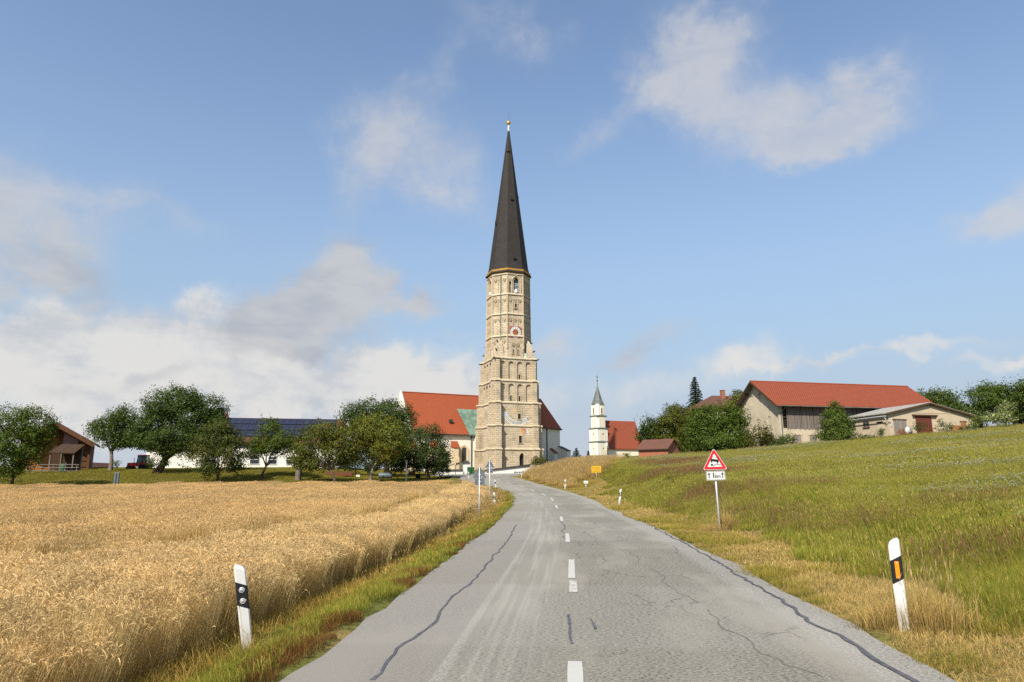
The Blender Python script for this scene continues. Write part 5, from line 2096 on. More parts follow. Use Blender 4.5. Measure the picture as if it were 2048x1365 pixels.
# red roof of a lower building beyond it
rp = PX(188, 930, 118)
lb = thing('far_roof_shed', 'low far shed of which only the dark red roof slope shows', 'shed', (rp.x, rp.y, gz(rp.x, rp.y) - 1.5), 0)
mb = MB()
zq = PX(180, 925, 118).z - gz(rp.x, rp.y) + 1.5
mb.prism([(-4, 0), (2.2, 0), (-1.0, zq), (-4, zq)], 'y', 0, 6)
mb.build('roof', M['roof_old'], lb)
# lean-to shelter in front
lp = PX(125, 935, 94.5)
zl = gz(lp.x, lp.y) - .1
lt = thing('shelter', 'open animal shelter with weathered sloping board roof before timber barn', 'shelter', (lp.x, lp.y, zl), R(24))
zy = lambda py: PX(125, py, 94.5).z - zl
mxl = lambda px: (px - 125) * 94.5 / F * .86
mb = MB()
z0, z1 = zy(907), zy(888.5)
xa3, xb4 = mxl(95), mxl(146)
mb.frus([(xa3, -.2, z0 - .08), (xb4, -.2, z0 - .08), (xb4 + .8, 1.9, z1 - .08), (xa3 + 1.1, 1.9, z1 - .08)], [(xa3, -.2, z0), (xb4, -.2, z0), (xb4 + .8, 1.9, z1), (xa3 + 1.1, 1.9, z1)])
lr_ = mb.build('roof', M['wood_dark'], lt)
nb = 12
for k in range(nb):
    t0, t1 = k / nb + .008, (k + 1) / nb - .008
    a0, a1 = xa3 + (xb4 - xa3) * t0, xa3 + (xb4 - xa3) * t1
    c0_, c1_ = xa3 + 1.1 + (xb4 - .3 - xa3) * t0, xa3 + 1.1 + (xb4 - .3 - xa3) * t1
    mb = MB()
    e = .01 + random.random() * .02
    mb.frus([(a0, -.25, z0 + e), (a1, -.25, z0 + e), (c1_, 1.9, z1 + e), (c0_, 1.9, z1 + e)], [(a0, -.25, z0 + .04 + e), (a1, -.25, z0 + .04 + e), (c1_, 1.9, z1 + .04 + e), (c0_, 1.9, z1 + .04 + e)])
    mb.build('roof_board', M['wood_dark'], lr_)
    if k % 2 == 0:
        mb = MB()
        mb.tube([(a0, -.25, z0 + .09), (c0_, 1.9, z1 + .09)], .035, 4)
        mb.build('batten', M['wood_grey'], lr_)
for xx, yy in ((xa3 + .2, 0), (xb4 - .15, 0), (xa3 + 1.2, 1.7), (xb4 + .6, 1.7)):
    mb = MB()
    mb.box(xx - .07, xx + .07, yy - .07, yy + .07, 0, z0 - .1 if yy < 1 else z1 - .1)
    mb.build('post', M['wood_grey'], lt)
mb = MB()
mb.box(xa3 + .1, xb4 + .5, 1.75, 1.85, 0, z1 - .3)
mb.build('back_wall', M['wood_dark'], lt)
# rail fence of the pen
pen = thing('rail_fence', 'weathered wooden rail fence of the pen below the shelter', 'fence', sink(PX(95, 940, 92.5).x, 92.5), R(20))
for k in range(6):
    xk = -3.4 + k * 1.35
    mb = MB()
    mb.tube([(xk, 0, -.1), (xk + .03, .02, 1.25 + random.uniform(-.1, .2))], .07, 6)
    mb.build('post', M['wood_grey'], pen)
for z in (.35, .75, 1.15):
    for a, b2 in ((-3.5, .2), (.1, 3.6)):
        mb = MB()
        mb.tube([(a, -.09, z + random.uniform(-.06, .06)), (b2, -.09, z + random.uniform(-.06, .06))], .05, 5)
        mb.build('rail', M['wood_grey'], pen)
bn_ = thing('water_butt', 'dark green barrel standing under the animal shelter', 'barrel', sink(PX(127, 938, 94).x, 94), 0)
mb = MB()
mb.lathe([(.36, 0), (.42, .3), (.42, .8), (.36, 1.15)], 12)
mb.build('body', M['bin_green'], bn_, True)
mb = MB()
mb.lathe([(.37, 1.15), (.39, 1.19), (.05, 1.22)], 12)
mb.build('lid', M['black_paint'], bn_)

# ------------------------------------------------------------------ tractor behind the crest
tpz = PX(279, 934, 101)
trac_ = thing('tractor', 'small red tractor with glazed cab half hidden behind grass crest', 'tractor', (tpz.x, tpz.y, PX(279, 936, 101).z - .55), R(8))
mb = MB()
mb.box(-1.55, -.3, -.38, .38, .75, 1.25)
mb.prism([(-1.6, .75), (-1.55, 1.2), (-.3, 1.32), (-.3, .75)], 'y', -.4, .4)
mb.box(-.3, 1.15, -.55, .55, .7, 1.0)
mb.build('body', M['tractor_red'], trac_)
mb = MB()
for sg in (-1, 1):
    mb.prism([(.25, 1.0), (.35, 1.3), (.8, 1.42), (1.25, 1.3), (1.4, 1.0)], 'y', sg * .78 - .18, sg * .78 + .18)
mb.build('mudguard', M['tractor_red'], trac_)
mb = MB()
for x, y in ((-.25, -.55), (-.25, .55), (1.1, -.62), (1.1, .62)):
    mb.tube([(x, y, 1.0), (x + (.1 if x < 0 else -.12), y * .92, 2.25)], .05, 5)
mb.tube([(.42, -.58, 1.0), (.42, -.55, 2.25)], .04, 5)
cf = mb.build('cab_frame', M['black_paint'], trac_)
mb = MB()
mb.prism([(-.2, 1.02), (1.05, 1.02), (.95, 2.22), (-.12, 2.22)], 'y', -.54, .54)
mb.build('cab_glass', M['cab_glass'], cf)
mb = MB()
mb.rect_frus(-.25, 1.15, -.66, .66, 2.24, 2.4, .08)
mb.build('cab_roof', M['tractor_red'], trac_)
for x, rr in ((-1.15, .42), (.82, .68)):
    for sg in (-1, 1):
        mb = MB(Matrix.Translation((x, sg * .78, rr)) @ Matrix.Rotation(R(90), 4, 'X'))
        mb.lathe([(rr * .55, -.16), (rr * .92, -.16), (rr, -.1), (rr, .1), (rr * .92, .16), (rr * .55, .16)], 18)
        wh = mb.build('wheel', M['rubber'], trac_)
        mb = MB(Matrix.Translation((x, sg * .78, rr)) @ Matrix.Rotation(R(90), 4, 'X'))
        mb.lathe([(.05, -.12), (rr * .54, -.1), (rr * .54, .1), (.05, .12)], 14)
        mb.build('rim', M['tractor_red'], wh)
mb = MB()
mb.tube([(-.9, .2, 1.25), (-.9, .2, 2.0)], .04, 6)
mb.build('exhaust', M['black_paint'], trac_)

# ------------------------------------------------------------------ churchyard walls and what stands by them
wl0, wl1 = PX(972, 949, 104), PX(1060, 946, 106)
dv = wl1 - wl0
WA = math.atan2(dv.y, dv.x)
LW = math.hypot(dv.x, dv.y)
zw0 = min(gz(wl0.x, wl0.y), gz(wl1.x, wl1.y)) - .3
wall = thing('churchyard_wall', 'white churchyard wall with dark sloping coping below the tower', 'wall', (wl0.x, wl0.y, zw0), WA)
za, zb2 = PX(985, 943, 104).z - zw0, PX(1057, 932.5, 106).z - zw0
mb = MB()
mb.prism([(0, 0), (LW, 0), (LW, zb2), (0, za)], 'y', 0, .45)
mb.build('masonry', M['white'], wall)
mb = MB()
mb.prism([(-.05, za + .002), (LW + .05, zb2 + .002), (LW + .05, zb2 + .3), (-.05, za + .2)], 'y', -.16, .61)
mb.build('coping', M['slate'], wall)
# long low board with black markings on two legs, in front of the wall
bp_ = PX(1040, 949.5, 99.5)
brd = thing('marker_board', 'long low white board with black markings before churchyard wall', 'sign', (bp_.x, bp_.y, gz(bp_.x, bp_.y)), R(9))
zbd = PX(1040, 950, 99.5).z - gz(bp_.x, bp_.y)
mb = MB()
mb.box(-.88, .88, -.02, .02, max(.12, zbd + .05), max(.12, zbd + .05) + .42)
pn = mb.build('panel', M['white_paint'], brd)
zk0 = max(.12, zbd + .05)
mb = MB()
for k, (x, w, z, h) in enumerate(((-.78, .05, .21, .15), (-.62, .07, .25, .09), (-.5, .04, .15, .08), (-.36, .08, .2, .07), (-.2, .05, .28, .06), (-.05, .07, .2, .12), (.12, .04, .22, .08), (.3, .06, .3, .05), (.45, .12, .31, .035), (.47, .03, .2, .13), (.68, .06, .2, .1))):
    mb.box(x - w, x + w, -.026, -.021, zk0 + z - h, zk0 + z + h)
mb.box(-.88, .88, -.026, -.021, zk0, zk0 + .035)
mb.build('markings', M['black_paint'], pn)
mb = MB()
mb.box(-.65, -.59, -.04, .04, 0, zk0)
mb.build('leg', M['zinc'], brd)
mb = MB()
mb.box(.59, .65, -.04, .04, 0, zk0)
mb.build('leg', M['zinc'], brd)
# gate pillar and low wall on the left
gp = PX(932.5, 947, 103)
pil = thing('gate_pillar', 'white rendered gate pillar with dark cap beside the green bins', 'pillar', (gp.x, gp.y, gz(gp.x, gp.y)), R(18))
zg1 = PX(932, 927, 103).z - gz(gp.x, gp.y)
mb = MB()
mb.box(-.42, .42, -.42, .42, -.2, zg1)
mb.build('shaft', M['white'], pil)
mb = MB()
mb.frus([(-.58, -.58, zg1 + .002), (.58, -.58, zg1 + .002), (.58, .58, zg1 + .002), (-.58, .58, zg1 + .002)], [(-.1, -.1, zg1 + .4), (.1, -.1, zg1 + .4), (.1, .1, zg1 + .4), (-.1, .1, zg1 + .4)])
mb.build('cap', M['slate'], pil)
lw = PX(901, 946, 102)
low = thing('low_wall', 'low white wall with dark coping left of the gate pillar', 'wall', (lw.x, lw.y, gz(lw.x, lw.y)), R(14))
zl1 = PX(901, 942.5, 102).z - gz(lw.x, lw.y)
mb = MB()
mb.box(-2.3, 1.8, -.2, .2, -.2, max(.4, zl1))
mb.build('masonry', M['white'], low)
mb = MB()
mb.frus([(-2.35, -.32, max(.4, zl1) + .002), (1.85, -.32, max(.4, zl1) + .002), (1.85, .32, max(.4, zl1) + .002), (-2.35, .32, max(.4, zl1) + .002)], [(-2.35, -.05, max(.4, zl1) + .25), (1.85, -.05, max(.4, zl1) + .25), (1.85, .05, max(.4, zl1) + .25), (-2.35, .05, max(.4, zl1) + .25)])
mb.build('coping', M['slate'], low)


def wheelie_bin(px, Y, label, mat):
    p = PX(px, 950, Y)
    t = thing('waste_bin', label, 'bin', sink(p.x, Y), R(10), 'waste bins by the churchyard wall')
    mb = MB()
    mb.rect_frus(-.24, .24, -.26, .26, .12, .95, -.04)
    mb.build('body', mat, t)
    mb = MB()
    mb.frus([(-.3, -.34, .955), (.3, -.34, .955), (.3, .34, .955), (-.3, .34, .955)], [(-.27, -.3, 1.02), (.27, -.3, 1.02), (.27, .3, 1.1), (-.27, .3, 1.1)])
    mb.build('lid', mat, t)
    for sg in (-1, 1):
        mb = MB(Matrix.Translation((sg * .26, .24, .11)) @ Matrix.Rotation(R(90), 4, 'Y'))
        mb.lathe([(.03, -.03), (.11, -.03), (.11, .03), (.03, .03)], 10)
        mb.build('wheel', M['rubber'], t)


wheelie_bin(938.5, 100, 'green wheeled waste bin close beside the gate pillar', M['bin_green'])
wheelie_bin(944, 100.2, 'green wheeled waste bin nearest the back of the road sign', M['bin_green'])
# bird box on a pole by the nave
bb = PX(911, 948, 100)
bx_ = thing('bird_box_pole', 'thin pole with two small dark boxes before the church nave', 'pole', sink(bb.x, bb.y), 0)
zt3 = PX(911, 930, 100).z - gz(bb.x, bb.y)
mb = MB()
mb.tube([(0, 0, -.1), (0, 0, zt3)], .04, 6)
mb.build('pole', M['wood_dark'], bx_)
for dx in (.18, .42):
    mb = MB()
    mb.box(dx - .1, dx + .1, -.1, .1, zt3 - .1 + dx * .3, zt3 + .2 + dx * .3)
    mb.tube([(0, 0, zt3 - .1), (dx, 0, zt3 + dx * .3)], .02, 4)
    mb.build('box', M['black_paint'], bx_)
# things under the orchard trees
tk = PX(771, 941, 95)
tank = thing('tank', 'grey blue round tank lying on its side in shade of trees', 'tank', sink(tk.x, 95), R(3))
mb = MB(Matrix.Translation((0, 0, .42)) @ Matrix.Rotation(R(90), 4, 'Y'))
mb.lathe([(.1, -.92), (.36, -.88), (.40, -.8), (.40, .8), (.36, .88), (.1, .92)], 18)
mb.build('shell', M['tank_grey'], tank, True)
for sg in (-1, 1):
    mb = MB()
    mb.box(sg * .55 - .06, sg * .55 + .06, -.35, .35, -.05, .12)
    mb.build('cradle', M['wood_dark'], tank)
st = PX(678, 942, 95)
stack = thing('timber_stack', 'stack of reddish brown beams under the orchard trees', 'stack', sink(st.x, 95), R(2))
for k in range(14):
    mb = MB()
    r_, c_ = divmod(k, 5)
    x0 = -1.9 + random.uniform(-.1, .1)
    mb.box(x0, x0 + 3.8, -.5 + c_ * .2, -.32 + c_ * .2, .02 + r_ * .2, .2 + r_ * .2)
    mb.build('beam', M['wood_brown'] if k % 3 else M['wood_red'], stack)
wb = PX(717, 943, 95)
wbx = thing('white_crate', 'small white crate with dark hole beside the timber stack', 'crate', sink(wb.x, 95), 0)
mb = MB()
mb.box(-.24, .24, -.2, .2, 0, .36)
mb.build('case', M['white_paint'], wbx)
mb = MB()
mb.lathe([(.1, -.206), (.1, -.2)], 10)
mb.f = [f for f in mb.f]
o = mb.build('hole', M['dark'], wbx)
o.rotation_euler = (R(90), 0, 0)
o.location = (.02, -.41 + .0, .18)
o.location = (.02, -.0, .18)
tr_ = PX(835, 943, 94)
tlr = thing('farm_trailer', 'dark flat trailer loaded with orange tiles under dark tree', 'trailer', sink(tr_.x, 94), R(3))
mb = MB()
mb.box(-1.2, 1.2, -.6, .6, .55, .68)
mb.build('bed', M['black_paint'], tlr)
mb = MB()
mb.rect_frus(-1.1, -.3, -.5, .5, .685, .95, .1)
mb.build('tile_load', M['roof_church'], tlr)
for x in (-1.1, 1.1):
    for sg in (-1, 1):
        mb = MB()
        mb.box(x - .05, x + .05, sg * .55 - .05, sg * .55 + .05, .55, 1.15)
        mb.build('stake', M['wood_grey'], tlr)
for sg in (-1, 1):
    mb = MB(Matrix.Translation((.1, sg * .66, .3)) @ Matrix.Rotation(R(90), 4, 'X'))
    mb.lathe([(.05, -.08), (.3, -.08), (.3, .08), (.05, .08)], 14)
    mb.build('wheel', M['rubber'], tlr)
# two grey stone posts at the field edge
for k, (px, lab) in enumerate(((230.5, 'left one of two short grey posts at wheat field edge'), (236, 'right one of two short grey posts at wheat field edge'))):
    Yp = 79.5
    p = PX(px, 958, Yp)
    t = tag(bpy.data.objects.new('boundary_post', None), lab, 'post', 'grey posts at the field edge')
    C.objects.link(t)
    t.location = sink(p.x, Yp)
    zt4 = PX(px, 945.5, Yp).z - gz(p.x, Yp)
    mb = MB()
    mb.rect_frus(-.11, .11, -.11, .11, -.2, zt4 - .08, .01)
    mb.build('shaft', M['tank_grey'], t)
    mb = MB()
    mb.frus([(-.1, -.1, zt4 - .078), (.1, -.1, zt4 - .078), (.1, .1, zt4 - .078), (-.1, .1, zt4 - .078)], [(-.05, -.05, zt4), (.05, -.05, zt4), (.05, .05, zt4), (-.05, .05, zt4)])
    mb.build('top', M['tank_grey'], t)

# ------------------------------------------------------------------ trees and shrubs
def np_mesh(name, verts, faces4, cols, mat):
    """mesh of separate quads (n*4 vertices) with one colour per face corner set"""
    n = len(verts)
    me = bpy.data.meshes.new(name)
    me.vertices.add(n)
    me.vertices.foreach_set('co', verts.astype(np.float32).ravel())
    nf = len(faces4)
    me.loops.add(nf * 4)
    me.loops.foreach_set('vertex_index', faces4.astype(np.int32).ravel())
    me.polygons.add(nf)
    me.polygons.foreach_set('loop_start', np.arange(0, nf * 4, 4, dtype=np.int32))
    me.update(calc_edges=True)
    at = me.attributes.new('Col', 'FLOAT_COLOR', 'POINT')
    c4 = np.ones((n, 4), np.float32)
    c4[:, :3] = cols
    at.data.foreach_set('color', c4.ravel())
    me.materials.append(mat)
    return me


def lumps(p, seed):
    r = np.random.default_rng(seed)
    s = 0
    for k in range(5):
        w = r.normal(0, 1.0, 3) * (.9 + .5 * k)
        s = s + np.sin(p @ w + r.uniform(0, 6.28)) / (1 + .35 * k)
    return s / 2.6


def leaves(lobes, dens, size, seed, col, colvar=.25, warm=.0, needle=False, sprigs=.16, gap=-.55):
    r = np.random.default_rng(seed)
    P, Nn = [], []
    for ci, (c, rad) in enumerate(lobes):
        c = np.array(c)
        rad = np.array(rad)
        area = 4 * math.pi * ((rad[0] * rad[1]) ** 1.6 / 3 + (rad[0] * rad[2]) ** 1.6 / 3 + (rad[1] * rad[2]) ** 1.6 / 3) ** (1 / 1.6)
        nc = max(12, int(area * dens * 1.9 / 14))
        d = r.normal(0, 1, (nc, 3))
        d /= np.linalg.norm(d, axis=1)[:, None]
        rf = 1 - .55 * r.uniform(0, 1, nc) ** 1.8
        rf *= 1 + .36 * lumps(d * 2.8 * max(.8, rad.mean() * .6) + c, seed + ci)
        sp = r.uniform(0, 1, nc) < sprigs
        rf[sp] *= r.uniform(1.05, 1.32, sp.sum())
        ctr = c + d * rad * rf[:, None]
        ctr[:, 2] -= .10 * rad[2] * (1 - np.abs(d[:, 2])) * 0
        keep = lumps(ctr * 1.5, seed + 90) > gap + .12
        # drop clumps buried deep in another lobe
        for cj, (c2, rad2) in enumerate(lobes):
            if cj != ci:
                q = np.linalg.norm((ctr - np.array(c2)) / np.array(rad2), axis=1)
                keep &= ~(q < .60)
        ctr, d, sp = ctr[keep], d[keep], sp[keep]
        per = 14
        n = len(ctr) * per
        sg = np.where(sp, .14, .24)[:, None, None] * (size / .17)
        pts = ctr[:, None, :] + r.normal(0, 1, (len(ctr), per, 3)) * sg * np.array([1.1, 1.1, .8])
        if sp.any():
            pts[sp] += (np.linspace(-.5, .5, per)[None, :, None] * (d[sp] * .6 + np.array([0, 0, .5]))[:, None, :]) * (size / .17)
        P.append(pts.reshape(-1, 3))
        Nn.append(np.repeat(d, per, 0))
    P = np.concatenate(P)
    Nn = np.concatenate(Nn)
    n = len(P)
    nor = Nn * .85 + r.normal(0, .42, (n, 3)) + np.array([0, 0, .35])
    nor /= np.linalg.norm(nor, axis=1)[:, None]
    t = r.normal(0, 1, (n, 3))
    t -= nor * (t * nor).sum(1)[:, None]
    t /= np.linalg.norm(t, axis=1)[:, None]
    b = np.cross(nor, t)
    L = size * 1.12 * r.uniform(.7, 1.35, n)[:, None]
    W = L * (.16 if needle else .58)
    V = np.stack([P - t * L * .6, P + b * W * .5 - nor * L * .06, P + t * L * .6 - nor * L * .12, P - b * W * .5 - nor * L * .06], 1).reshape(-1, 3)
    Fc = np.arange(n * 4).reshape(-1, 4)
    base = np.array(col)[None, :] * (1 + r.normal(0, colvar, n)[:, None] * np.array([1, .9, .7])[None, :] * .9)
    pale = r.uniform(0, 1, n) < .12
    base[pale] = base[pale] * 1.6
    if warm:
        wsel = (r.uniform(0, 1, n) < warm) | ((lumps(P * .5, seed + 7) > .45) & (r.uniform(0, 1, n) < warm * 3))
        base[wsel] = base[wsel] * np.array([1.9, 1.05, .7])
    base = np.clip(base * np.array([1.12, 1.12, .62]), .006, .6)
    return V, Fc, np.repeat(base, 4, 0)


def limb_mesh(base, lobes, r0, seed, mat, fork=.35, lean=0):
    r = random.Random(seed)
    mb = MB()
    base = Vector(base)
    top = Vector((0, 0, 0))
    for c, rad in lobes:
        top += Vector(c)
    top /= len(lobes)
    mid = base.lerp(top, fork) + Vector((r.uniform(-.15, .15), r.uniform(-.15, .15), 0))
    mb.tube([base - Vector((0, 0, .35)), base + Vector((0, 0, .05)), base.lerp(mid, .5) + Vector((r.uniform(-.1, .1), 0, 0)), mid], [r0 * 1.5, r0 * 1.15, r0 * .92, r0 * .82], 8)
    for c, rad in lobes:
        c = Vector(c)
        e = c + Vector((r.uniform(-.3, .3), r.uniform(-.3, .3), r.uniform(0, .4) * rad[2]))
        m1 = mid.lerp(e, .45) + Vector((r.uniform(-.35, .35), r.uniform(-.35, .35), -.1 + r.uniform(0, .35)))
        mb.tube([mid - Vector((0, 0, r0 * .5)), m1, e], [r0 * .55, r0 * .34, r0 * .10], 6)
        for k in range(4):
            a = Vector((r.gauss(0, 1), r.gauss(0, 1), r.gauss(.3, .7))).normalized()
            t = m1.lerp(e, r.uniform(.1, .9))
            mb.tube([t, t.lerp(c + Vector((a.x * rad[0], a.y * rad[1], a.z * rad[2])) * .9, .6) + Vector((0, 0, .1)), c + Vector((a.x * rad[0], a.y * rad[1], a.z * rad[2])) * .88], [r0 * .2, r0 * .12, .012], 4)
    return mb


TREE_N = [0]


def tree(label, Y, foot, lobes_px, r0, col, dens=46, size=.20, warm=0.0, bark='bark', group=None, fork=.35, name='tree', cat='tree', trunk=True, depth=.9, gap=-.55, sprigs=.2, colvar=.25, spread=.5):
    TREE_N[0] += 1
    sd = 100 + TREE_N[0] * 17
    r = random.Random(sd)
    fx = PX(foot[0], foot[1], Y).x
    bz = gz(fx, Y)
    t = thing(name, label, cat, (fx, Y, bz), 0, group)
    lobes = []
    for px, py, rx, ry in lobes_px:
        dy = r.uniform(-spread, spread) * rx * Y / F
        p = PX(px, py, Y + dy)
        k = (Y + dy) / F * 1.0
        lobes.append(((p.x - fx, p.y - Y, p.z - bz), (rx * k, max(rx, ry) * k * depth, ry * k)))
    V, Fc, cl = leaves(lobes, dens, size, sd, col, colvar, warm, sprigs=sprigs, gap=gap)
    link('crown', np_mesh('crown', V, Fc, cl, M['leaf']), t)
    if trunk:
        limb_mesh((0, 0, 0), lobes, r0, sd, None, fork).build('trunk', M[bark], t, True)
    return t


G1 = (.058, .088, .016)     # fresh mid green
G2 = (.042, .068, .014)     # deep green
G3 = (.086, .10, .018)     # yellowish green
G4 = (.044, .068, .022)     # cool green
OR_ = 'orchard trees beyond the wheat field'
tree('apple tree at far left edge with drooping lower branches', 78, (25, 962), [(15, 850, 48, 34), (70, 848, 34, 28), (35, 888, 52, 34), (8, 925, 40, 34), (62, 832, 24, 18), (-40, 880, 45, 45), (84, 868, 26, 26), (60, 905, 30, 22), (98, 848, 14, 16), (30, 930, 16, 28)], .2, G1, 40, .17, .05, group=OR_)
tree('slender young pear tree with open crown left of the tractor', 95, (222, 930), [(204, 868, 28, 20), (248, 832, 26, 24), (255, 868, 30, 26), (196, 852, 16, 14), (226, 846, 20, 24), (235, 885, 34, 12)], .27, G1, 38, .19, group=OR_, bark='bark_grey', fork=.45)
tree('largest orchard tree with broad dark crown and thick trunk', 92, (316, 938), [(345, 808, 48, 32), (388, 838, 54, 42), (310, 836, 38, 38), (300, 880, 40, 20), (350, 882, 52, 26), (418, 822, 34, 26), (405, 878, 36, 28), (284, 866, 24, 20), (372, 802, 34, 24), (440, 850, 22, 24)], .50, G2, 40, .20, .02, group=OR_, fork=.3)
tree('low spreading apple tree before the left end of the solar house', 83, (436, 950), [(430, 885, 46, 34), (400, 912, 34, 28), (468, 900, 30, 34), (442, 862, 28, 20), (415, 938, 26, 14), (470, 930, 20, 16)], .17, (.060, .078, .022), 42, .17, .07, group=OR_)
tree('small apple tree with forked trunk in front of white windows', 88, (524, 944), [(540, 858, 26, 22), (519, 884, 26, 22), (565, 880, 28, 20), (580, 898, 16, 13), (545, 898, 34, 13), (505, 905, 18, 14)], .16, G1, 42, .17, .05, group=OR_)
tree('apple tree with leaning trunk before right end of solar house', 84, (674, 943), [(640, 888, 42, 36), (608, 905, 24, 28), (660, 866, 34, 26), (690, 890, 38, 34), (628, 926, 32, 14), (620, 868, 20, 18), (600, 926, 20, 12), (690, 920, 24, 14)], .17, G3, 42, .17, .05, group=OR_, fork=.4)
tree('yellowish apple tree with whitewashed upper trunk', 84.5, (742, 946), [(740, 866, 50, 34), (706, 896, 26, 26), (786, 880, 38, 38), (752, 846, 40, 18), (770, 912, 26, 14)], .2, G3, 42, .17, .07, group=OR_, bark='bark_grey')
tree('tall dark tree rising behind orchard left of red church roof', 97, (775, 940), [(758, 832, 56, 32), (716, 836, 34, 28), (798, 832, 32, 28), (800, 868, 30, 28), (740, 866, 40, 30), (770, 900, 44, 26)], .35, G4, 42, .2, 0, group=OR_)
tree('feathery walnut like tree directly before the church nave', 90, (858, 946), [(848, 884, 40, 32), (868, 862, 18, 14), (836, 862, 14, 12), (880, 912, 22, 28), (830, 918, 30, 24), (860, 915, 30, 26), (806, 905, 18, 30)], .18, (.040, .066, .026), 42, .17, .06, group=OR_)
# pollarded trunk
pt = PX(597, 938, 87)
tp_ = thing('pollard_tree', 'thick bare pollarded trunk right of the white house windows', 'tree', sink(pt.x, 87))
ztp = PX(597, 902, 87).z - gz(pt.x, 87)
mb = MB()
mb.tube([(0, 0, -.3), (0, 0, .1), (.05, 0, ztp * .6), (-.05, 0, ztp)], [.45, .36, .34, .40], 9)
mb.tube([(.3, .05, .1), (.36, 0, ztp * .95)], [.12, .1], 6)
mb.build('trunk', M['bark_grey'], tp_, True)
V, Fc, cl = leaves([((-.1, 0, ztp + .4), (.9, .8, .5)), ((.7, .1, ztp - .3), (.5, .5, .4))], 40, .17, 901, G1)
link('crown', np_mesh('crown', V, Fc, cl, M['leaf']), tp_)
# white painted slim trunk
pt = PX(813, 947, 89)
bt_ = thing('whitewashed_tree', 'slim white trunk with forked top standing in dark shade', 'tree', sink(pt.x, 89))
ztp = PX(813, 919, 89).z - gz(pt.x, 89)
mb = MB()
mb.tube([(0, 0, -.2), (0, 0, .5), (-.03, 0, ztp * .6), (-.05, 0, ztp)], [.11, .09, .075, .06], 7)
mb.tube([(-.03, 0, ztp * .7), (-.22, .05, ztp * .92), (-.25, .05, ztp * 1.1)], [.06, .05, .03], 5)
mb.tube([(-.03, 0, ztp * .8), (.12, .05, ztp * .98)], [.06, .03], 5)
mb.build('trunk', M['whitewash'], bt_, True)
V, Fc, cl = leaves([((-.1, .2, ztp + .5), (.9, .8, .6))], 40, .16, 903, G4)
link('crown', np_mesh('crown', V, Fc, cl, M['leaf']), bt_)

SH = 'shrubs along the edges of the village'


def shrub(label, Y, px, py, lobes, col, **kw):
    kw.setdefault('size', .16)
    kw.setdefault('group', SH)
    return tree(label, Y, (px, py), lobes, .05, col, name='shrub', cat='shrub', fork=.3, **kw)


shrub('round dark bush at right end of the orchard before the nave', 93, 882, 946, [(884, 925, 20, 22), (870, 935, 16, 14), (897, 938, 8, 8)], (.05, .066, .016))
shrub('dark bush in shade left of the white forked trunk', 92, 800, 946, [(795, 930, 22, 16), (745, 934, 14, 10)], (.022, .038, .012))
shrub('small shoot of leaves beside the pear tree trunk', 95, 240, 932, [(240, 926, 7, 6), (233, 929, 4, 4)], G1, dens=24)
shrub('leafy bush at the foot of the biggest orchard tree', 91, 305, 938, [(304, 925, 9, 11), (330, 920, 7, 12)], G2)
shrub('added hedge coloured as deep shade behind the tank and yellowish tree', 100.5, 745, 942, [(700, 925, 26, 18), (745, 922, 30, 20), (790, 922, 30, 20), (830, 926, 26, 18), (665, 928, 18, 12)], (.022, .038, .012), dens=34, gap=-1.2)  # added to close the gap under the trees; shade put into leaf colour
# right hand side
WR = 'trees beside the right hand farm'
tree('rounded tree at left end of the wood behind brick hut', 133, (1300, 905), [(1298, 850, 18, 18), (1310, 880, 20, 24), (1288, 872, 12, 14), (1305, 865, 16, 18)], .2, (.042, .062, .014), 34, .25, group=WR)
tree('tall olive green conical tree right of the brick hut', 131, (1345, 905), [(1350, 842, 26, 26), (1336, 872, 24, 28), (1366, 868, 22, 30), (1352, 890, 34, 20), (1328, 845, 12, 16), (1350, 822, 14, 14)], .2, (.078, .086, .014), 36, .24, group=WR)
tree('second olive green tree directly behind the big dark tree', 127, (1385, 905), [(1382, 838, 22, 26), (1376, 870, 18, 30)], .2, (.07, .078, .014), 36, .24, group=WR)
tree('big dense dark green round tree left of the barn gable', 104, (1440, 905), [(1432, 838, 42, 30), (1410, 868, 38, 30), (1462, 864, 36, 34), (1436, 888, 56, 22), (1476, 838, 20, 22), (1402, 842, 26, 24), (1486, 880, 16, 22)], .35, G1, 40, .21, group=WR, gap=-.8)
tree('tree top showing behind the left slope of barn roof', 128, (1480, 860), [(1478, 800, 16, 18), (1466, 812, 14, 14), (1484, 825, 18, 20)], .2, G3, 36, .25, group=WR)
tree('conical lime tree standing before the barn boards', 93.5, (1672, 888), [(1673, 872, 36, 18), (1672, 850, 32, 22), (1671, 832, 20, 18), (1670, 818, 10, 11), (1668, 808, 3, 5)], .16, (.062, .090, .020), 56, .17, group=WR, depth=1, spread=.1, gap=-1.2, sprigs=.05)
tree('broad tree rising behind the right end of the barn roof', 122, (1870, 860), [(1872, 800, 36, 20), (1905, 808, 14, 12), (1845, 800, 12, 12), (1890, 820, 24, 14), (1920, 818, 8, 8)], .3, G1, 36, .25, group=WR)
tree('dense green thicket tree at the left of the right edge copse', 98, (1960, 850), [(1962, 800, 32, 26), (1950, 825, 22, 22), (1985, 786, 26, 18), (1955, 842, 16, 14)], .2, G1, 38, .22, group=WR)
tree('tall thicket tree touching the right edge of the picture', 98, (2030, 850), [(2020, 792, 34, 26), (2050, 785, 30, 26), (2035, 825, 34, 28), (2075, 810, 40, 45), (2000, 820, 26, 26)], .25, G1, 38, .22, group=WR)
shrub('silvery grey leaved shrub in front of the right edge copse', 92, 2010, 855, [(2012, 822, 14, 14), (2000, 838, 18, 14), (2014, 808, 7, 8), (2022, 838, 12, 12)], (.22, .25, .17), dens=30, group=None)
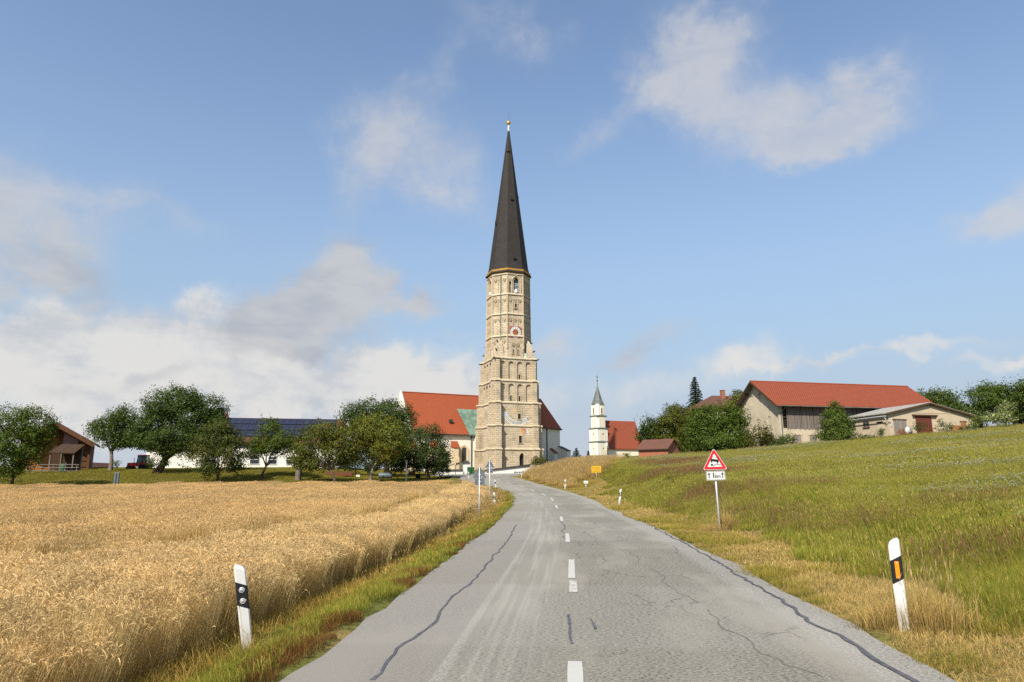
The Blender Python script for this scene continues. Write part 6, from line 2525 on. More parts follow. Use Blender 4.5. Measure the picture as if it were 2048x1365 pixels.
shrub('smaller silvery shrub left of the tall silvery one', 92, 1975, 856, [(1974, 838, 12, 10), (1983, 832, 8, 9)], (.20, .23, .15), dens=26, group=None)
shrub('pale green shrub at right corner of the beige shed', 93, 1953, 858, [(1953, 842, 10, 12), (1946, 850, 8, 7)], (.12, .15, .05), dens=30)
shrub('olive shrub under the blind windows of the barn gable', 97, 1525, 893, [(1525, 868, 20, 18), (1512, 882, 22, 16), (1535, 884, 16, 14)], (.062, .068, .014), warm=.08)
shrub('bright green shrub at the barn corner by the downpipe', 96, 1568, 894, [(1568, 883, 18, 11), (1578, 878, 12, 9), (1554, 888, 12, 8)], (.055, .085, .018))
shrub('low green bush on meadow crest beside the brick hut', 120, 1252, 914, [(1252, 911, 7, 4)], G1)
shrub('round bush at the churchyard corner above the tall dry grass', 101, 1082, 930, [(1080, 922, 14, 8), (1070, 926, 8, 6), (1090, 927, 9, 6)], (.06, .062, .014))
WE = 'weeds along the farm wall'
for lab, px, py, lb in (('green nettles left of the red brown gate', 1833, 866, [(1832, 856, 9, 9), (1842, 852, 6, 10)]), ('tall nettles right of the red brown gate', 1880, 864, [(1878, 852, 9, 11), (1885, 848, 5, 10), (1893, 857, 10, 7)]),
                        ('bluish nettles before the middle of shed gable', 1900, 864, [(1898, 856, 12, 7)]), ('weeds at the corner of the left shed wall', 1760, 876, [(1758, 869, 9, 7), (1764, 862, 4, 7)]),
                        ('dense low weeds below the small orange door', 1935, 860, [(1930, 857, 14, 5), (1945, 855, 12, 5)]), ('weeds beneath the window of the shed', 1730, 878, [(1728, 874, 10, 5), (1742, 874, 8, 4)]),
                        ('grey green weeds at foot of the conical lime', 1700, 882, [(1700, 878, 12, 5)])):
    shrub(lab, 90.5, px, py, lb, (.045, .072, .028), dens=40, size=.12, group=WE, trunk=False)
for lab, px, py, lb in (('rusty docks before the grey board door', 1803, 872, [(1803, 864, 11, 7), (1812, 868, 8, 4)]), ('rusty docks before the red brown gate', 1856, 866, [(1855, 860, 7, 6)])):
    shrub(lab, 90.2, px, py, lb, (.14, .075, .025), dens=32, size=.10, group=WE, trunk=False, warm=.4)
shrub('white flowering hogweed patch at foot of the conical lime', 91, 1682, 888, [(1672, 886, 12, 4), (1692, 884, 9, 4)], (.16, .19, .09), dens=40, size=.10, group=WE, trunk=False)


def conifer(label, Y, px, pytop, pybot, halfw, col, seed, bark='bark'):
    foot = PX(px, pybot, Y)
    bz = gz(foot.x, Y)
    t = thing('conifer', label, 'tree', (foot.x, Y, bz), 0, 'conifers in the village')
    ztop = PX(px, pytop, Y).z - bz
    z0 = max(.3, PX(px, pybot, Y).z - bz)
    r = np.random.default_rng(seed)
    R0 = halfw * Y / F
    mb = MB()
    mb.tube([(0, 0, -.3), (0, 0, ztop * .5), (0, 0, ztop)], [.05 * ztop ** .8, .03 * ztop ** .8, .01], 7)
    P, T = [], []
    lev = np.arange(z0, ztop - .1, .42)
    for z in lev:
        f = 1 - (z - z0) / (ztop - z0)
        rr = R0 * (f ** .8) * r.uniform(.75, 1.15)
        nb = int(7 + 4 * f)
        for k in range(nb):
            a = 2 * math.pi * (k + r.uniform(-.3, .3)) / nb
            l = rr * r.uniform(.7, 1.15) + .12
            e = np.array([math.cos(a) * l, math.sin(a) * l, z - .28 * l + r.uniform(-.1, .1)])
            mb.tube([(0, 0, z), tuple(e * np.array([.5, .5, 0]) + np.array([0, 0, z - .06 * l])), tuple(e)], [.03, .02, .008], 3, caps=False)
            n = int(18 + 30 * l)
            s = r.uniform(.1, 1.05, n)[:, None]
            q = np.array([0, 0, z]) * (1 - s) + e * s
            q[:, 2] += .10 * l * np.sin(s[:, 0] * 3)
            side = np.array([-math.sin(a), math.cos(a), 0])
            q += side * r.normal(0, .12 + .08 * l, n)[:, None] * (1.1 - s * .6) + np.array([0, 0, 1]) * r.normal(-.04, .06, n)[:, None]
            P.append(q)
            T.append(np.tile(np.array([math.cos(a), math.sin(a), -.35]), (n, 1)) + r.normal(0, .5, (n, 3)))
    P = np.concatenate(P)
    T = np.concatenate(T)
    T /= np.linalg.norm(T, axis=1)[:, None]
    n = len(P)
    u = r.normal(0, 1, (n, 3)) + np.array([0, 0, .6])
    b = np.cross(T, u)
    b /= np.linalg.norm(b, axis=1)[:, None]
    L = .26 * r.uniform(.7, 1.3, n)[:, None]
    W = .10
    V = np.stack([P - T * L * .5, P + b * W * .5, P + T * L * .5, P - b * W * .5], 1).reshape(-1, 3)
    cl = np.clip(np.array(col)[None] * (1 + r.normal(0, .25, n)[:, None]), .006, .4)
    link('crown', np_mesh('crown', V, np.arange(n * 4).reshape(-1, 4), np.repeat(cl, 4, 0), M['leaf']), t)
    mb.build('trunk', M[bark], t)


conifer('dark spruce towering behind the olive green trees', 138, 1393, 752, 830, 25, (.020, .036, .014), 5)
conifer('bluish conifer on the skyline between church and chapel', 190, 1153, 896, 925, 17, (.030, .050, .036), 6)
conifer('small broken dark conifer just left of the white chapel', 185, 1177, 902, 922, 8, (.022, .034, .022), 8)

# ------------------------------------------------------------------ guide posts
def post_ring(s, z, slope):
    """rounded triangular section, 12 cm wide, 9 cm deep; the flat face looks along -y"""
    pts = [(-.046, -.032), (.046, -.032), (.060, -.018), (.056, .0), (.018, .055), (-.018, .055), (-.056, .0), (-.060, -.018)]
    return [(x * s, y * s, z + slope * x) for x, y in pts]


def guide_post_parts(t, side):
    """side -1: left of the road (round reflectors), +1: right (orange plate)"""
    k = side * .52
    mb = MB()
    mb.frus(post_ring(.86, -.25, 0), post_ring(1, .55, k))
    mb.frus(post_ring(1, .80, k), post_ring(1, .955, k))
    ra, rb = post_ring(1, .955, k), post_ring(.72, .995, k * .8)
    mb.frus(ra, rb)
    body = mb.build('body', M['post_white'], t)
    mb = MB()
    mb.frus(post_ring(1.012, .5505, k), post_ring(1.012, .7995, k))
    band = mb.build('band', M['black_paint'], t)
    if side < 0:
        for z in (.618, .735):
            mb = MB(Matrix.Translation((0, -.0325, z)) @ Matrix.Rotation(R(90), 4, 'X'))
            mb.lathe([(.030, -.002), (.030, .006), (.024, .009), (.019, .007), (.012, .011), (.004, .012)], 20)
            rf = mb.build('reflector', M['silver'], t)
            mb = MB(Matrix.Translation((0, -.0325, z)) @ Matrix.Rotation(R(90), 4, 'X'))
            mb.lathe([(.0052, .0115), (.0050, .0145), (.002, .015)], 8)
            mb.build('rivet', M['black_paint'], rf)
            mb = MB(Matrix.Translation((0, -.0325, z)) @ Matrix.Rotation(R(90), 4, 'X'))
            mb.lathe([(.0205, .0085), (.0195, .0088)], 20)
            mb.build('inner_ring', M['black_paint'], rf)
    else:
        mb = MB()
        mb.box(-.021, .021, -.043, -.0325, .585, .765)
        rf = mb.build('reflector', M['orange'], t)
        for z in (.598, .752):
            mb = MB(Matrix.Translation((0, -.043, z)) @ Matrix.Rotation(R(90), 4, 'X'))
            mb.lathe([(.005, -.001), (.005, .002), (.002, .003)], 8)
            mb.build('rivet', M['silver'], rf)
        for k2 in range(9):
            mb = MB()
            z = .610 + k2 * .0165
            mb.box(-.014, .012, -.0445, -.0428, z - .004, z + .004)
            mb.build('lens_rib', M['orange'], rf)


def guide_post(side, px, py, Y, label, leanx, rz, proto=None, leany=0, exact_z=True):
    p = PX(px, py, Y)
    z = p.z if exact_z else gz(p.x, Y)
    if proto is None:
        t = thing('guide_post', label, 'post', (0, 0, 0), 0, 'roadside guide posts')
        guide_post_parts(t, side)
    else:
        t = copy_tree(proto)
        t['label'] = label
        t.scale = (1, 1, 1)
    t.location = (p.x, Y, gz(p.x, Y) - .02)
    t.rotation_euler = (leany, leanx, rz)
    return t


gpl = guide_post(-1, 498, 1306, 7.95, 'nearest left white guide post with two round reflectors by wheat', R(-9.5), R(20))
gpr = guide_post(1, 1808, 1256, 8.15, 'nearest right white guide post with orange reflector in dry grass', R(-1.0), R(-16))
gpr.scale = (1.02, 1.02, 1.02)
guide_post(-1, 990, 1017, 44.5, 'second left guide post beside the nearer grey sign back', R(-4), R(10), gpl)
guide_post(-1, 992, 978, 72, 'third left guide post on the outside of the bend', R(-6), R(15), gpl)
guide_post(-1, 937.5, 956, 88, 'farthest left guide post near the green bins', R(-2), R(10), gpl)
guide_post(1, 1238, 1008, 43.5, 'second right guide post leaning on the verge below meadow', R(8), R(-6), gpr)
guide_post(1, 1130, 976, 70, 'third right guide post before the tall dry grass bank', R(2), R(-8), gpr)
guide_post(1, 1043, 955, 90.5, 'farthest right guide post in front of the white churchyard wall', R(3), R(-8), gpr)

# ------------------------------------------------------------------ road signs
def rounded(poly, r, n=5):
    out = []
    m_ = len(poly)
    for i in range(m_):
        p0, p1, p2 = Vector(poly[i - 1]), Vector(poly[i]), Vector(poly[(i + 1) % m_])
        a, b2 = (p0 - p1).normalized(), (p2 - p1).normalized()
        half = math.acos(max(-1, min(1, a.dot(b2)))) / 2
        d = r / math.tan(half)
        c = p1 + (a + b2).normalized() * (r / math.sin(half))
        s, e = p1 + a * d - c, p1 + b2 * d - c
        a0 = math.atan2(s.y, s.x)
        a1 = math.atan2(e.y, e.x)
        da = (a1 - a0 + math.pi) % (2 * math.pi) - math.pi
        for k in range(n + 1):
            t = a0 + da * k / n
            out.append((c.x + r * math.cos(t), c.y + r * math.sin(t)))
    return out


def plate(mb, poly, y0, y1, mi=0):
    mb.prism(poly, 'y', y0, y1, mi)


def tri(side, off=0.0):
    h = side * math.sqrt(3) / 2
    k = off
    return [(-side / 2 + k * math.sqrt(3), k), (side / 2 - k * math.sqrt(3), k), (0, h - 2 * k)]


def sign_pole(t, h, lean=0):
    mb = MB()
    mb.tube([(0, 0, -.4), (0, 0, h)], .030, 10)
    pole = mb.build('pole', M['zinc'], t, True)
    mb = MB()
    mb.lathe([(.031, h), (.031, h + .02), (.012, h + .035)], 10)
    mb.build('pole_cap', M['zinc'], pole)
    return pole


def text_mesh(s, size, mat, parent, loc, name='lettering', sx_=1.0):
    cu = bpy.data.curves.new('lettering', 'FONT')
    cu.body = s
    cu.size = size
    cu.align_x = 'CENTER'
    cu.align_y = 'CENTER'
    cu.extrude = .0008
    cu.offset = size * .028
    o = bpy.data.objects.new('lettering_tmp', cu)
    C.objects.link(o)
    dg = bpy.context.evaluated_depsgraph_get()
    me = bpy.data.meshes.new_from_object(o.evaluated_get(dg))
    bpy.data.objects.remove(o)
    me.materials.clear()
    me.materials.append(mat)
    ob = link(name, me, parent, loc, (math.pi / 2, 0, 0))
    ob.scale = (sx_, 1, 1)
    return ob


YS = 22.6
sp_w = PX(1440, 1058, YS)
zsg = gz(sp_w.x, YS)
ws = thing('warning_sign', 'red bordered triangular slippery road sign with 1 km plate', 'sign', (sp_w.x, YS, zsg), R(-3))
ws.rotation_euler = (0, R(-1.6), R(-3))
ztri = PX(1434, 940, YS).z - zsg
ztop = PX(1434, 897, YS).z - zsg
side = (ztop - ztri) / (math.sqrt(3) / 2) * 1.02
sign_pole(ws, ztop - .15)
mb = MB()
plate(mb, [(x, z + ztri) for x, z in rounded(tri(side), .045)], -.062, -.05)
pl = mb.build('triangle_plate', M['grey_back'], ws)
mb = MB()
plate(mb, [(x, z + ztri) for x, z in rounded(tri(side, .004), .043)], -.0635, -.0622)
mb.build('white_edge', M['white_paint'], pl)
mb = MB()
plate(mb, [(x, z + ztri) for x, z in rounded(tri(side, .016), .038)], -.0655, -.0637)
mb.build('red_border', M['red_paint'], pl)
mb = MB()
plate(mb, [(x, z + ztri) for x, z in rounded(tri(side, .092), .012)], -.0675, -.0657)
mb.build('white_field', M['white_paint'], pl)
# the skidding car: seen from behind, tilted, with two winding tracks
cu_ = side / .9
mb = MB()


def rot2(pts, a, cx=0, cz=0):
    ca, sa = math.cos(a), math.sin(a)
    return [(cx + x * ca - z * sa, cz + x * sa + z * ca) for x, z in pts]


czc = ztri + .335 * cu_
tl = R(-9)
plate(mb, rot2([(-.125, -.045), (.125, -.045), (.13, .0), (.12, .035), (-.12, .035), (-.13, 0)], tl, 0.005, czc), -.0695, -.0677)
for poly in ([(-.118, .035), (-.098, .035), (-.078, .098), (-.09, .105)], [(.118, .035), (.098, .035), (.078, .098), (.09, .105)], [(-.09, .094), (.09, .094), (.085, .108), (-.085, .108)],
             [(-.12, -.085), (-.075, -.085), (-.075, -.043), (-.12, -.043)], [(.075, -.085), (.12, -.085), (.12, -.043), (.075, -.043)]):
    plate(mb, rot2(poly, tl, .005, czc), -.0695, -.0677)
mb.build('car_symbol', M['black_paint'], pl)
mb = MB()


def track(points, w):
    for k in range(len(points) - 1):
        (xa, za), (xb, zb3) = points[k], points[k + 1]
        d = Vector((xb - xa, zb3 - za)).normalized()
        n = Vector((-d.y, d.x)) * w
        e = d * w * .6
        plate(mb, [(xa + n.x - e.x, za + n.y - e.y), (xa - n.x - e.x, za - n.y - e.y), (xb - n.x + e.x, zb3 - n.y + e.y), (xb + n.x + e.x, zb3 + n.y + e.y)], -.0695 - k * .00002, -.0677)


t1 = [(-.06 + .06 * math.sin(k * .75) - .02 * k * .3, ztri + (.215 - .017 * k) * cu_) for k in range(9)]
t2 = [(.09 + .05 * math.sin(k * .75 + 2.2) + .012 * k, ztri + (.215 - .017 * k) * cu_) for k in range(8)]
track([(-.13, ztri + .19 * cu_), (-.10, ztri + .205 * cu_), (-.06, ztri + .20 * cu_), (-.07, ztri + .182 * cu_), (-.13, ztri + .168 * cu_), (-.12, ztri + .15 * cu_), (-.06, ztri + .142 * cu_), (-.03, ztri + .15 * cu_), (-.01, ztri + .17 * cu_), (.03, ztri + .19 * cu_)], .010)
track([(.07, ztri + .215 * cu_), (.065, ztri + .19 * cu_), (.10, ztri + .17 * cu_), (.15, ztri + .172 * cu_), (.19, ztri + .165 * cu_), (.22, ztri + .15 * cu_)], .010)
mb.build('skid_marks', M['black_paint'], pl)
# 1 km plate
zq0, zq1 = PX(1434, 961, YS).z - zsg, PX(1434, 942.5, YS).z - zsg
hwid = .305
zm_ = (zq0 + zq1) / 2
mb = MB()
rect = lambda hw_, hh_: [(-hw_, zm_ - hh_), (hw_, zm_ - hh_), (hw_, zm_ + hh_), (-hw_, zm_ + hh_)]
hh_ = (zq1 - zq0) / 2
plate(mb, rounded(rect(hwid, hh_), .025), -.062, -.05)
p2 = mb.build('distance_plate', M['white_paint'], ws)
mb = MB()
plate(mb, rounded(rect(hwid - .010, hh_ - .010), .02), -.0637, -.0622)
mb.build('black_rim', M['black_paint'], p2)
mb = MB()
plate(mb, rounded(rect(hwid - .022, hh_ - .022), .015), -.0655, -.0639)
mb.build('white_panel', M['white_paint'], p2)
text_mesh('1', .235, M['black_paint'], p2, (-.075, -.0668, zm_ + .005), 'numeral')
text_mesh('km', .155, M['black_paint'], p2, (.06, -.0668, zm_ - .022), 'lettering')
for sgx in (-1, 1):
    mb = MB()
    xx = sgx * .215
    plate(mb, [(xx - .014, zm_ - .085), (xx + .014, zm_ - .085), (xx + .014, zm_ + .04), (xx - .014, zm_ + .04)], -.0672, -.0657)
    plate(mb, [(xx - .055, zm_ + .025), (xx, zm_ + .042), (xx + .055, zm_ + .025), (xx, zm_ + .105)], -.0674, -.0657)
    mb.build('arrow', M['black_paint'], p2)
for zc_l in (ztri + .12, zm_):
    mb = MB()
    mb.box(-.05, .05, -.049, .036, zc_l - .02, zc_l + .02)
    mb.build('clamp', M['zinc'], ws)


def silver_front(t):
    for ch in list(t.children):
        if ch.name.startswith('reflector'):
            for c2 in list(ch.children):
                bpy.data.objects.remove(c2)
            me = ch.data.copy()
            me.materials[0] = M['silver']
            ch.data = me


for o_ in [o for o in C.objects if o.name.startswith('guide_post') and 'right guide post' in o.get('label', '') and not o['label'].startswith('nearest')]:
    silver_front(o_)


def sign_back(label, px, pybase, Y, pytop, pytri, pyplate, rz, cross=False):
    p = PX(px, pybase, Y)
    zb3 = gz(p.x, Y)
    t = thing('road_sign', label, 'sign', (p.x, Y, zb3), rz, 'road signs seen from behind')
    z_top, z_tri, z_pl = PX(px, pytop, Y).z - zb3, PX(px, pytri, Y).z - zb3, PX(px, pyplate, Y).z - zb3
    sd = (z_top - z_tri) / (math.sqrt(3) / 2)
    sign_pole(t, z_top - .07)
    mb = MB()
    plate(mb, [(x, z + z_tri) for x, z in rounded(tri(sd), .03)], .045, .055)
    a = mb.build('triangle_plate', M['grey_back'], t)
    mb = MB()
    w = sd * .345
    plate(mb, rounded([(-w, z_pl), (w, z_pl), (w, z_tri - .015), (-w, z_tri - .015)], .02), .045, .055)
    mb.build('rectangular_plate', M['grey_back'], t)
    mb = MB()
    mb.box(sd * .12, sd * .18, .040, .044, z_tri + .03, z_tri + .08)
    mb.build('sticker', M['white_paint'], a)
    for z in (z_tri + sd * .25, (z_pl + z_tri) / 2):
        mb = MB()
        mb.box(-.06, .06, .0, .044, z - .025, z + .025)
        mb.build('clamp', M['zinc'], t)
    if cross:
        mb = MB()
        mb.box(-sd * .5, sd * .45, .012, .032, z_tri - .03, z_tri + .01)
        mb.build('cross_bar', M['zinc'], t)
    return t


sign_back('nearer grey road sign seen from behind beside wheat edge', 958.5, 1027, 33.0, 932, 957, 970.5, R(-2))
sign_back('farther grey road sign seen from behind with crossbar', 979, 989, 47.0, 919, 936.5, 946.5, R(-3), True)

# yellow place sign on the bank
YO = 73.0
yp = PX(1193.3, 976, YO)
zy0 = gz(yp.x, YO)
ys_ = thing('place_sign', 'yellow place name sign on a grey post before dry grass', 'sign', (yp.x, YO, zy0), R(-6))
zt5, zm5 = PX(1193, 932.5, YO).z - zy0, PX(1193, 945.7, YO).z - zy0
mb = MB()
mb.tube([(0, .05, -.4), (0, .05, zt5 - .05)], .045, 8)
mb.build('pole', M['zinc'], ys_, True)
mb = MB()
plate(mb, rounded([(-.50, zm5), (.50, zm5), (.50, zt5), (-.50, zt5)], .04), -.02, 0)
pp = mb.build('plate', M['yellow'], ys_)
mb = MB()
hgt = zt5 - zm5
for fz_, n_, hh2 in ((.74, 9, .055), (.48, 13, .035), (.20, 12, .035)):
    x = -.40
    for k in range(n_):
        w = .80 / n_ * random.uniform(.45, .8)
        mb.box(x, x + w, -.024, -.0205, zm5 + hgt * fz_ - hh2 * random.uniform(.7, 1), zm5 + hgt * fz_ + hh2 * random.uniform(.7, 1))
        x += .80 / n_
mb.build('lettering', M['yellow_dark'], pp)
# small white plate on a short stake
YP = 68.0
q_ = PX(1172, 979, YP)
zp0 = gz(q_.x, YP)
sp2 = thing('marker_plate', 'small white plate on a pale short stake by the place sign', 'sign', (q_.x, YP, zp0), R(-8))
zt6, zm6 = PX(1172, 962, YP).z - zp0, PX(1172, 967.3, YP).z - zp0
mb = MB()
mb.tube([(0, .04, -.3), (0, .04, zt6 - .03)], .035, 6)
mb.build('stake', M['white_paint'], sp2)
mb = MB()
mb.box(-.20, .20, -.012, .0, zm6, zt6)
pp2 = mb.build('plate', M['white_paint'], sp2)
mb = MB()
mb.box(-.14, .1, -.015, -.0125, (zm6 + zt6) / 2 - .025, (zm6 + zt6) / 2 + .025)
mb.build('lettering', M['mark_grey'], pp2)

# ------------------------------------------------------------------ standing wheat, verges, meadow
def ribbons(rows, cols):
    """rows: list of (left, right) arrays of n points; cols: colour array per row; gives quads joining the rows"""
    n = len(rows[0][0])
    kk = len(rows)
    V = np.zeros((n, kk, 2, 3))
    Cc = np.zeros((n, kk, 2, 3))
    for i, (a, b2) in enumerate(rows):
        V[:, i, 0], V[:, i, 1] = a, b2
        Cc[:, i, 0] = Cc[:, i, 1] = cols[i]
    idx = np.arange(n * kk * 2).reshape(n, kk, 2)
    Fq = np.stack([idx[:, :-1, 0], idx[:, :-1, 1], idx[:, 1:, 1], idx[:, 1:, 0]], -1).reshape(-1, 4)
    return V.reshape(-1, 3), Fq, Cc.reshape(-1, 3)


def joinq(parts):
    V, Fq, Cc, o = [], [], [], 0
    for v, f, c in parts:
        V.append(v)
        Fq.append(f + o)
        Cc.append(c)
        o += len(v)
    return np.concatenate(V), np.concatenate(Fq), np.concatenate(Cc)


def hdir(r, n):
    a = r.uniform(0, 2 * math.pi, n)
    return np.stack([np.cos(a), np.sin(a), np.zeros(n)], 1)


def wheat_patch(size, n, wid, seed, tint=(1, 1, 1), h0=.84):
    r = np.random.default_rng(seed)
    tint = np.array(tint)
    b = np.concatenate([r.uniform(-size / 2, size / 2, (n, 2)), np.zeros((n, 1))], 1)
    h = r.normal(h0, .042, n)[:, None]
    lean = hdir(r, n) * np.abs(r.normal(0, .10, n))[:, None] + np.array([.05, -.03, 0])
    w = hdir(r, n) * wid
    mid = b + lean * h * .4 + np.array([0, 0, 1]) * h * .55
    top = b + lean * h * 1.1 + np.array([0, 0, 1]) * h
    v = (1 + r.normal(0, .10, n))[:, None] * tint
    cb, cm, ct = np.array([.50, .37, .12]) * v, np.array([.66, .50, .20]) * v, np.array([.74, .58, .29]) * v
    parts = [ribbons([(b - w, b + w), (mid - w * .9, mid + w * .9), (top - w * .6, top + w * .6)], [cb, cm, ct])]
    # nodding ear, two crossed blades
    nod = hdir(r, n) * .45 + lean * 2.2 + np.array([.12, -.08, 0])
    d1 = nod + np.array([0, 0, 1]) * r.uniform(-.25, .9, n)[:, None]
    d1 /= np.linalg.norm(d1, axis=1)[:, None]
    L = r.normal(.080, .012, n)[:, None]
    e0, e1, e1b, e2 = top, top + d1 * L * .35 + np.array([0, 0, .004]), top + d1 * L * .72 - np.array([0, 0, .004]), top + d1 * L + np.array([0, 0, -.024])
    ce = np.array([.66, .49, .245]) * v * (1 + r.normal(0, .07, n))[:, None]
    cel = ce * 1.12
    ew = max(wid * 1.8, .0046)
    for k in range(2):
        s = np.cross(d1, hdir(r, n) + np.array([0, 0, .3]))
        s /= np.linalg.norm(s, axis=1)[:, None] + 1e-6
        s = s * ew
        parts.append(ribbons([(e0 - s * .45, e0 + s * .45), (e1 - s, e1 + s), (e1b - s * .9, e1b + s * .9), (e2 - s * .3, e2 + s * .3)], [ce, cel, cel, ce]))
    # dry leaf
    m = r.uniform(0, 1, n) < .55
    q = (b + (mid - b) * r.uniform(.5, 1.2, n)[:, None])[m]
    ld = hdir(r, m.sum())
    lw = np.cross(ld, [0, 0, 1]) * wid * 1.3
    cl = (np.array([.47, .345, .15]) * v)[m]
    parts.append(ribbons([(q - lw * .4, q + lw * .4), (q + ld * .07 + [0, 0, .05] - lw, q + ld * .07 + [0, 0, .05] + lw), (q + ld * .17 - [0, 0, .05] - lw * .3, q + ld * .17 - [0, 0, .05] + lw * .3)], [cl, cl * 1.05, cl * .9]))
    return joinq(parts)


def grass_patch(size, n, wid, seed, hmin, hmax, pal, lean=.35, heads=0, head_col=None, hh=1.5, flat=0.0, flowers=0, head_w=1.0, circ=False, fs=.03):
    """blades of a clump; pal = [(weight, root colour, tip colour)]"""
    r = np.random.default_rng(seed)
    if circ:
        a, rr = r.uniform(0, 6.283, n), size / 2 * np.sqrt(r.uniform(0, 1, n))
        b = np.stack([rr * np.cos(a), rr * np.sin(a), np.zeros(n)], 1)
    else:
        b = np.concatenate([r.uniform(-size / 2, size / 2, (n, 2)), np.zeros((n, 1))], 1)
    h = (hmin + (hmax - hmin) * r.beta(2, 2, n))[:, None]
    dl = hdir(r, n)
    ln = np.abs(r.normal(0, lean, n))[:, None]
    fl = r.uniform(0, 1, n)[:, None] < flat
    ln = np.where(fl, ln + 1.6, ln)
    up = np.where(fl, .25, 1.0)
    w = np.cross(dl, [0, 0, 1]) * np.cos(.9)
    w = hdir(r, n) * wid * r.uniform(.7, 1.3, n)[:, None]
    mid = b + dl * ln * h * .35 + np.array([0, 0, 1]) * h * .6 * up
    tip = b + dl * ln * h * 1.05 + np.array([0, 0, 1]) * h * up * (1 - .18 * np.minimum(ln, 1.5))
    wts = np.array([p[0] for p in pal], float)
    wts /= wts.sum()
    pick = r.choice(len(pal), n, p=wts)
    c0 = np.array([p[1] for p in pal])[pick]
    c1 = np.array([p[2] for p in pal])[pick]
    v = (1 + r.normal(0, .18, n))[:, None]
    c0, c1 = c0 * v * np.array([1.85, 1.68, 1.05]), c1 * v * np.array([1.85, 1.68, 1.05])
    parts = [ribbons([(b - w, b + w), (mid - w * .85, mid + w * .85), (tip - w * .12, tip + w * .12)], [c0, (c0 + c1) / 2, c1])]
    if heads:
        q = np.concatenate([r.uniform(-size / 2, size / 2, (heads, 2)), np.zeros((heads, 1))], 1)
        H = (hmax * hh * r.uniform(.65, 1.1, heads))[:, None]
        ld = hdir(r, heads) * np.abs(r.normal(0, .16, heads))[:, None]
        t1 = q + ld * H + np.array([0, 0, 1]) * H
        ww = hdir(r, heads) * wid * .5
        hc = np.array(head_col)[r.integers(0, len(head_col), heads)] * (1 + r.normal(0, .18, heads))[:, None]
        parts.append(ribbons([(q - ww, q + ww), (t1 - ww * .7, t1 + ww * .7)], [hc * .6, hc * .8]))
        hl = (.16 * H)
        dd = ld * 1.5 + np.array([0, 0, 1])
        hw2 = hdir(r, heads) * wid * 1.6 * head_w
        parts.append(ribbons([(t1 - hw2 * .3, t1 + hw2 * .3), (t1 + dd * hl * .5 - hw2, t1 + dd * hl * .5 + hw2), (t1 + dd * hl - hw2 * .15, t1 + dd * hl + hw2 * .15)], [hc, hc * 1.1, hc]))
    if flowers:
        q = np.concatenate([r.uniform(-size / 2, size / 2, (flowers, 2)), np.zeros((flowers, 1))], 1)
        H = (hmax * r.uniform(.75, 1.25, flowers))[:, None]
        t1 = q + np.array([0, 0, 1]) * H + hdir(r, flowers) * .03
        ww = hdir(r, flowers) * wid * .5
        gc = np.tile(np.array([[.10, .12, .03]]), (flowers, 1))
        parts.append(ribbons([(q - ww, q + ww), (t1 - ww, t1 + ww)], [gc, gc]))
        u = hdir(r, flowers) * fs * r.uniform(.7, 1.4, flowers)[:, None]
        v2 = np.cross(u, [0, 0, 1.0])
        tl = np.stack([np.zeros(flowers), np.zeros(flowers), r.normal(0, .25, flowers) * fs], 1)
        wc = np.tile(np.array([[.50, .51, .42]]), (flowers, 1)) * r.uniform(.75, 1.1, flowers)[:, None]
        parts.append(ribbons([(t1 - u - v2 * .6, t1 - u + v2 * .6), (t1 - v2 + tl, t1 + v2 + tl), (t1 + u - v2 * .6, t1 + u + v2 * .6)], [wc, wc * 1.03, wc]))
    return joinq(parts)


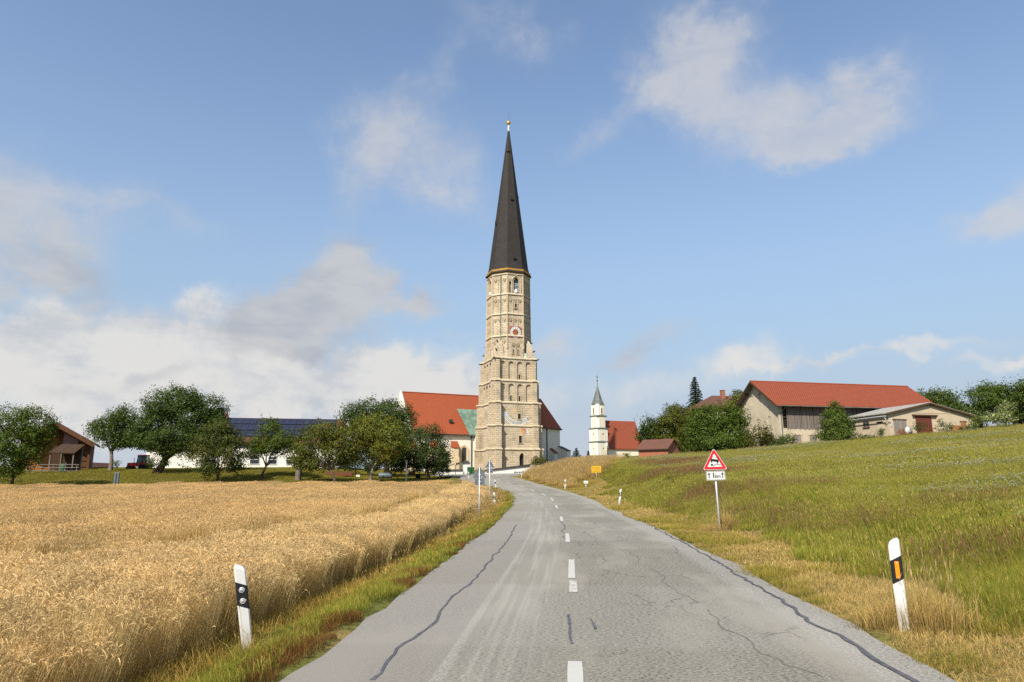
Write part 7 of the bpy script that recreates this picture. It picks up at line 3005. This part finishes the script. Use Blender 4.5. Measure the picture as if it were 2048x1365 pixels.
def stuff(name, label, cat, patches, mat, pts):
    """one object: copies of the clump meshes set on points by geometry nodes. pts = (xyz, euler, scale, index)"""
    xyz, rot, scl, idx = pts
    me = bpy.data.meshes.new(name)
    me.vertices.add(len(xyz))
    me.vertices.foreach_set('co', np.asarray(xyz, np.float32).ravel())
    a = me.attributes.new('rot', 'FLOAT_VECTOR', 'POINT')
    a.data.foreach_set('vector', np.asarray(rot, np.float32).ravel())
    a = me.attributes.new('scl', 'FLOAT_VECTOR', 'POINT')
    a.data.foreach_set('vector', np.asarray(scl, np.float32).ravel())
    a = me.attributes.new('pick', 'INT', 'POINT')
    a.data.foreach_set('value', np.asarray(idx, np.int32).ravel())
    o = bpy.data.objects.new(name, me)
    C.objects.link(o)
    tag(o, label, cat, None, 'stuff')
    ng = bpy.data.node_groups.new(name, 'GeometryNodeTree')
    ng.interface.new_socket('Geometry', in_out='INPUT', socket_type='NodeSocketGeometry')
    ng.interface.new_socket('Geometry', in_out='OUTPUT', socket_type='NodeSocketGeometry')
    gi = ng.nodes.new('NodeGroupInput')
    go = ng.nodes.new('NodeGroupOutput')
    gi2 = ng.nodes.new('GeometryNodeGeometryToInstance')
    obs = []
    for k, (v, f, c) in enumerate(patches):
        pm2 = np_mesh(name + '_clump', v, f, c, mat)
        po = bpy.data.objects.new(name + '_clump', pm2)
        obs.append(po)
    for po in obs[::-1]:
        oi = ng.nodes.new('GeometryNodeObjectInfo')
        oi.transform_space = 'ORIGINAL'
        oi.inputs['Object'].default_value = po
        oi.inputs['As Instance'].default_value = False
        ng.links.new(oi.outputs['Geometry'], gi2.inputs[0])
    ip = ng.nodes.new('GeometryNodeInstanceOnPoints')
    ng.links.new(gi.outputs[0], ip.inputs['Points'])
    ng.links.new(gi2.outputs[0], ip.inputs['Instance'])
    ip.inputs['Pick Instance'].default_value = True
    na = ng.nodes.new('GeometryNodeInputNamedAttribute')
    na.data_type = 'INT'
    na.inputs['Name'].default_value = 'pick'
    ng.links.new(na.outputs['Attribute'], ip.inputs['Instance Index'])
    nr = ng.nodes.new('GeometryNodeInputNamedAttribute')
    nr.data_type = 'FLOAT_VECTOR'
    nr.inputs['Name'].default_value = 'rot'
    er = ng.nodes.new('FunctionNodeEulerToRotation')
    ng.links.new(nr.outputs['Attribute'], er.inputs[0])
    ng.links.new(er.outputs[0], ip.inputs['Rotation'])
    ns = ng.nodes.new('GeometryNodeInputNamedAttribute')
    ns.data_type = 'FLOAT_VECTOR'
    ns.inputs['Name'].default_value = 'scl'
    ng.links.new(ns.outputs['Attribute'], ip.inputs['Scale'])
    ng.links.new(ip.outputs[0], go.inputs[0])
    md = o.modifiers.new('clumps', 'NODES')
    md.node_group = ng
    return o


def place(x, y, r, smin=.9, smax=1.15, zmin=.85, zmax=1.15, tilt=None):
    """stand on the ground, tilted with it, turned at random"""
    n = len(x)
    z = terrain(x, y)
    e = .4
    gx = (terrain(x + e, y) - terrain(x - e, y)) / (2 * e)
    gy = (terrain(x, y + e) - terrain(x, y - e)) / (2 * e)
    gx, gy = np.clip(gx, -.4, .4), np.clip(gy, -.4, .4)
    nrm = np.stack([-gx, -gy, np.ones(n)], 1)
    if tilt is not None:
        nrm[:, 0] += tilt
        nrm[:, 1] -= tilt * .35
    nrm /= np.linalg.norm(nrm, axis=1)[:, None]
    a = r.uniform(0, 2 * math.pi, n)
    X_ = np.stack([np.cos(a), np.sin(a), -(nrm[:, 0] * np.cos(a) + nrm[:, 1] * np.sin(a)) / nrm[:, 2]], 1)
    X_ /= np.linalg.norm(X_, axis=1)[:, None]
    Y_ = np.cross(nrm, X_)
    rot = np.stack([np.arctan2(Y_[:, 2], nrm[:, 2]), -np.arcsin(np.clip(X_[:, 2], -1, 1)), np.arctan2(X_[:, 1], X_[:, 0])], 1)
    s = r.uniform(smin, smax, n)
    scl = np.stack([s, s, r.uniform(zmin, zmax, n)], 1)
    return np.stack([x, y, z], 1), rot, scl


def grid(x0, x1, y0, y1, s, r, jit=.35):
    gx, gy = np.meshgrid(np.arange(x0, x1, s), np.arange(y0, y1, s))
    x, y = gx.ravel().astype(float), gy.ravel().astype(float)
    x += r.uniform(-jit, jit, len(x)) * s
    y += r.uniform(-jit, jit, len(y)) * s
    k = np.abs(x) < np.maximum(y, 0) * .80 + 4.5
    return x[k], y[k]


def fnoise(x, y, sc, seed):
    r = np.random.default_rng(seed)
    s = 0
    for k in range(6):
        a = r.uniform(0, 6.283)
        f = sc * (1 + .8 * k)
        s = s + np.sin((x * math.cos(a) + y * math.sin(a)) * f + r.uniform(0, 6.28) + 1.5 * np.sin((x * math.sin(a) - y * math.cos(a)) * f * .7)) / (1 + .5 * k)
    return s / 2.4


def bands(fn):
    """near / middle / far: (tile, y range, level)"""
    out = []
    for lvl, (s, y0, y1, x0, x1) in enumerate(((.5, 2.2, 13, -14, 15), (1.0, 13, 36, -34, 36), (2.0, 36, 116, -98, 98))):
        out.append((lvl, s, y0, y1, x0, x1))
    return out


def collect(rule, base_idx, r, jit=.35, tile=(.5, 1.0, 2.0), **kw):
    """rule(x, y, lvl) -> clump kind number or -1"""
    A = [[], [], [], []]
    for lvl, (y0, y1, x0, x1) in enumerate(((2.2, 13, -14, 15), (13, 36, -34, 36), (36, 116, -98, 98))):
        x, y = grid(x0, x1, y0, y1, tile[lvl], r, jit)
        kd = rule(x, y, lvl)
        k = kd >= 0
        if not k.any():
            continue
        p, ro, sc_ = place(x[k], y[k], r, **kw)
        A[0].append(p)
        A[1].append(ro)
        A[2].append(sc_)
        A[3].append(base_idx(kd[k], lvl, r))
    return [np.concatenate(a) for a in A]


rg = np.random.default_rng(11)


def wheat_edge(y):
    return xl_(y) - np.interp(y, [0, 8, 29, 45, 60, 74], [1.95, 1.9, 2.1, 2.5, 2.6, 2.4])


def wheat_end(x):
    return np.interp(x, [-70, -30, -10, -3], [74, 76.5, 77.5, 78])


def tram(y):
    return np.interp(y, [0, 15, 19, 25, 49, 80], [-12, -8.6, -7.2, -6.0, -6.3, -7.5])


# ---- wheat
WV = 3
wheat_p = []
for lvl, (s, n, w) in enumerate(((.5, 250, .0020), (1.0, 600, .0033), (2.0, 1000, .0064))):
    for tint in ((1.0, 1.0, 1.0), (.96, .92, .86)):
        for k in range(WV):
            wheat_p.append(wheat_patch(s * 1.12, n, w, 500 + lvl * 10 + k, tint))


def wheat_rule(x, y, lvl):
    s = (.5, 1, 2)[lvl]
    ok = (x < wheat_edge(y) - s * .42 + rg.normal(0, .08, len(x))) & (y < wheat_end(x))
    t = np.abs(x - tram(y))
    ok &= ~(t < .25)
    return np.where(ok, np.where(x < tram(y), 1, 0), -1)


pts = collect(wheat_rule, lambda kd, lvl, r: lvl * 2 * WV + kd * WV + r.integers(0, WV, len(kd)), rg, .3, zmin=.88, zmax=1.08)
xa, ya = pts[0][:, 0], pts[0][:, 1]
hs = (1 + .10 * fnoise(xa, ya, .35, 4)) * np.where(xa < tram(ya), 1.03, 1.0) * np.where(np.abs(xa - tram(ya) - .7) < 1.3, .55, 1.0)
pts[2][:, 2] *= hs
# a fringe of single rows along the field edge, denser and finer than the tiles
ye = np.concatenate([np.arange(2.5, 14, .22), np.arange(14, 36, .4), np.arange(36, 76, .8)])
xe = wheat_edge(ye) + rg.normal(-.05, .10, len(ye))
p, ro, sc_ = place(xe, ye, rg, tilt=rg.uniform(.05, .42, len(ye)))
lv_ = np.where(ye < 14, 0, np.where(ye < 36, 1, 2))
sc_[:, :2] *= np.where(ye < 14, .75, .45)[:, None]
sc_[:, 2] *= .93
fr_idx = lv_ * 2 * WV + rg.integers(0, WV, len(ye))
pts = [np.concatenate([pts[0], p]), np.concatenate([pts[1], ro]), np.concatenate([pts[2], sc_]), np.concatenate([pts[3], fr_idx])]
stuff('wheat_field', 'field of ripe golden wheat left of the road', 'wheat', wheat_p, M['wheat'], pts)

# ---- palettes
GRN = [(4, (.05, .078, .012), (.135, .17, .026)), (3.5, (.06, .075, .014), (.19, .195, .04)), (1.8, (.10, .085, .03), (.36, .28, .10))]
OLV = [(3, (.07, .085, .016), (.17, .18, .035)), (3, (.09, .085, .02), (.25, .215, .06)), (2, (.12, .09, .03), (.38, .28, .105))]
DRY = [(4, (.17, .13, .085), (.44, .345, .19)), (3, (.15, .115, .06), (.37, .285, .15)), (1.0, (.07, .08, .02), (.19, .19, .045))]
BRN = [(4, (.055, .027, .012), (.125, .055, .022)), (2, (.065, .035, .015), (.155, .08, .035)), (.8, (.06, .07, .015), (.16, .155, .03))]
TAL = [(4, (.14, .10, .055), (.42, .325, .175)), (2, (.12, .09, .05), (.34, .25, .13)), (.6, (.08, .085, .02), (.22, .19, .05))]
HB = [(.36, .25, .11), (.30, .19, .08), (.42, .31, .15)]
HM = [(.34, .285, .075), (.29, .24, .065), (.40, .32, .10)]
HR = [(.24, .12, .055), (.22, .125, .06), (.30, .18, .085)]

# ---- verges on both sides: kinds 0 green, 1 olive, 2 dry mown, 3 dead brown tufts, 4 flattened field edge
vp = []
VV = 2
for lvl, (s, n, w) in enumerate(((.5, 420, .0022), (1.0, 560, .0050), (2.0, 700, .011))):
    s2 = s * 1.15
    for k in range(VV):
        vp.append(grass_patch(s2, n, w, 700 + lvl * 20 + k, .07, .19, GRN, .35))
    for k in range(VV):
        vp.append(grass_patch(s2, n, w, 720 + lvl * 20 + k, .06, .17, OLV, .45, 6 * (lvl + 1), HB, 1.6))
    for k in range(VV):
        vp.append(grass_patch(s2, int(n * 1.1), w, 740 + lvl * 20 + k, .03, .105, DRY, .6, 0, None, 1.5, .55))
    for k in range(VV):
        vp.append(grass_patch(s2 * .9, int(n * 1.1), w, 760 + lvl * 20 + k, .06, .16, BRN, .45, 0, None, 1.5, .1, circ=True))
    for k in range(VV):
        vp.append(grass_patch(s2, n, w, 780 + lvl * 20 + k, .10, .32, [(3, (.10, .075, .025), (.36, .25, .09)), (3, (.06, .07, .016), (.19, .175, .045)), (2, (.2, .14, .05), (.48, .34, .14))], .6, 5 * (lvl + 1), HB, 1.4, .45))


def verge_rule(x, y, lvl):
    ll = xl_(y) - x
    lr = x - xr_(y)
    off = xl_(y) - wheat_edge(y)
    kd = np.full(len(x), -1)
    n1 = fnoise(x * .6, y, 1.1, 21)
    n2 = fnoise(x, y * .6, .9, 22)
    left = (ll > .11) & (ll < off + .35) & (y < 79)
    kd = np.where(left, np.where(ll < .42, np.where(n1 > -.30, 3, 0), np.where(ll < off * .56 + .15 * n2, np.where(n2 > .35, 1, 0), np.where(n2 > .1, 4, np.where(n1 > .2, 1, 4)))), kd)
    wdt = np.interp(y, [0, 10, 25, 45, 58, 66, 74, 80, 90], [2.1, 2.2, 2.0, 1.9, 2.6, 4.2, 5.0, 2.0, 1.2])
    rightv = (lr > .10) & (lr < wdt + .5 + .9 * n2 + rg.normal(0, .28, len(x))) & (y < 98)
    kd = np.where(rightv, np.where(lr < .32, np.where(n1 > .25, 2, 1), np.where((n2 > .52), 1, 2)), kd)
    return kd


pts = collect(verge_rule, lambda kd, lvl, r: lvl * 5 * VV + kd * VV + r.integers(0, VV, len(kd)), rg, .45, tile=(.34, .55, 1.0))
# keep the larger tiles off the asphalt
xq, yq = pts[0][:, 0], pts[0][:, 1]
ed_ = np.minimum(np.where(xq > xr_(yq), xq - xr_(yq), 9), np.where(xq < xl_(yq), xl_(yq) - xq, 9))
tl_ = np.where(yq < 13, .29, np.where(yq < 36, .58, 1.15))
k = np.clip((ed_ - .02) / tl_, .25, 1)
pts[2][:, 0] *= k
pts[2][:, 1] *= k
pts[2][:, 2] *= np.clip(k * 1.4, .6, 1)
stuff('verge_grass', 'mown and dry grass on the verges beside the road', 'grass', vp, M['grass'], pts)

# ---- meadow: 0 green, 1 olive with seed heads, 2 sorrel red, 3 white flowering, 4 yellowish
mp_ = []
MV = 2
for lvl, (s, n, w, f_s) in enumerate(((.5, 480, .0026, .022), (1.0, 620, .0060, .035), (2.0, 820, .013, .055))):
    s2 = s * 1.2
    hd = (10, 36, 70)[lvl]
    for k in range(MV):
        mp_.append(grass_patch(s2, n, w, 800 + lvl * 20 + k, .12, .30, GRN, .30, hd // 3, HM, 1.3))
    for k in range(MV):
        mp_.append(grass_patch(s2, n, w, 820 + lvl * 20 + k, .11, .28, [(4, (.055, .08, .014), (.16, .185, .03)), (3, (.08, .085, .02), (.25, .23, .06)), (.7, (.13, .10, .03), (.38, .30, .11))], .35, hd, HM, 1.35))
    for k in range(MV):
        mp_.append(grass_patch(s2, n, w, 840 + lvl * 20 + k, .11, .28, GRN[:2] + [(1.2, (.12, .06, .025), (.24, .12, .05))], .30, hd * 2, HR, 1.4, head_w=1.1))
    for k in range(MV):
        mp_.append(grass_patch(s2, n, w, 860 + lvl * 20 + k, .10, .26, [(4, (.05, .075, .014), (.15, .18, .035)), (3, (.08, .085, .02), (.23, .22, .06))], .35, hd // 2, HM, 1.35, 0, (6, 16, 26)[lvl], fs=f_s))
    for k in range(MV):
        mp_.append(grass_patch(s2, n, w, 880 + lvl * 20 + k, .10, .27, [(3, (.075, .09, .018), (.205, .225, .045)), (2.5, (.10, .10, .025), (.29, .265, .075)), (2, (.05, .075, .014), (.14, .18, .03))], .35, hd // 2, HM, 1.3, 0, (2, 3, 5)[lvl], fs=f_s * .8))


def meadow_rule(x, y, lvl):
    lr = x - xr_(y)
    n1 = fnoise(x, y, .16, 31)
    n2 = fnoise(x, y, .5, 32)
    n3 = fnoise(x * .5, y, .28, 33)
    wdt = np.interp(y, [0, 10, 25, 45, 58, 66, 74, 80, 90], [2.2, 2.3, 2.2, 2.1, 2.8, 4.5, 5.4, 2.4, 1.4])
    ok = (lr > wdt + .8 * n2 + rg.normal(0, .22, len(x))) & (y < 114) & ~((y > 97) & (x < 3))
    ht = terrain(x, y) - road_z(y)
    kd = np.where(n2 > .15, 1, 0)
    kd = np.where((lr > 7) & (n3 > -.1), 4, kd)
    kd = np.where((lr > 16) & (n3 > -.55), 4, kd)
    # sorrel patches
    red = (n3 > 9) & (lr < 16) & (y > 9)
    for cx_, cy_, rx, ry in ((7.2, 12.0, 2.6, 1.0), (10.5, 13.6, 2.4, 1.0), (8.6, 25, 2.5, 3.2), (9.8, 36, 2.6, 5.0), (12.5, 33, 2.0, 3.0), (14, 54, 3.5, 9), (9.5, 19.0, 2.0, 1.4), (13.0, 20, 2.2, 1.4), (17, 75, 4, 10)):
        red |= ((x - cx_) / rx) ** 2 + ((y - cy_) / ry) ** 2 + .5 * n2 + .5 * rg.normal(0, 1, len(x)) < .55
    kd = np.where(red, 2, kd)
    wh = np.zeros(len(x), bool)
    for cx_, cy_, rx, ry in ((17.5, 23, 4.5, 1.3), (20.5, 26, 4.5, 1.4), (13.5, 15.6, 2.0, .8), (30, 52, 6, 3.5), (48, 75, 9, 4), (22, 64, 4, 5), (44, 60, 6, 3.5), (36, 88, 7, 4)):
        wh |= ((x - cx_) / rx) ** 2 + ((y - cy_) / ry) ** 2 + .55 * n2 < 1
    wh |= (n1 > .62) & (lr > 9)
    kd = np.where(wh & ~red, 3, kd)
    return np.where(ok, kd, -1)


pts = collect(meadow_rule, lambda kd, lvl, r: lvl * 5 * MV + kd * MV + r.integers(0, MV, len(kd)), rg, .4, tile=(.42, .85, 1.75))
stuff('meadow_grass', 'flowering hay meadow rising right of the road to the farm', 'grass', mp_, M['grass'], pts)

# ---- tall dry grass: the bank below the church, tufts round posts and signs
tp2 = []
for k in range(3):
    tp2.append(grass_patch(1.3, 300, .011, 900 + k, .45, .95, TAL, .22, 60, [(.52, .38, .17), (.45, .31, .13)], 1.1))
for k in range(3):
    tp2.append(grass_patch(.42, 80, .0026, 910 + k, .16, .52, TAL, .40, 10, [(.50, .36, .16)], 1.3, circ=True))
for k in range(2):
    tp2.append(grass_patch(1.3, 300, .011, 920 + k, .30, .70, [(3, (.10, .09, .025), (.30, .23, .07)), (2, (.17, .11, .04), (.42, .29, .1)), (1, (.06, .07, .016), (.16, .16, .035))], .3, 30, HB, 1.2))
A = [[], [], [], []]
x, y = grid(-8, 22, 58, 104, .85, rg, .45)
lr = x - xr_(y)
n2 = fnoise(x, y, .6, 41)
right_lim = np.interp(y, [58, 66, 72, 84, 104], [1.6, 3.2, 5.0, 9.5, 14])
k = (lr > np.interp(y, [58, 80, 92, 96], [1.5, 1.2, 1.5, 1.5]) + .3 * n2) & (lr < right_lim + 1.2 * n2) & (y > 62) & ~((y < 74.5) & (x > 6.2))
p, ro, sc_ = place(x[k], y[k], rg)
sc_[:, 2] *= np.clip(.50 + (lr[k] - .8) * .16, .45, .85)
A[0].append(p); A[1].append(ro); A[2].append(sc_); A[3].append(np.where(n2[k] > .55, 6, 0) + np.where(n2[k] > .55, rg.integers(0, 2, k.sum()), rg.integers(0, 3, k.sum())))
# left verge far part, unmown
x, y = grid(-9, 0, 30, 80, .8, rg, .45)
ll = xl_(y) - x
off = xl_(y) - wheat_edge(y)
k = (ll > .9) & (ll < off + .3) & (y > 28)
p, ro, sc_ = place(x[k], y[k], rg)
sc_[:, 2] *= np.interp(ll[k], [.7, 1.6, 2.5], [.35, .7, .95])
A[0].append(p); A[1].append(ro); A[2].append(sc_); A[3].append(6 + rg.integers(0, 2, k.sum()))
for (cx_, cy_, rad, n, hz) in ((4.52, 8.3, .26, 8, .9), (4.85, 8.35, .30, 9, .95), (4.2, 8.25, .20, 5, .8), (6.45, 22.6, .35, 7, .7), (7.0, 22.9, .3, 10, 1.4), (-2.84, 7.95, .2, 4, .4), (8.8, 73, 1.2, 12, 1.4)):
    a, rr = rg.uniform(0, 6.283, n), rad * np.sqrt(rg.uniform(0, 1, n))
    p, ro, sc_ = place(cx_ + rr * np.cos(a), cy_ + rr * np.sin(a), rg, .7, 1.1, .75 * hz, 1.2 * hz)
    A[0].append(p); A[1].append(ro); A[2].append(sc_); A[3].append(3 + rg.integers(0, 3, n))
stuff('tall_dry_grass', 'tall straw coloured grass on the bank below the church', 'grass', tp2, M['grass'], [np.concatenate(a) for a in A])

# ---- lawn of the orchard
lp2 = [grass_patch(2.3, 800, .016, 950 + k, .06, .16, [(4, (.055, .075, .014), (.14, .155, .028)), (3, (.08, .08, .018), (.22, .19, .05)), (1, (.12, .09, .03), (.34, .25, .09))], .4) for k in range(3)]
lp2 += [grass_patch(2.3, 700, .016, 960 + k, .08, .3, [(4, (.055, .075, .014), (.15, .16, .03)), (3, (.09, .085, .02), (.27, .215, .065))], .4, 20, HB, 1.4) for k in range(2)]
x, y = grid(-96, 4, 73, 122, 1.7, rg, .4)
k = (y > wheat_end(x) - .8) & (x < xl_(y) - 1.2) & ~((y > 97) & (x > -8.5)) & ~((y > 88) & (x > -8))
x, y = x[k], y[k]
n2 = fnoise(x, y, .25, 51)
p, ro, sc_ = place(x, y, rg)
near = y < wheat_end(x) + 1.8
stuff('orchard_lawn', 'short grass under the orchard trees beyond the wheat', 'grass', lp2, M['grass'], (p, ro, sc_, np.where(near, 3 + rg.integers(0, 2, len(x)), rg.integers(0, 3, len(x)))))
